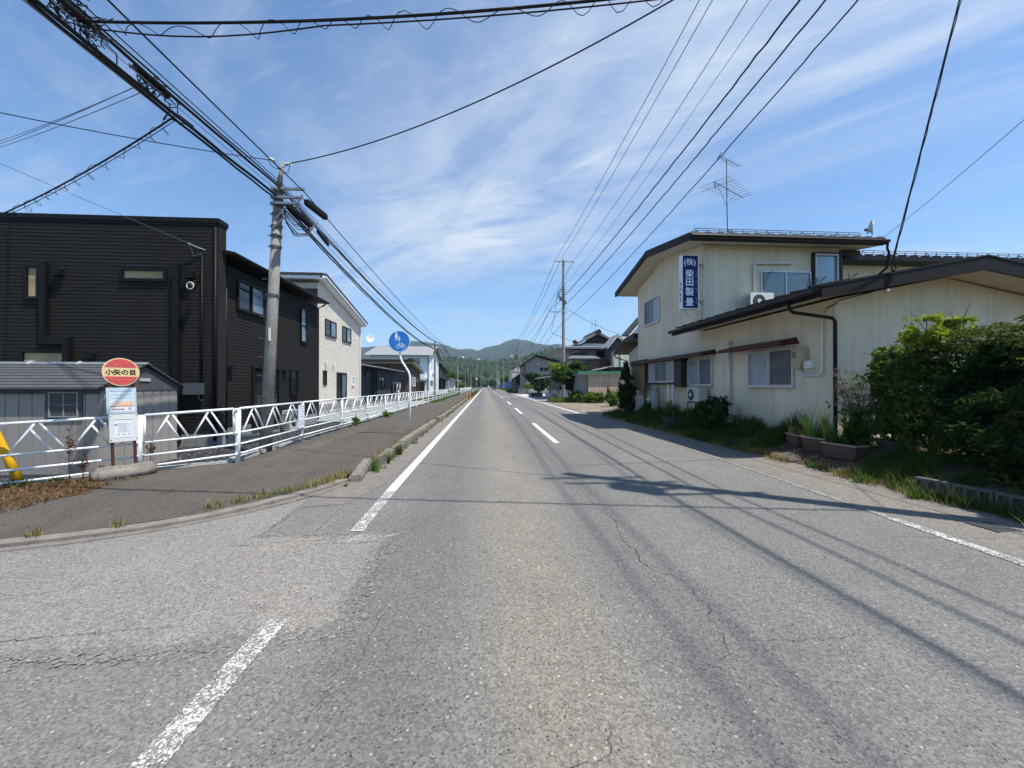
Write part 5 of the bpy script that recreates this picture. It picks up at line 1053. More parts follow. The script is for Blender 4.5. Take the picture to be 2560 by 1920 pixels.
# ---------------------------------------------------------------- planters and pots
def planter(name, label, c, ln, wd, h, rz, seed, plant='grass_shadegreen', ph=.35):
    t = thing(name, label, 'planter', c, 'planters and pots by the shop wall', rz); ORG[t.name] = Vector((0, 0, 0)); b = MB(); k = .86
    def ring(l, w, z): return [(-l / 2, -w / 2, z), (l / 2, -w / 2, z), (l / 2, w / 2, z), (-l / 2, w / 2, z)]
    vs = ring(ln * k, wd * k, 0) + ring(ln, wd, h) + ring(ln - .05, wd - .05, h) + ring(ln - .06, wd - .06, h - .05); fs = [(0, 3, 2, 1)]
    for r in range(3):
        for i in range(4): fs.append((r * 4 + i, r * 4 + (i + 1) % 4, r * 4 + 4 + (i + 1) % 4, r * 4 + 4 + i))
    fs.append((12, 13, 14, 15)); b.add(vs, fs); b.build('trough', 'terracotta', t)
    b = MB(); 
    for (x0, x1, y0, y1) in ((-ln / 2 - .012, ln / 2 + .012, -wd / 2 - .012, -wd / 2 + .02), (-ln / 2 - .012, ln / 2 + .012, wd / 2 - .02, wd / 2 + .012), (-ln / 2 - .012, -ln / 2 + .02, -wd / 2 + .02, wd / 2 - .02), (ln / 2 - .02, ln / 2 + .012, -wd / 2 + .02, wd / 2 - .02)): b.box(x0, x1, y0, y1, h - .012, h + .014)
    b.build('rim', 'planter_rim', t)
    rg = np.random.default_rng(seed); n = 420; P = np.stack([rg.uniform(-ln * .45, ln * .45, n), rg.uniform(-wd * .4, wd * .4, n), np.full(n, h - .05), rg.uniform(.4, 1.3, n)], 1); V, F_ = blades(P, ph, .012, seed, .5); npmesh('plant', V, F_, plant, t)
    return t
planter('plant_trough', 'brown plastic planter nearest the road, front of the row of three', (6.74, 6.98, .19), .62, .3, .26, R(100), 1)
planter('plant_trough', 'brown plastic planter in the middle of the row of three, tall grass growing out', (6.86, 7.6, .22), .62, .3, .26, R(108), 2, 'grass_green', .42)
planter('plant_trough', 'small brown planter with dry leaves at the far end of the row of three', (6.88, 8.22, .24), .5, .3, .24, R(75), 3, 'grass_dry', .16)
def pot(name, label, c, r, h, mat, seed, plant, pn, ph):
    t = thing(name, label, 'plant pot', c, 'planters and pots by the shop wall'); x, y, z = c; b = MB(); b.lathe(c, [(r * .72, 0), (r, h - .03), (r * 1.06, h - .03), (r * 1.06, h), (r * .9, h), (r * .88, h - .05)], 20); b.build('pot', mat, t)
    blobs = [(x, y, z + h + ph * .55, r * 1.2, r * 1.2, ph * .6)]; leaves('plant', plant, t, blobs, pn, .05, seed); b = MB()
    rgp = random.Random(seed)
    for k in range(7): b.tube([(x, y, z + h - .04), (x + rgp.uniform(-.12, .12), y + rgp.uniform(-.12, .12), z + h + ph * .5), (x + rgp.uniform(-.25, .25), y + rgp.uniform(-.25, .25), z + h + ph)], .006, 4, .003)
    b.build('stem', 'bark', t); return t
pot('plant_pot', 'wide dark round pot with a half dead plant, in the grass by the bay props', (6.72, 13.9, .12), .3, .3, 'pot_grey', 5, 'leaf_olive', 160, .55)
pot('plant_pot', 'blue plant pot with white flowers in the grass', (6.95, 16.5, .14), .17, .28, 'pot_blue', 6, 'leaf_mid', 350, .45)
leaves('flower', 'petal_white', None, [(6.95, 16.5, .95, .2, .2, .12)], 40, .05, 9); o = bpy.data.objects['flower']; tag(o, 'small white blossoms above the blue plant pot', 'flowers')
pot('plant_pot', 'big grey round pot behind the near end of the planter row', (7.55, 6.72, .25), .3, .3, 'pot_grey', 7, 'leaf_mid', 500, .5)
b = MB(); b.box(-.3, .3, -.012, .012, 0, .0)
bm = bmesh.new(); bmesh.ops.create_icosphere(bm, subdivisions=3, radius=1)
for v in bm.verts: v.co = Vector((v.co.x * .42, v.co.y * .26, v.co.z * .09)) + mnoise.noise_vector(v.co * 2) * .04
me = bpy.data.meshes.new('flat_stone'); bm.to_mesh(me); bm.free(); me.materials.append(M['block_concrete']); o = bpy.data.objects.new('flat_stone', me); col.objects.link(o); o.location = (6.35, 7.9, .04); o.rotation_euler = (0, 0, R(70)); tag(o, 'flat mossy stone slab at the road edge before the planters', 'stone')
me2 = me.copy(); o = bpy.data.objects.new('flat_stone', me2); col.objects.link(o); o.location = (6.45, 6.45, .03); o.rotation_euler = (0, 0, R(110)); o.scale = (1.0, .8, .8); tag(o, 'pale flat stone in front of the nearest planter', 'stone')
# hollow concrete blocks under the bushes
for i in range(5):
    t = thing('hollow_block', ['hollow concrete block under the bush, farthest from the camera', 'hollow concrete block second from the far end under the bush', 'hollow concrete block in the middle of the row under the bush', 'hollow concrete block second nearest at the frame edge under the bush', 'hollow concrete block nearest the camera under the bush'][i], 'concrete block', (6.2 + .05 * i, 5.05 - i * .41, .06), 'hollow blocks edging the garden', R(-82))
    ORG[t.name] = Vector((0, 0, 0)); b = MB(); L_, H_, D_ = .39, .19, .1
    b.box(-L_ / 2, L_ / 2, -D_ / 2, D_ / 2, 0, .03); b.box(-L_ / 2, L_ / 2, -D_ / 2, D_ / 2, H_ - .03, H_)
    for k in range(4): x = -L_ / 2 + k * (L_ - .03) / 3; b.box(x, x + .03, -D_ / 2, D_ / 2, .03, H_ - .03)
    b.box(-L_ / 2 + .03, L_ / 2 - .03, .0, .012, .03, H_ - .03); b.build('block', 'block_concrete', t)
b = MB()
for k in range(7): b.box(5.42, 5.66, 3.82 + k * .04, 3.84 + k * .04, .0, .012)
b.box(5.40, 5.42, 3.8, 4.1, 0, .014); b.box(5.66, 5.68, 3.8, 4.1, 0, .014); o = b.build('drain_grate', 'galv_dark', base=(5.5, 3.9, 0)); tag(o, 'steel drain grate at the road edge below the bushes', 'drain grate')

# ================================================================ POLES
def step_bolts(b, x, y, z0, z1, r):
    k = 0; z = z0
    while z < z1:
        a = math.pi * (k % 2); b.tube([(x + math.cos(a) * r, y, z), (x + math.cos(a) * (r + .17), y, z)], .011, 5); z += .45; k += 1
def pole_left():
    t = thing('utility_pole', 'grey concrete telephone pole with black splice boxes, left behind the white fence', 'utility pole', (-5.33, 9.7, -.05))
    A = Vector((-5.20, 9.72, -.1)); B = Vector((-4.85, 9.6, 6.2)); T = Vector((-4.75, 9.58, 6.82)); P = lambda f: A + (B - A) * f
    b = MB(); b.tube([P(0), P(.5), P(1)], .138, 20, .100); b.tube([P(.995), T], .075, 12, .03); b.build('shaft', 'pole_concrete', t, smooth=True)
    b = MB(); d = (B - A).normalized()
    for f in (.60, .78, .82, .855, .90, .935, .96, .985):
        r = .138 + (.100 - .138) * f; b = MB(); b.lathe(P(f), [(r + .006, -.03), (r + .016, -.03), (r + .016, .03), (r + .006, .03)], 18, d); b.tube([P(f) + Vector((r, -.05, 0)), P(f) + Vector((r + .07, -.05, 0))], .012, 5); b.tube([P(f) + Vector((-r - .05, -.05, 0)), P(f) + Vector((-r, -.05, 0))], .012, 5); b.build('band', 'galv_dark', t)
    b = MB()
    for k, f in enumerate((.30, .37, .44, .52, .59, .66)): s = 1 if k % 2 else -1; r = .15; b.tube([P(f) + Vector((-r, -.02, 0)), P(f) + Vector((-r - .1, -.04, .0))], .011, 5)
    b.build('step_bolt', 'galv_dark', t)
    for z, x1 in ((6.12, -4.2), (5.92, -4.22), (5.78, -4.3)):
        b = MB(); b.box(-4.95, x1, 9.42, 9.48, z - .025, z + .025); b.build('crossarm', 'galv', t)
    b = MB(); b.tube([(-4.9, 9.45, 5.2), (-4.35, 9.45, 5.75)], .02, 6); b.tube([(-4.9, 9.45, 5.35), (-4.55, 9.45, 5.75)], .018, 6); b.tube([(-4.4, 9.45, 5.6), (-4.25, 9.45, 6.0)], .018, 6); b.build('arm_brace', 'galv', t)
    b = MB(); b.tube([(-5.02, 9.5, 6.84), (-4.90, 9.52, 6.80)], .035, 8); b.tube([(-4.66, 9.55, 6.74), (-4.54, 9.52, 6.74)], .035, 8); b.build('insulator', 'white_plastic', t)
    b = MB(); b.tube([(-5.02, 9.5, 6.8), (-4.98, 9.5, 6.68), (-4.85, 9.5, 6.6), (-4.72, 9.5, 6.62), (-4.6, 9.5, 6.72)], .008, 5); b.tube([(-4.9, 9.5, 6.78), (-4.8, 9.5, 6.6), (-4.6, 9.5, 6.5), (-4.54, 9.5, 6.7)], .008, 5); b.build('jumper_cable', 'black_cable', t); b = MB()
    rgq = random.Random(5)
    for k in range(9):
        x1 = -4.3 + rgq.uniform(-.1, .15); dz = rgq.uniform(.25, .62); b.tube([(-4.75, 9.5, 5.85), (-4.68, 9.6, 5.75 - dz * .6), (-4.5 + rgq.uniform(-.05, .05), 9.7, 5.7 - dz), (-4.3, 9.9, 5.62 - dz * .7), (x1, 10.1, 5.62)], .009, 5)
    b.build('loop_cable', 'black_cable', t)
    b = MB(); b.box(-5.02, -4.98, 9.50, 9.53, 2.6, 2.9); b.build('number_plate', 'white_plastic', t)
pole_left()
def closure(name, label, p0, p1, w, h):
    p0 = Vector(p0); p1 = Vector(p1); d = (p1 - p0).normalized(); s = d.cross(Vector((0, 0, 1))).normalized(); u = s.cross(d); b = MB(); n = 12; prof = []
    k = [(w * .5, -h * .3), (w * .5, h * .2), (w * .3, h * .5), (-w * .3, h * .5), (-w * .5, h * .2), (-w * .5, -h * .3), (-w * .3, -h * .5), (w * .3, -h * .5)]
    vs = []
    for f, sc_ in ((0, .55), (.06, .95), (.07, 1), (.93, 1), (.94, .95), (1, .55)):
        c = p0 + (p1 - p0) * f; vs += [c + s * a * sc_ + u * b_ * sc_ for a, b_ in k]
    fs = [tuple(range(8))[::-1], tuple(range(40, 48))] + [(i * 8 + j, i * 8 + (j + 1) % 8, i * 8 + 8 + (j + 1) % 8, i * 8 + 8 + j) for i in range(5) for j in range(8)]
    b.add(vs, fs)
    for f in np.linspace(.14, .86, 9): c = p0 + (p1 - p0) * f; b.hexa([c + s * a * w * .52 + u * b_ * h * .52 + d * e for e in (-.006, .006) for a, b_ in ((-1, -.6), (1, -.6), (1, .6), (-1, .6))])
    o = b.build(name, 'black_metal', base=p0); tag(o, label, 'splice box', 'cable splice boxes by the concrete pole'); return o
closure('splice_box', 'upper black ribbed splice box on the cables just right of the concrete pole', (-4.30, 9.72, 5.97), (-4.12, 10.55, 5.92), .13, .16)
closure('splice_box', 'lower black ribbed splice box on the cables just right of the concrete pole', (-4.45, 9.2, 5.62), (-4.3, 10.05, 5.52), .13, .15)
closure('splice_box', 'small dark green splice box hanging lower on the cable with loops of wire', (-4.32, 10.45, 5.55), (-4.30, 11.15, 5.42), .07, .09)

def tall_pole(name, label, x, y, h, arms, r0=.17, bolts=True, base=0):
    t = thing(name, label, 'utility pole', (x, y, base)); b = MB(); b.tube([(x, y, base - .1), (x, y, h)], r0, 14, r0 * .66); 
    if bolts: step_bolts(b, x, y, 4.2, h - 3, r0 * .8)
    b.build('shaft', 'pole_concrete', t, smooth=False)
    for x0, x1, z in arms:
        b = MB(); b.box(x0, x1, y - .2, y - .12, z - .04, z + .04)
        b.build('crossarm', 'galv', t)
        b = MB()
        for xx in (x0 + .05, x0 + (x1 - x0) * .28, x1 - .05): b.lathe((xx, y - .16, z + .04), [(.025, 0), (.05, .04), (.03, .08), (.05, .12), (.0, .16)], 8)
        b.build('insulator', 'white_plastic', t)
    return t
R1 = tall_pole('utility_pole', 'tall concrete power pole on the right, rising out of the green tree', 8.3, 41.4, 14.95, [(7.35, 9.45, 14.72)], .19)
b = MB(); b.box(6.65, 8.65, 41.2, 41.28, 9.33, 9.41)
b.build('crossarm', 'galv', R1)
b = MB(); rgq = random.Random(3)
for k in range(5): z = 12.0 - k * .28; b.lathe((8.1, 41.15, z), [(.05, 0), (.09, .05), (.05, .1)], 8); b.box(8.1, 8.6, 41.15, 41.2, z + .02, z + .05)
for k in range(6): b.tube([(8.15, 41.2, 12.0 - k * .25), (7.7 - .05 * k, 41.2, 11.5 - k * .1), (7.95, 41.2, 10.9 - k * .08), (8.2, 41.2, 10.6)], .025, 5)
b.box(8.35, 8.55, 41.1, 41.4, 10.2, 10.6); b.build('cable_hardware', 'galv_dark', R1)
b = MB(); b.box(8.13, 8.2, 41.15, 41.22, 1.6, 2.6); b.build('number_plate', 'black_metal', R1)
R0 = tall_pole('utility_pole', 'tall power pole outside the right edge of the frame, casting its shadow over the road', 7.55, 2.95, 15.2, [(6.85, 8.55, 14.6), (6.55, 8.2, 10.4), (6.6, 8.4, 13.2)], .17, base=.1)
b = MB(); b.lathe((7.1, 2.75, 11.6), [(.24, 0), (.25, .1), (.25, .8), (.2, .9)], 14); b.lathe((7.95, 2.75, 12.3), [(.12, 0), (.12, .5)], 10); b.box(7.1, 7.6, 2.7, 2.8, 11.7, 11.8); b.build('transformer', 'galv', R0)
R2 = tall_pole('utility_pole', 'concrete power pole with a leaning strut, behind the roadside block wall', 8.5, 101, 12.8, [(7.6, 9.4, 12.6)], .2)
b = MB(); b.tube([(8.5, 101, 9.6), (10.6, 100.2, 0)], .16, 8); b.build('strut', 'pole_concrete', R2); b = MB(); b.box(7.0, 8.4, 100.8, 100.9, 9.5, 9.6); b.lathe((7.9, 100.8, 8.4), [(.4, 0), (.4, 1.1)], 12); b.build('transformer', 'galv_dark', R2)
b = MB(); b.lathe((7.0, 100.8, 8.9), [(.1, 0), (.1, .6)], 8); b.lathe((6.6, 100.8, 8.9), [(.1, 0), (.1, .6)], 8); b.build('insulator', 'white_plastic', R2)
tall_pole('utility_pole', 'slim concrete pole standing in front of the blue sheeting', 6.9, 148, 12.6, [(6.2, 7.6, 12.2)], .2, False)
tall_pole('utility_pole', 'nearer of two thin poles far down the right roadside', 6.9, 236, 13.6, [], .25, False); tall_pole('utility_pole', 'farther of two thin poles far down the right roadside', 8.2, 252, 15, [(7, 9.5, 14.5)], .25, False)
def dark_pole(label, x, y, h, arms=(), r=.15): 
    t = tall_pole('utility_pole', label, x, y, h, list(arms), r, False); return t
L2 = dark_pole('telephone pole standing by the fence in front of the white two storey house', -5.35, 42.4, 6.35, [], .13)
b = MB(); b.box(-5.35, -4.5, 42.25, 42.32, 5.9, 5.96); b.box(-5.35, -4.5, 42.25, 42.32, 5.3, 5.36); b.build('crossarm', 'galv', L2)
L3 = dark_pole('telephone pole with a white street lamp head beyond the fence gap', -5.6, 80.5, 8.2, [], .15)
b = MB(); b.tube([(-5.6, 80.4, 7.2), (-5.0, 80.4, 7.4), (-4.6, 80.4, 7.4)], .04, 6); b.build('lamp_arm', 'galv', L3); b = MB(); b.lathe((-4.5, 80.4, 7.2), [(.1, .25), (.28, .1), (.2, 0)], 12); b.build('lamp_head', 'white_plastic', L3)
dark_pole('slim pole by the far low house on the left, nearest of the four thin ones', -5.8, 116, 5.6, [], .13); dark_pole('thin pole on the far left, second of the four thin ones', -6.8, 157, 8.4, [], .16); dark_pole('thin pole on the far left, third of the four thin ones', -5.3, 140, 6.5, [], .12); dark_pole('thin pole on the far left, fourth of the four thin ones', -5.2, 150, 6.4, [], .12)
dark_pole('farthest pole on the left where the road vanishes', -3.2, 300, 8.5, [], .25)
tall_pole('utility_pole', 'thin pole rising behind the navy bungalow roof, left of the blue sign', -15.4, 44.5, 8.2, [], .12, False)
for k, (x, y, h) in enumerate(((5.9, 330, 12), (6.3, 380, 12), (5.5, 300, 9), (-3.5, 420, 12))): tall_pole('utility_pole', ['distant pole right of the vanishing point, second nearest of three', 'distant pole right of the vanishing point, farthest of three', 'distant pole right of the vanishing point, nearest of three', 'very distant pole at the vanishing point on the left'][k], x, y, h, [(x - .8, x + .8, h - .6)], .2, False)
# street lamp
t = thing('street_lamp', 'tall slim street lamp with a flat white head, far down the footway', 'street lamp', (-2.3, 106, 0))
b = MB(); b.tube([(-2.3, 106, 0), (-2.3, 106, 8.2), (-2.2, 106, 8.45), (-1.9, 105.9, 8.6)], .09, 8, .05); b.build('mast', 'galv', t); b = MB(); b.extr([(-2.3, 8.5), (-2.3, 8.62), (-1.9, 8.85), (-1.2, 8.8), (-1.1, 8.66), (-1.3, 8.56)], 'y', 105.7, 106.1); b.build('lamp_head', 'white_plastic', t)
b = MB(); b.lathe((-2.3, 105.9, 3.4), [(.3, 0), (.3, .02)], 16, (0, -1, 0)); b.build('round_sign', 'white_plastic', t)

# ================================================================ WIRES
def catenary(p, q, sag, n=24):
    p = Vector(p); q = Vector(q); return [p + (q - p) * (i / n) - Vector((0, 0, sag * 4 * (i / n) * (1 - i / n))) for i in range(n + 1)]
def cable(label, p, q, sag, r, n=24, name='overhead_cable', mat='black_cable', wob=0, cat='cable', grp='overhead cables', seed=0, pts=None):
    P = pts or catenary(p, q, sag, n)
    if wob:
        rgw = random.Random(seed); P2 = []
        for i in range(len(P) - 1):
            for k in range(3): c = P[i] + (P[i + 1] - P[i]) * k / 3; P2.append(c + Vector((rgw.uniform(-wob, wob), 0, rgw.uniform(-wob, wob))))
        P = P2 + [P[-1]]
    b = MB(); b.tube(P, r, 6, cap=False); o = b.build(name, mat, base=P[0], recalc=False, smooth=True); return tag(o, label, cat, grp)
def helix(label, P, rad, pitch, r, grp='overhead cables', tight=1.0):
    out = []; L_ = 0
    for i in range(len(P) - 1):
        seg = P[i + 1] - P[i]; k = max(3, int(seg.length / pitch * 10)); d = seg.normalized(); s = d.cross(Vector((0, 0, 1))).normalized(); u = s.cross(d)
        for j in range(k): c = P[i] + seg * j / k; tt = L_ + seg.length * j / k; a = 2 * math.pi * (tt / pitch + .35 * math.sin(tt * 1.9)); rr = rad * (1 + .35 * math.sin(tt * 3.1 + 1)); out.append(c + s * math.cos(a) * rr + u * (math.sin(a) * rr - rad * .25))
        L_ += seg.length
    b = MB(); b.tube(out, r, 5, cap=False); o = b.build('lashing_wire', 'black_cable', base=P[0], recalc=False, smooth=True); return tag(o, label, 'cable', grp)
# left bundle: from behind the camera past the concrete pole and on down the road
def run(label, near, at, far, r, sag1=.12, sag2=.35, wob=.0, seed=0, mat='black_cable'):
    P = [Vector(near)] + catenary(Vector(near), Vector(at), sag1, 20)[1:] + catenary(Vector(at), Vector(far), sag2, 26)[1:]
    return cable(label, None, None, 0, r, wob=wob, pts=P, seed=seed, mat=mat)
NY = -18
run('thick lower telephone cable bundle running past the concrete pole, lowest strand', (-4.9, NY, 5.95), (-4.86, 9.5, 5.98), (-4.75, 42.3, 5.35), .027, .42, .75, .008, 1)
run('thick lower telephone cable bundle running past the concrete pole, inner strand', (-4.96, NY, 5.92), (-4.9, 9.5, 5.93), (-4.8, 42.3, 5.30), .020, .38, .75, .01, 2)
run('thin grey steel strand clipped under the lower telephone bundle', (-5.03, NY, 6.0), (-4.97, 9.5, 5.99), (-4.9, 42.3, 5.35), .012, .46, .72, 0, 3, 'galv')
run('thick upper telephone cable running to the upper splice box', (-4.78, NY, 6.1), (-4.74, 9.5, 6.14), (-4.55, 42.3, 5.92), .024, .42, .62, .007, 4)
run('medium telephone cable tied just above the upper bundle', (-4.80, NY, 6.17), (-4.72, 9.5, 6.19), (-4.58, 42.3, 5.97), .014, .42, .62, .006, 5)
run('thin wire above the left bundle, second from the top', (-4.68, NY, 6.2), (-4.72, 9.5, 6.26), (-4.5, 42.3, 6.0), .008, .40, .5, 0, 6)
run('single power cable highest of the left roadside run', (-4.15, NY, 6.02), (-4.22, 9.5, 6.08), (-4.4, 42.3, 5.98), .012, .36, .30, 0, 7)
run('thin pale wire between the two thick left bundles', (-4.82, NY, 6.02), (-4.80, 9.5, 6.07), (-4.7, 42.3, 5.6), .006, .40, .7, 0, 8, 'galv')
for i, (x, z0, z1) in enumerate(((-4.75, 5.35, 6.4), (-4.55, 5.92, 6.9), (-4.4, 5.98, 7.2))): cable('telephone cable continuing between the two farther left poles, ' + ('lower', 'middle', 'upper')[i], (x, 42.3, z0), (-5.3, 80.4, z1), .9, .035 if i < 2 else .02)
cable('sagging telephone cable beyond the lamp pole on the left', (-5.3, 80.4, 6.4), (-5.8, 116, 5.3), 1.0, .04)
cable('sagging telephone cable farthest down the left side', (-5.8, 116, 5.3), (-5.2, 150, 6.1), .8, .05)
# ragged splices on the bundle
def tangle(label, c, ln, seed, n=16, rad=.09):
    rgt = random.Random(seed); b = MB(); c = Vector(c)
    for k in range(n):
        y = rgt.uniform(-ln, ln); p = c + Vector((rgt.uniform(-rad, rad), y, rgt.uniform(-rad, rad))); pts = [p]
        for j in range(5): p = p + Vector((rgt.uniform(-.07, .07), rgt.uniform(.0, .09), rgt.uniform(-.07, .07))); pts.append(p)
        b.tube(pts, .008, 5)
    b.tube([c + Vector((0, -ln, .03)), c + Vector((0, ln, .03))], .045, 8)
    o = b.build('cable_splice', 'black_cable', base=c); return tag(o, label, 'cable splice')
tangle('tangled splice with curled wire ends on the thick left cables, upper middle left', (-4.84, 6.05, 5.93), .28, 3, 22, .09); tangle('bulky splice where the crossing cables branch off, top left corner', (-4.84, 4.85, 5.95), .3, 4, 40, .1)
# branch cables
BP = Vector((-4.85, 5.02, 5.9)); C0 = Vector((7.4, 3.0, 6.1))
P = catenary(BP, C0, .42, 40); cable('upper strand of the laced cable crossing along the top of the frame', None, None, 0, .017, pts=P)
P2 = [p - Vector((0, 0, .06 + .10 * math.sin(math.pi * min(1, i / 10)))) for i, p in enumerate(P)]; cable('lower strand of the laced cable crossing along the top of the frame', None, None, 0, .009, pts=P2); helix('spiral lashing wire around the laced cable along the top of the frame', [(a + b_) / 2 for a, b_ in zip(P, P2)], .062, .46, .0045)
P = catenary((-4.9, 6.55, 5.80), (-16.5, 11.2, 4.9), .55, 36); cable('laced drop cable going left over the black house roof', None, None, 0, .014, pts=P); P2 = [p - Vector((0, 0, .07)) for p in P]; cable('thin lower strand of the laced drop cable going left', None, None, 0, .006, pts=P2); helix('spiral lashing wire around the laced drop cable going left', P2, .065, .36, .0045)
b = MB(); b.tube([(-4.86, 6.9, 5.88), (-4.87, 6.6, 5.86), (-4.93, 6.5, 5.85), (-5.1, 6.6, 5.78)], .014, 6); b.tube([(-4.9, 7.3, 5.9), (-4.88, 6.8, 5.83), (-5.0, 6.6, 5.8)], .009, 6); o = b.build('cable_loop', 'black_cable', base=(-4.9, 6.7, 5.8)); tag(o, 'short curved loop joining the left drop cable to the bundle', 'cable', 'overhead cables')
for k, dz in enumerate((.0, .09, -.09)): cable(['highest', 'middle', 'lowest'][k == 0 and 1 or (0 if k == 1 else 2)] + ' of three parallel thin wires going left from the tangled splice', (-4.88, 6.0 + k * .04, 5.93 + dz * .4), (-14, 12.2, 8.4 + dz), .05, .006, mat='galv_dark')
cable('long power cable from the pole top going out of frame on the left', (-5.0, 9.5, 6.8), (-16, 5.6, 7.4), .35, .009)
cable('thin service wire to the bracket on the black house wall', (-7.74, 10.82, 5.28), (-16, 9.2, 8.8), .05, .006, mat='galv_dark')
cable('power cable crossing the road from the concrete pole top to the upper right', (-4.55, 9.5, 6.74), (7.5, 3.0, 9.0), .95, .013, 48)
# right-hand lines
for i, (p, q, sag, r) in enumerate((((7.40, 41.3, 14.9), (7.05, 2.8, 14.75), .45, .014), ((7.95, 41.3, 14.9), (7.45, 2.8, 14.75), .45, .014), ((9.38, 41.3, 14.9), (8.35, 2.8, 14.75), .75, .014), ((6.72, 41.2, 9.42), (6.62, 2.8, 10.05), .55, .024), ((7.7, 41.2, 9.42), (7.3, 2.8, 10.3), .55, .022), ((8.25, 41.2, 8.3), (7.45, 2.8, 9.8), .55, .018), ((8.4, 41.2, 12.2), (7.6, 2.8, 12.4), .5, .008))):
    P = catenary((q[0] - .1, -34, q[2] - .2), q, sag, 24) + catenary(p, q, sag, 40)[::-1][1:]
    cable(['leftmost high voltage wire from the tall right pole toward the top of the frame', 'second high voltage wire from the tall right pole toward the top of the frame', 'third high voltage wire from the tall right pole toward the top of the frame', 'thick telephone cable from the left end of the lower crossarm of the tall right pole', 'thick telephone cable from the middle of the lower crossarm of the tall right pole', 'lowest roadside cable passing just over the aerial, rightmost of the run', 'thin grey wire beside the thick right telephone cables'][i], None, None, 0, r, pts=P, wob=.012 if i in (3, 4, 5) else 0, seed=i)
for i, (p, q, sag) in enumerate((((7.40, 41.3, 14.9), (7.7, 101, 12.8), 1.1), ((7.95, 41.3, 14.9), (8.2, 101, 12.8), 1.1), ((9.38, 41.3, 14.9), (9.3, 101, 12.8), 1.1), ((6.72, 41.2, 9.42), (7.9, 101, 7.5), 1.4), ((7.7, 41.2, 9.42), (8.4, 101, 7.5), 1.4), ((8.1, 41.2, 12.0), (8.2, 101, 9.6), 1.3), ((8.25, 41.2, 8.3), (8.5, 101, 6.0), .6))):
    cable(['leftmost high wire between the tall right pole and the strutted pole', 'second high wire between the tall right pole and the strutted pole', 'third high wire between the tall right pole and the strutted pole', 'lower telephone cable from the crossarm end toward the strutted pole', 'lower telephone cable from mid crossarm toward the strutted pole', 'middle height wire between the tall right pole and the strutted pole', 'lowest cable between the tall right pole and the strutted pole'][i], p, q, sag, .022, 24, grp='overhead cables')
for i, (dx, z0, z1) in enumerate(((-.8, 12.8, 12.4), (.5, 12.8, 12.4), (0, 9.5, 9.2), (0, 7.5, 7.4))): cable(['left high wire', 'right high wire', 'middle cable', 'low cable'][i] + ' between the strutted pole and the pole by the blue sheeting', (8.5 + dx, 101, z0), (6.9 + dx * .8, 148, z1), 1.2, .03)
for i, (dx, z0, z1) in enumerate(((-.5, 12.4, 13.3), (.5, 12.4, 13.3), (0, 8, 8.5))): cable(['left wire', 'right wire', 'low cable'][i] + ' between the pole by the blue sheeting and the far thin poles', (6.9 + dx, 148, z0), (6.9 + dx, 236, z1), 1.6, .04)
cable('drop wire sagging from the tall right pole to the white gabled house', (8.4, 41.3, 9.9), (15.6, 42.5, 7.0), .35, .018); cable('drop wire sagging from the tall right pole to the tiled roof house', (6.95, 41.2, 7.2), (13.4, 46, 6.4), .35, .02)
cable('short wire hanging from the lower crossarm of the tall right pole', (7.6, 41.2, 11.0), (6.95, 41.2, 7.3), .3, .018)
cable('black service cable dropping from the upper right to the gable edge', (7.96, 7.2, 3.95), (7.46, 3.9, 14.3), .06, .012); cable('black service cable twisted beside the one dropping to the gable edge', (7.98, 7.2, 3.95), (7.48, 3.9, 14.28), .08, .008, wob=.01, seed=5)
cable('thin pale service wire to the upper roof corner on the right', (13.5, 12.45, 6.60), (7.6, 2.95, 6.45), .10, .008, mat='galv')

# ================================================================ RIGHT: background buildings
def pink_shed():
    t = thing('panel_shed', 'pale pink panelled shed with green trimmed roof behind the driveway weeds', 'shed', (10.6, 36, 0))
    b = MB(); b.box(9.3, 14.2, 35.0, 39, 0, 2.52); b.build('wall', 'pink_panel', t); b = MB(); b.box(8.55, 9.3, 35.2, 39, 0, 2.5); b.build('side_wall', 'grey_wall', t)
    b = MB(); b.box(8.3, 14.5, 34.7, 39.3, 2.60, 2.86); b.build('roof', 'green_trim', t); b = MB(); b.box(8.4, 14.45, 34.8, 39.2, 2.52, 2.60); b.build('eave_band', 'pale_concrete', t)
    b = MB()
    for x in (9.31, 10.35, 11.4, 12.5): b.box(x, x + .05, 34.975, 35, 0, 2.5)
    b.build('batten', 'cream_wall', t)
pink_shed()
def parapet_house():
    t = thing('parapet_house', 'cream rendered block with a flat parapet between the shop house and the dark gabled house', 'house', (15, 41, 0))
    b = MB(); b.box(13.3, 14.0, 40, 40.6, 3.5, 5.1); b.box(14.0, 18, 40.1, 42, 3.5, 5.2); b.build('parapet', 'cream_wall', t); b = MB(); b.box(13.4, 18, 40.2, 42, 0, 3.49); b.build('wall', 'dark_brown', t)
    b = MB(); b.box(13.25, 14.05, 39.95, 40.65, 5.1, 5.16); b.build('coping', 'grey_concrete', t); b = MB(); b.tube([(14.05, 39.9, 5.3), (14.05, 39.9, 3.5)], .07, 8); b.build('vent_pipe', 'white_plastic', t)
parapet_house()
def hip(b, x0, x1, y0, y1, z0, z1, rx, th=.16):
    ym = (y0 + y1) / 2; a = [(x0, y0, z0), (x1, y0, z0), (x1, y1, z0), (x0, y1, z0)]; r = [(x0 + rx, ym, z1), (x1 - rx, ym, z1)]
    b.add(a + r + [(p[0], p[1], p[2] - th) for p in a], [(0, 1, 5, 4), (1, 2, 5), (2, 3, 4, 5), (3, 0, 4), (6, 7, 1, 0), (7, 8, 2, 1), (8, 9, 3, 2), (9, 6, 0, 3), (9, 8, 7, 6)])
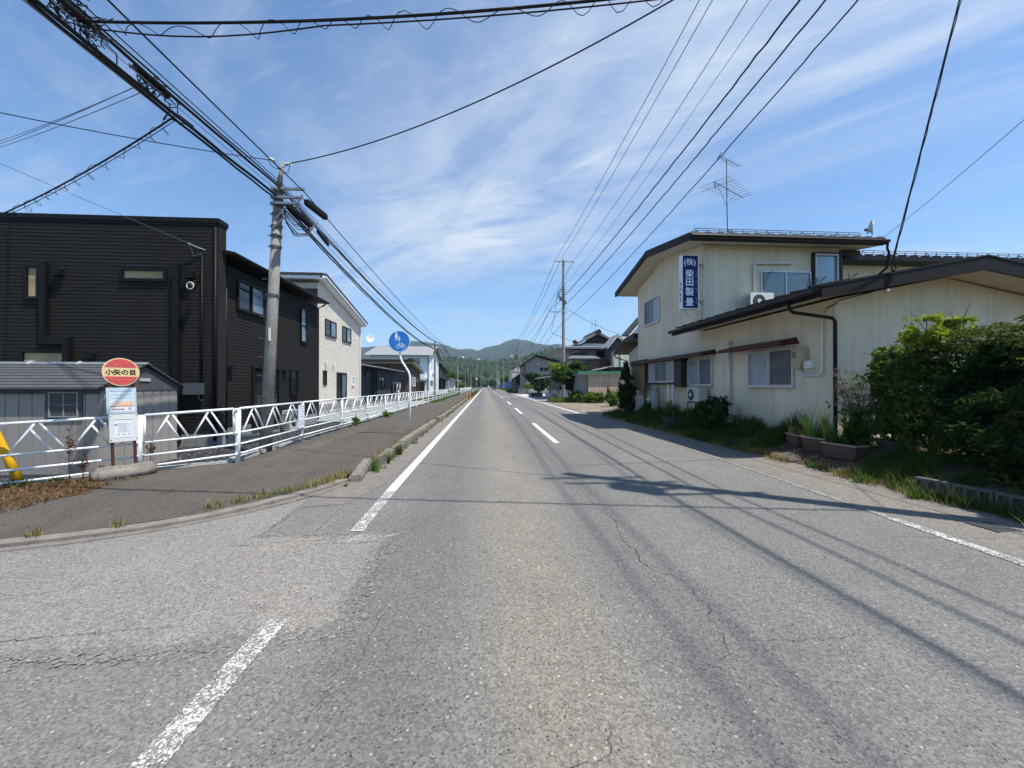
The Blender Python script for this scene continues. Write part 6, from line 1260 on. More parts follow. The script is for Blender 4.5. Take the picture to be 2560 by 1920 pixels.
def trad_house():
    t = thing('tiled_roof_house', 'two storey traditional house with layered grey tiled roofs and a dark gable peak', 'house', (15, 52, 0))
    b = MB(); b.box(10.6, 13.8, 48.2, 49, 0, 4.8); b.box(11.4, 19.5, 49.01, 58, 0, 4.9); b.box(11.9, 20, 50, 57.5, 5.2, 6.45); b.build('wall', 'stucco_white', t)
    b = MB(); hip(b, 8.9, 21.6, 47.9, 59.5, 6.35, 7.3, 3.6, .22); b.build('roof', 'tile_grey', t)
    b = MB(); b.extr([(11.6, 6.75), (14.62, 8.25), (17.7, 6.8), (17.9, 6.75), (14.62, 8.6), (11.2, 6.78)], 'y', 50.0, 57); b.build('gable_roof', 'tile_grey', t)
    b = MB(); b.extr([(12.6, 6.9), (14.62, 8.1), (16.8, 6.9)], 'y', 50.6, 56); b.build('gable_wall', 'dark_brown', t); b = MB(); b.extr([(12.4, 6.75), (12.9, 7.05), (16.3, 7.05), (16.9, 6.75)], 'y', 50.5, 50.58); b.build('gable_panel', 'stucco_white', t)
    b = MB(); b.extr([(14.35, 8.35), (14.3, 8.5), (14.45, 8.75), (14.62, 8.88), (14.8, 8.75), (14.95, 8.5), (14.9, 8.35)], 'y', 49.8, 57.1); b.lathe((11.5, 49.9, 7.0), [(.3, 0), (.34, .2), (.15, .45)], 8); b.build('ridge_ornament', 'dark_brown', t)
    b = MB(); hip(b, 10.0, 14.0, 47.2, 52, 4.95, 5.8, 1.3, .16); b.build('lower_roof', 'tile_grey', t)
    b = MB(); b.box(9.4, 21.3, 48.15, 48.25, 6.05, 6.16); b.box(10.2, 13.9, 47.4, 47.5, 4.7, 4.82); b.build('fascia', 'dark_brown', t)
    b = MB(); b.tube([(10.3, 47.2, 5.95), (10.9, 48.9, 5.05)], .08, 6); b.build('roof_ridge', 'dark_brown', t)
    F = Fr((0, 48.2, 0), (1, 0, 0), (0, -1, 0)); FU = Fr((0, 50, 0), (1, 0, 0), (0, -1, 0))
    window(t, FU, 14.3, 16.3, 5.25, 6.05, 'dark_brown', ('glass_dark', 'glass_sky'), .08, .1); window(t, F, 12.2, 13.5, 2.3, 4.2, 'dark_brown', ('glass_sky', 'glass_dark'), .08, .1); b = MB(); b.box(14.2, 18.5, 47.9, 48.9, 3.4, 4.95); b.build('balcony', 'dark_brown', t)
    b = MB(); b.tube([(14.8, 52, 8.6), (14.8, 52, 10.3)], .03, 5); b.tube([(14.2, 52, 9.7), (15.5, 52, 9.75)], .02, 4); b.tube([(14.3, 52, 10.6), (14.3, 52, 9.0)], .02, 4); b.tube([(14.3, 52, 10.4), (15.0, 52, 10.35)], .02, 4); b.build('aerial', 'galv_dark', t)
trad_house()
def dark_gable():
    t = thing('dark_gabled_house', 'dark grey house with white edged gable and slit window beside the tiled roof house', 'house', (15, 43.5, 0))
    b = MB(); b.extr([(13.9, 0), (13.9, 5.95), (14.57, 6.95), (15.37, 6.35), (15.37, 0)], 'y', 43, 45); b.box(15.38, 18.5, 43.2, 45, 0, 6.3); b.build('wall', 'dark_grey_wall', t)
    b = MB(); b.extr([(13.45, 5.6), (13.45, 5.74), (14.57, 7.14), (15.45, 6.46), (15.45, 6.32), (14.57, 6.97)], 'y', 42.6, 42.72); b.box(15.45, 18.5, 42.6, 42.72, 6.30, 6.44); b.build('bargeboard', 'white_paint', t)
    b = MB(); b.extr([(13.43, 5.76), (14.57, 7.17), (15.45, 6.49), (15.45, 6.55), (14.57, 7.25), (13.38, 5.82)], 'y', 42.55, 45); b.extr([(42.62, 6.46), (42.62, 6.5), (45, 7.3), (45, 7.2)], 'x', 15.0, 18.5); b.build('roof', 'roof_grey', t)
    F = Fr((0, 43, 0), (1, 0, 0), (0, -1, 0)); window(t, F, 14.3, 14.6, 4.75, 5.5, 'white_paint', ('glass_sky',), .05, .05)
    b = MB(); b.box(11.9, 13.88, 43.4, 48, 0, 4.4); b.build('brown_wing', 'dark_brown', t)
    b = MB(); b.extr([(11.8, 3.2), (11.8, 3.32), (13.9, 3.75), (13.9, 3.6)], 'y', 42.4, 43.2); b.build('porch_roof', 'pale_concrete', t)
dark_gable()
t = thing('white_gabled_house', 'white house with a steep dark edged gable just left of the shop house roof', 'house', (19, 47, 0))
b = MB(); b.extr([(17.3, 0), (17.3, 7.54), (18.9, 9.36), (21.7, 7.6), (21.7, 0)], 'y', 46, 48); b.build('wall', 'white_wall', t)
b = MB(); b.extr([(16.8, 7.44), (16.8, 7.64), (18.9, 10.03), (22.4, 7.66), (22.4, 7.42), (18.9, 9.82)], 'y', 45.4, 48.2); b.build('roof', 'dark_grey_wall', t); b = MB(); b.extr([(16.86, 7.27), (16.86, 7.44), (18.9, 9.82), (22.4, 7.42), (22.4, 7.25), (18.9, 9.6)], 'y', 45.34, 45.5); b.build('bargeboard', 'white_paint', t)
b = MB(); b.extr([(17.2, 6.4), (17.2, 6.6), (19.6, 7.6), (19.6, 7.4)], 'y', 44.6, 46); b.build('porch_roof', 'tile_grey', t)
def grey_house():
    t = thing('grey_gabled_house', 'plain grey two storey gabled house with two small dark windows behind the block wall', 'house', (11, 80, 0))
    b = MB(); b.extr([(7.95, 0), (7.95, 6.0), (10.0, 7.35), (14.3, 6.2), (14.3, 0)], 'y', 78, 90); b.build('wall', 'grey_wall', t)
    b = MB(); b.extr([(7.1, 5.55), (7.1, 5.72), (10.0, 7.72), (14.9, 6.45), (14.9, 6.25), (10.0, 7.5)], 'y', 77.0, 90.5); b.build('roof', 'black_metal', t)
    b = MB(); b.tube([(7.75, 77.9, 5.7), (7.95, 77.95, 5.2), (7.95, 77.95, 0)], .08, 6); b.build('downpipe', 'black_metal', t)
    F = Fr((0, 78, 0), (1, 0, 0), (0, -1, 0)); window(t, F, 10.95, 11.55, 4.55, 5.15, 'black_metal', ('glass_dark',), .1, .08, sill=False); window(t, F, 11.8, 12.45, 4.55, 5.15, 'black_metal', ('glass_dark',), .1, .08, sill=False)
    b = MB(); b.box(10.4, 10.65, 77.75, 78, 5.75, 6.0); b.build('wall_light', 'white_plastic', t)
    b = MB(); b.extr([(13.0, 3.4), (13.0, 3.55), (16, 4.6), (16, 4.4)], 'y', 76, 78); b.build('porch_roof', 'black_metal', t)
grey_house()
t = thing('black_shed', 'black sided shed with a white edged sloping roof between blue sheeting and grey house', 'shed', (7.8, 92, 0))
b = MB(); b.extr([(7.2, 0), (7.2, 3.4), (8.8, 4.8), (8.8, 0)], 'y', 92, 108); b.build('wall', 'black_metal', t); b = MB(); b.extr([(6.6, 3.2), (6.6, 3.36), (9.2, 5.35), (9.2, 5.15)], 'y', 91.2, 109); b.build('roof', 'tile_grey', t); b = MB(); b.box(7.4, 8.3, 91.9, 91.98, 0, 1.7); b.build('door_panel', 'grey_wall', t)
t = thing('pink_building', 'pale pink building with stepped roof line behind the utility pole with strut', 'house', (12, 155, 0))
b = MB(); b.box(10.2, 18, 152, 170, 0, 7.2); b.box(12.4, 18, 153, 168, 7.2, 8.4); b.build('wall', 'pink_wall', t); b = MB(); b.box(10, 18.2, 151.8, 170.2, 7.2, 7.4); b.box(12.2, 18.2, 152.8, 168.2, 8.4, 8.6); b.build('parapet', 'white_wall', t)
F = Fr((0, 152, 0), (1, 0, 0), (0, -1, 0)); window(t, F, 11.2, 13.2, 4.6, 5.8, 'white_paint', ('glass_dark', 'glass_sky'), .1, .12)
# blue sheeting on frames
t = thing('sheeting_fence', 'long row of bright blue sheeting on pipe frames along the far right roadside', 'sheeting', (8, 160, 0)); rgb_ = random.Random(4)
for k in range(11):
    y = 112 + k * 10; b = MB(); n = 8; vs = []
    for i in range(n + 1):
        for j in range(5): vs.append((8 + .12 * math.sin(i * 1.7 + j * 1.3 + k), y + 9.8 * i / n, .35 + 2.5 * j / 4 + .06 * math.sin(i * 2.2 + k)))
    b.add(vs, [(i * 5 + j, i * 5 + j + 1, i * 5 + j + 6, i * 5 + j + 5) for i in range(n) for j in range(4)]); b.build('sheet', 'tarp_blue', t, recalc=False)
for k in range(12): y = 112 + k * 10 - .1; b = MB(); b.tube([(7.95, y, 0), (7.95, y, 3.1)], .05, 5); b.build('post', 'galv', t)
b = MB(); b.box(7.95, 12, 111.9, 112, .3, 2.9); b.build('end_sheet', 'tarp_blue', t)
for name, lab, x0, x1, y0, h, hr, wl, rf in (('low_house', 'low house with long sloping roof above the blue sheeting', 8.6, 20, 120, 3.2, 6.2, 'grey_wall', 'roof_grey'), ('low_house', 'pale house far along the right side behind the blue sheeting', 9.5, 20, 240, 5.2, 7.8, 'white_wall', 'tile_grey'), ('low_house', 'pale pink house far down the right side near the vanishing point', 7, 22, 340, 7.2, 8, 'pink_wall', 'roof_grey'), ('low_house', 'small white house farthest on the right near the vanishing point', 6.5, 15, 460, 8, 10, 'white_wall', 'tile_grey')):
    small_far(name, lab, x0, x1, y0, y0 + 14, h, hr, wl, rf)
# block walls
b = MB(); b.box(6.2, 8.0, 73.0, 73.3, 0, 1.05); 
for k in range(5): b.box(6.19, 8.01, 72.985, 73.0, .03 + k * .2, .2 + k * .2)
o = b.build('block_wall', 'block_concrete', base=(7, 73, 0)); tag(o, 'dark stained concrete block wall in front of the grey gabled house', 'wall')
b = MB(); b.box(8.05, 11.5, 72.6, 72.9, 0, 1.0)
for k in range(5): b.box(8.04, 11.51, 72.585, 72.6, .03 + k * .19, .19 + k * .19)
o = b.build('block_wall', 'grey_concrete', base=(9.7, 72.7, 0)); tag(o, 'lighter concrete block wall beside the dark one, by the grey house', 'wall')
b = MB(); b.box(6.35, 7.9, 54.0, 54.25, 0, .62); b.box(6.3, 6.6, 54.0, 57, 0, .62); o = b.build('low_wall', 'block_concrete', base=(7, 54, 0)); tag(o, 'low grey concrete wall just left of the carport post', 'wall')
def carport():
    t = thing('carport', 'flat roofed metal carport on dark posts sheltering a silver car', 'carport', (8.8, 47, 0))
    b = MB(); b.extr([(6.6, 2.42), (6.9, 2.62), (9.0, 2.86), (12, 2.9), (12, 2.8), (9.0, 2.76), (6.9, 2.5)], 'y', 42.8, 53); b.build('roof', 'galv_dark', t)
    b = MB(); b.box(6.62, 12, 42.7, 42.8, 2.46, 2.62); b.build('beam', 'galv', t)
    for x, y in ((7.15, 43.2), (7.3, 52.4), (8.1, 43.2), (11, 43.2), (11, 52.4)): b = MB(); b.box(x - .08, x + .08, y - .08, y + .08, 0, 2.6); b.build('post', 'galv_dark', t)
    b = MB()
    for k in range(10): b.box(8.9 + k * .3, 9.15 + k * .3, 53.4, 53.45, 0, 2.5)
    b.build('back_panel', 'pale_concrete', t)
carport()
def car(name, label, loc, rz, body, kind='minivan', cat='car'):
    t = thing(name, label, cat, loc, None, rz); ORG[t.name] = Vector((0, 0, 0)); L_ = 3.9 if kind == 'minivan' else 3.4; Wd = .82 if kind == 'minivan' else .74
    if kind == 'minivan': prof = [(-1.9, .35), (-1.95, .55), (-1.9, .85), (-1.78, .98), (-1.2, 1.08), (-.98, 1.12), (-.3, 1.56), (.1, 1.66), (1.5, 1.66), (1.85, 1.5), (1.95, 1.0), (1.93, .45), (1.85, .3), (1.6, .25), (-1.6, .22)]
    else: prof = [(-1.68, .3), (-1.7, .75), (-1.62, .98), (-1.1, 1.08), (-.7, 1.6), (-.55, 1.68), (1.45, 1.70), (1.62, 1.55), (1.7, .95), (1.7, .4), (1.6, .25), (-1.5, .22)]
    bm = bmesh.new(); n = len(prof); rows = []
    for yk, ins in ((-Wd, .10), (-Wd * .97, .02), (-Wd * .6, 0), (Wd * .6, 0), (Wd * .97, .02), (Wd, .10)):
        row = []
        for x, z in prof:
            zz = z; yy = yk
            if z > 1.0: yy = yk * (1 - .16 * (z - 1.0) / .65)
            if abs(yk) > Wd * .99: x = x * .985; zz = .3 + (z - .3) * .975 if z > .3 else z + .03
            row.append(bm.verts.new((x, yy, zz)))
        rows.append(row)
    for a, c in zip(rows, rows[1:]):
        for i in range(n): bm.faces.new((a[i], a[(i + 1) % n], c[(i + 1) % n], c[i]))
    bm.faces.new(rows[0][::-1]); bm.faces.new(rows[-1]); bmesh.ops.recalc_face_normals(bm, faces=bm.faces)
    me = bpy.data.meshes.new('body'); bm.to_mesh(me); bm.free(); me.materials.append(M[body]); o = bpy.data.objects.new('body', me); col.objects.link(o); o.parent = t; ORG[o.name] = Vector()
    sgn = {'minivan': ([(-1.0, 1.08), (-.32, 1.5), (.05, 1.58), (.45, 1.58), (.45, 1.08)], [(.5, 1.08), (.5, 1.58), (1.45, 1.58), (1.75, 1.42), (1.8, 1.08)]), 'kei': ([(-1.0, 1.08), (-.62, 1.55), (.3, 1.6), (.3, 1.08)], [(.36, 1.08), (.36, 1.6), (1.4, 1.6), (1.55, 1.08)])}[kind]
    for s in (-1, 1):
        for pr in sgn:
            b = MB(); b.add([(x, s * (Wd * (1 - .16 * (z - 1.0) / .65) + .006), z) for x, z in pr], [tuple(range(len(pr)))]); b.build('side_window', 'glass_dark', t, recalc=False)
    k = .8
    fx = (-.96, 1.10, -.34, 1.53) if kind == 'minivan' else (-1.10, 1.10, -.72, 1.56)
    b = MB(); b.add([(fx[0] - .03, -Wd * k, fx[1] + .03), (fx[0] - .03, Wd * k, fx[1] + .03), (fx[2] - .03, Wd * k * .93, fx[3] + .03), (fx[2] - .03, -Wd * k * .93, fx[3] + .03)], [(0, 1, 2, 3)]); b.build('windscreen', 'glass_dark', t, recalc=False)
    rx = 1.93 if kind == 'minivan' else 1.68
    b = MB(); b.add([(rx - .0, -Wd * .75, 1.08), (rx - .0, Wd * .75, 1.08), (rx - .09, Wd * .7, 1.5), (rx - .09, -Wd * .7, 1.5)], [(0, 1, 2, 3)]); b.build('rear_window', 'glass_dark', t, recalc=False)
    for s in (-1, 1):
        b = MB(); b.box(-rx - .02, -rx + .12, s * .5 - .14, s * .5 + .14, .68, .84); b.build('headlight', 'lamp_clear', t); b = MB(); b.box(rx - .05, rx + .03, s * (Wd - .1) - .07, s * (Wd - .1) + .07, .8, 1.1); b.build('tail_light', 'lamp_red', t)
    b = MB(); b.box(rx + .0, rx + .03, -.17, .17, .55, .72); b.box(-rx - .05, -rx - .0, -.17, .17, .38, .54); b.build('number_plate', 'white_plastic', t); b = MB(); b.box(-rx - .035, -rx + .02, -.4, .4, .42, .62); b.build('grille', 'dark_grille', t)
    for x in (-L_ * .31, L_ * .31):
        for s in (-1, 1):
            b = MB(); b.lathe((x, s * (Wd - .17), .31), [(.22, 0), (.31, .01), (.31, .18), (.2, .19)], 20, (0, s, 0)); w = b.build('wheel', 'tyre', t); b = MB(); b.lathe((x, s * (Wd - .0), .31), [(.19, 0), (.19, .025), (.05, .03), (0, .03)], 12, (0, s, 0)); b.build('rim', 'rim', w)
    return t
car('parked_car', 'silver minivan parked nose out under the carport', (8.9, 44.5, .02), 0, 'car_silver')
car('dark_car', 'small black car driving toward the camera far down the right lane', (3.2, 145, .02), R(90), 'car_black', 'kei')
car('distant_car', 'tiny white car near the vanishing point of the road', (3.4, 400, .02), R(90), 'white_paint', 'kei')

# ================================================================ VEGETATION
def trunk(t, base, tops, r, mat='bark', seed=0, name='trunk'):
    rgt = random.Random(seed); b = MB(); base = Vector(base)
    for i, tp in enumerate(tops):
        tp = Vector(tp); m = base.lerp(tp, .5) + Vector((rgt.uniform(-.1, .1), rgt.uniform(-.1, .1), rgt.uniform(-.05, .1))) * (tp - base).length * .5
        b.tube([base, base.lerp(m, .5), m, m.lerp(tp, .6), tp], r * (1 if i == 0 else .6), 7, r * .15)
        for k in range(4):
            q = m.lerp(tp, rgt.random()); e = q + Vector((rgt.uniform(-1, 1), rgt.uniform(-1, 1), rgt.uniform(.1, .8))) * (tp - base).length * .22; b.tube([q, q.lerp(e, .5) + Vector((0, 0, .02)), e], r * .22, 5, r * .06)
    return b.build(name, mat, t)
def shrub(name, label, cat, base, blobs, tops, r, layers, group=None):
    t = thing(name, label, cat, base, group)
    for i, (mat, n, size, seed, kw) in enumerate(layers): leaves('crown' if i == 0 else 'foliage', mat, t, kw.pop('blobs', blobs), n, size, seed, **kw)
    trunk(t, base, tops, r, seed=len(label)); return t
# right foreground garden
shrub('yew_bush', 'large dark green clipped yew at the right edge, rising above the other bushes', 'bush', (7.7, 5.0, .3),
      [(7.75, 5.35, 1.9, .62, .55, .45), (8.1, 5.0, 2.15, .55, .5, .36), (7.55, 5.55, 1.3, .6, .6, .6), (8.3, 4.6, 1.5, .8, .8, .8), (7.3, 5.0, .9, .6, .7, .6), (8.6, 5.3, 2.2, .5, .5, .3)],
      [(7.75, 5.35, 2.0), (8.1, 5.0, 2.1), (7.5, 5.5, 1.4)], .07,
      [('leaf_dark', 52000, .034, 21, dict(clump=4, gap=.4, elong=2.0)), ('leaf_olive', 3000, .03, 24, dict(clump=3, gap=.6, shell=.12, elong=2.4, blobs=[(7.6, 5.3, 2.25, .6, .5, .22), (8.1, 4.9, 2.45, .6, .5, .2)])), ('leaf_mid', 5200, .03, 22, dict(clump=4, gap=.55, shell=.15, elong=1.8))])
shrub('feathery_shrub', 'soft feathery dark shrub filling the right edge of the frame beside the camera', 'bush', (7.2, 3.9, .2),
      [(7.25, 4.25, 1.35, .6, .55, .75), (7.15, 3.75, 1.6, .6, .5, .6), (7.3, 4.5, .7, .7, .6, .6), (7.0, 3.9, .7, .65, .6, .5), (7.7, 4.1, 1.9, .5, .5, .5)],
      [(7.25, 4.2, 1.8), (7.1, 3.8, 1.9), (7.4, 4.6, 1.2)], .05,
      [('leaf_dark', 36000, .03, 31, dict(clump=3, gap=.35, elong=3.6, up=.1)), ('leaf_olive', 12000, .028, 32, dict(clump=2.4, gap=.5, elong=3.8, shell=.2)), ('leaf_bright', 900, .026, 33, dict(clump=3, gap=.6, elong=3.8, shell=.15, blobs=[(7.7, 4.2, 2.35, .5, .5, .15), (7.2, 4.3, 1.9, .5, .4, .3)]))])
shrub('nandina_bush', 'bushy shrub with yellow green leaf sprays in front of the gable wall', 'bush', (7.6, 6.2, .3),
      [(7.45, 6.25, 1.5, .45, .45, .6), (7.7, 6.35, 2.15, .35, .35, .35), (7.35, 6.0, .95, .45, .5, .5), (7.3, 6.6, 1.9, .32, .3, .4), (7.45, 6.1, 2.2, .38, .3, .28)],
      [(7.5, 6.3, 2.2), (7.3, 6.6, 2.2), (7.7, 6.2, 2.5), (7.25, 6.0, 2.7), (7.65, 5.8, 2.62), (7.45, 5.9, 2.6)], .03,
      [('leaf_mid', 11000, .036, 41, dict(clump=3.6, gap=.42, elong=2.4)), ('leaf_bright', 900, .03, 44, dict(clump=4, gap=.55, shell=.15, elong=2.4)), ('leaf_bright', 1500, .034, 42, dict(clump=6, gap=.5, shell=.6, blobs=[(7.25, 6.0, 2.66, .22, .12, .07), (7.45, 5.9, 2.56, .3, .16, .10), (7.65, 5.8, 2.60, .24, .12, .06), (7.1, 6.1, 2.58, .14, .1, .12), (7.5, 5.85, 2.40, .4, .25, .14), (7.3, 6.2, 2.35, .3, .2, .16)], elong=3.2)), ('leaf_olive', 1800, .05, 43, dict(clump=3, gap=.5, shell=.2))])
t = thing('dead_shrub', 'bare grey twiggy shrub in front of the brown downpipe and gable wall', 'bush', (7.35, 7.25, .3)); rgd = random.Random(12); b = MB()
for k in range(10):
    a = rgd.uniform(0, 6.28); m = Vector((7.35 + math.cos(a) * rgd.uniform(.05, .25), 7.25 + math.sin(a) * rgd.uniform(.05, .25), rgd.uniform(.9, 1.3))); e = Vector((7.35 + math.cos(a) * rgd.uniform(.15, .5), 7.25 + math.sin(a) * rgd.uniform(.15, .45), rgd.uniform(1.5, 2.05))); b.tube([(7.35, 7.25, .2), m, e], .02, 6, .006)
    for j in range(34):
        q = m.lerp(e, rgd.uniform(-.3, 1)); d = Vector((rgd.uniform(-1, 1), rgd.uniform(-1, 1), rgd.uniform(-.35, .6))) * rgd.uniform(.12, .34); mid = q + d * .5 + Vector((rgd.uniform(-.03, .03), rgd.uniform(-.03, .03), .02)); b.tube([q, mid, q + d], .005, 3, .002, cap=False)
        for l in range(3): d2 = Vector((rgd.uniform(-1, 1), rgd.uniform(-1, 1), rgd.uniform(-.5, .6))) * .1; b.tube([mid, mid + d2], .0028, 3, .0015, cap=False)
b.build('twigs', 'dead_twig', t, recalc=False); leaves('foliage', 'leaf_mid', t, [(7.35, 7.25, 1.2, .45, .4, .7)], 260, .045, 55, shell=.3); leaves('foliage', 'leaf_mid', t, [(7.4, 7.2, .7, .35, .35, .5)], 1600, .045, 56)
shrub('leafy_shrub', 'broad leaved shrub between the bare twiggy shrub and the yew', 'bush', (7.5, 6.75, .3), [(7.55, 6.85, 1.7, .34, .34, .5), (7.5, 6.7, 1.1, .42, .4, .5)], [(7.55, 6.85, 2.1), (7.4, 6.7, 1.5)], .03, [('leaf_mid', 6500, .038, 61, dict(clump=3.4, gap=.45)), ('leaf_olive', 900, .034, 62, dict(shell=.2))])
# by the shop wall
shrub('camellia_bush', 'dark round leaved bush in front of the small outdoor unit by the flue pipe', 'bush', (6.75, 11.3, .3), [(6.75, 11.3, .62, .55, .6, .42), (6.7, 11.0, 1.0, .32, .42, .26), (6.8, 11.9, .7, .35, .4, .35), (6.8, 10.75, 1.12, .18, .25, .12)], [(6.7, 11.1, 1.3), (6.8, 11.8, 1.0), (6.8, 10.8, 1.2)], .025, [('leaf_dark', 3000, .06, 71, dict(clump=3, gap=.45)), ('leaf_mid', 350, .055, 72, dict(shell=.2))])
shrub('tall_potted_shrub', 'tall narrow dark shrub in a pot at the far corner of the shop house', 'bush', (6.75, 18.4, .3), [(6.75, 18.4, 1.1, .42, .55, .75), (6.75, 18.35, 1.9, .33, .42, .5), (6.78, 18.6, 2.4, .14, .2, .35), (6.7, 18.2, .55, .3, .35, .3)], [(6.75, 18.4, 2.6), (6.8, 18.6, 2.2), (6.6, 18.2, 2.0)], .025, [('leaf_dark', 5000, .06, 81, dict(clump=2.6, gap=.4, elong=2.2)), ('leaf_mid', 900, .055, 82, dict(shell=.2, clump=2.6)), ('grass_dry', 160, .05, 83, dict(shell=.1, blobs=[(6.72, 19.0, 1.2, .15, .2, .5)]))])
b = MB(); b.lathe((6.75, 18.4, .1), [(.2, 0), (.26, .3), (.24, .3)], 16); o = b.build('plant_pot', 'pot_grey', base=(6.75, 18.4, .1)); tag(o, 'grey round pot holding the tall narrow shrub', 'plant pot', 'planters and pots by the shop wall')
# tree round the tall right pole
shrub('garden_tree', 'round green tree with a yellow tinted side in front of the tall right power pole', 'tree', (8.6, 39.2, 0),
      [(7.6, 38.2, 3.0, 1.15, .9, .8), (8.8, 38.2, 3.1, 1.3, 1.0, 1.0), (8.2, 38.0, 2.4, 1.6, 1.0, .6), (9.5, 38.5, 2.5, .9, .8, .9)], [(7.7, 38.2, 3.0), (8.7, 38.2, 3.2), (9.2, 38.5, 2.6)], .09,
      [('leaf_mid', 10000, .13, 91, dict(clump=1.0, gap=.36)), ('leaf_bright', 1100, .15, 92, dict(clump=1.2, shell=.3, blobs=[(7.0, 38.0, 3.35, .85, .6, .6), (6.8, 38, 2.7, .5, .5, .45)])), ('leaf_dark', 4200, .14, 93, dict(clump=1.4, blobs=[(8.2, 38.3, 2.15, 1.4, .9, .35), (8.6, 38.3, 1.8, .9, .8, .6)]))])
shrub('roadside_bush', 'dark hanging bush below the round tree beside the pole foot', 'bush', (9.1, 38.6, 0), [(9.1, 38.4, 1.2, .75, .7, .9), (9.4, 38.2, .6, .9, .7, .5)], [(9.1, 38.4, 1.9)], .05, [('leaf_dark', 2600, .13, 101, dict(clump=1.5)), ('leaf_mid', 700, .12, 102, dict(shell=.2)), ('petal_white', 40, .1, 103, dict(shell=.2))])
shrub('weedy_bush', 'bright green weedy bush at the foot of the pink panelled shed', 'bush', (10.0, 34.2, 0), [(9.6, 34.3, .45, 1.0, .5, .5), (8.6, 35.6, .5, .9, .6, .6), (11.2, 34.0, .6, .7, .4, .6)], [(9.6, 34.3, .8), (11.2, 34, 1.0)], .02, [('leaf_mid', 2600, .11, 111, dict(clump=1.5)), ('grass_green', 1500, .11, 112, dict(shell=.3)), ('leaf_bright', 500, .1, 113, dict(shell=.2))])
shrub('weedy_bush', 'leafy weeds against the far corner of the shop house drive', 'bush', (9.3, 29.0, 0), [(9.4, 28.8, .45, .5, .5, .45), (9.1, 28.6, .9, .12, .12, .6)], [(9.1, 28.6, 1.5)], .015, [('leaf_mid', 1100, .08, 114, dict(clump=2)), ('leaf_olive', 260, .07, 115, dict(shell=.2, blobs=[(9.1, 28.6, 1.0, .12, .12, .55)]))])
shrub('round_topiary', 'dark leaning topiary tree between block wall and carport', 'tree', (9.0, 66, 0), [(7.6, 66, 3.1, 1.3, .9, .7), (8.6, 66, 2.6, 1.3, .9, 1.0), (9.4, 66, 1.9, 1.4, .9, 1.3), (10.6, 66, 2.7, 1.2, .9, .8)], [(7.9, 66, 3.0), (9.4, 66, 2.8)], .14, [('leaf_dark', 5200, .2, 121, dict(clump=1.0)), ('leaf_mid', 1300, .2, 122, dict(shell=.2, clump=1))])
shrub('hedge_bush', 'round green bush behind the white fence far down on the left', 'bush', (-8.5, 128, 0), [(-8.5, 128, 1.2, 2.6, 2, 1.4)], [(-8.5, 128, 1.8)], .1, [('leaf_mid', 1600, .35, 131, dict(clump=.7)), ('leaf_bright', 200, .3, 132, dict(shell=.2))])
for i, (x, y, r, h, m_, lab) in enumerate(((-15, 150, 4.5, 8, 'leaf_mid', 'broad green tree behind the far black carport'), (-8.8, 215, 3.2, 9, 'leaf_mid', 'tall pale green tree left of the far street lamp'), (-19, 230, 7, 9, 'leaf_dark', 'dark tree mass left of the far low houses'), (5.6, 260, 2.2, 5, 'leaf_dark', 'small dark tree on the right verge near the vanishing point'), (5.8, 300, 2.4, 6, 'leaf_dark', 'second small dark tree on the right verge near the vanishing point'), (-6, 330, 3, 9, 'leaf_dark', 'dark roadside tree at the vanishing point on the left'), (13, 215, 5, 7, 'leaf_mid', 'green tree behind the blue sheeting and pink building'))):
    shrub('roadside_tree', lab, 'tree', (x, y, 0), [(x, y, h * .62, r, r, h * .38), (x + r * .4, y, h * .5, r * .7, r * .7, h * .3)], [(x, y, h * .8)], .25, [(m_, 1500, .7, 140 + i, dict(clump=.35)), ('leaf_olive', 300, .6, 160 + i, dict(shell=.2, clump=.35))])
# house-side plants on the pale yard
def plant_small(label, c, h, r, n, seed, mat='leaf_mid', size=.05):
    t = thing('weed_plant', label, 'weed', c); x, y, z = c; leaves('leaf', mat, t, [(x, y, z + h * .55, r, r, h * .5)], n, size, seed, clump=3); b = MB(); rgp = random.Random(seed)
    for k in range(5): b.tube([(x, y, z), (x + rgp.uniform(-r, r) * .7, y + rgp.uniform(-r, r) * .7, z + h * .85)], .006, 4, .003)
    b.build('stem', 'bark', t)
plant_small('leafy weed standing at the foot of the fence on the pale yard side', (-4.92, 15.4, .03), .42, .18, 160, 201); plant_small('low bright weed clump at the fence foot near the bent sign pole', (-4.8, 19.6, .03), .28, .3, 260, 202, 'grass_green')
# reddish tall weeds at the bus stop
t = thing('dock_weed', 'tall reddish brown seed weed growing beside the bus stop block', 'weed', (-6.25, 6.62, .0)); rgw = random.Random(7); b = MB()
for (x, y, h) in ((-6.36, 6.5, .95), (-6.28, 6.62, .6), (-5.98, 7.5, .62)):
    b.tube([(x, y, -.02), (x - .02, y, h * .6), (x + .01, y, h)], .007, 5, .003)
    for k in range(10): z = h * (.3 + .065 * k); a = rgw.uniform(0, 6.28); b.tube([(x, y, z), (x + math.cos(a) * .1, y + math.sin(a) * .1, z + .06)], .003, 4, .002)
b.build('stem', 'rust_brown', t); [leaves('seed_head', 'red_weed', t, [q], 110, .02, 203, clump=5) for q in ((-6.36, 6.5, .6, .06, .06, .34), (-5.98, 7.5, .45, .07, .07, .2), (-6.28, 6.62, .3, .06, .06, .25))]

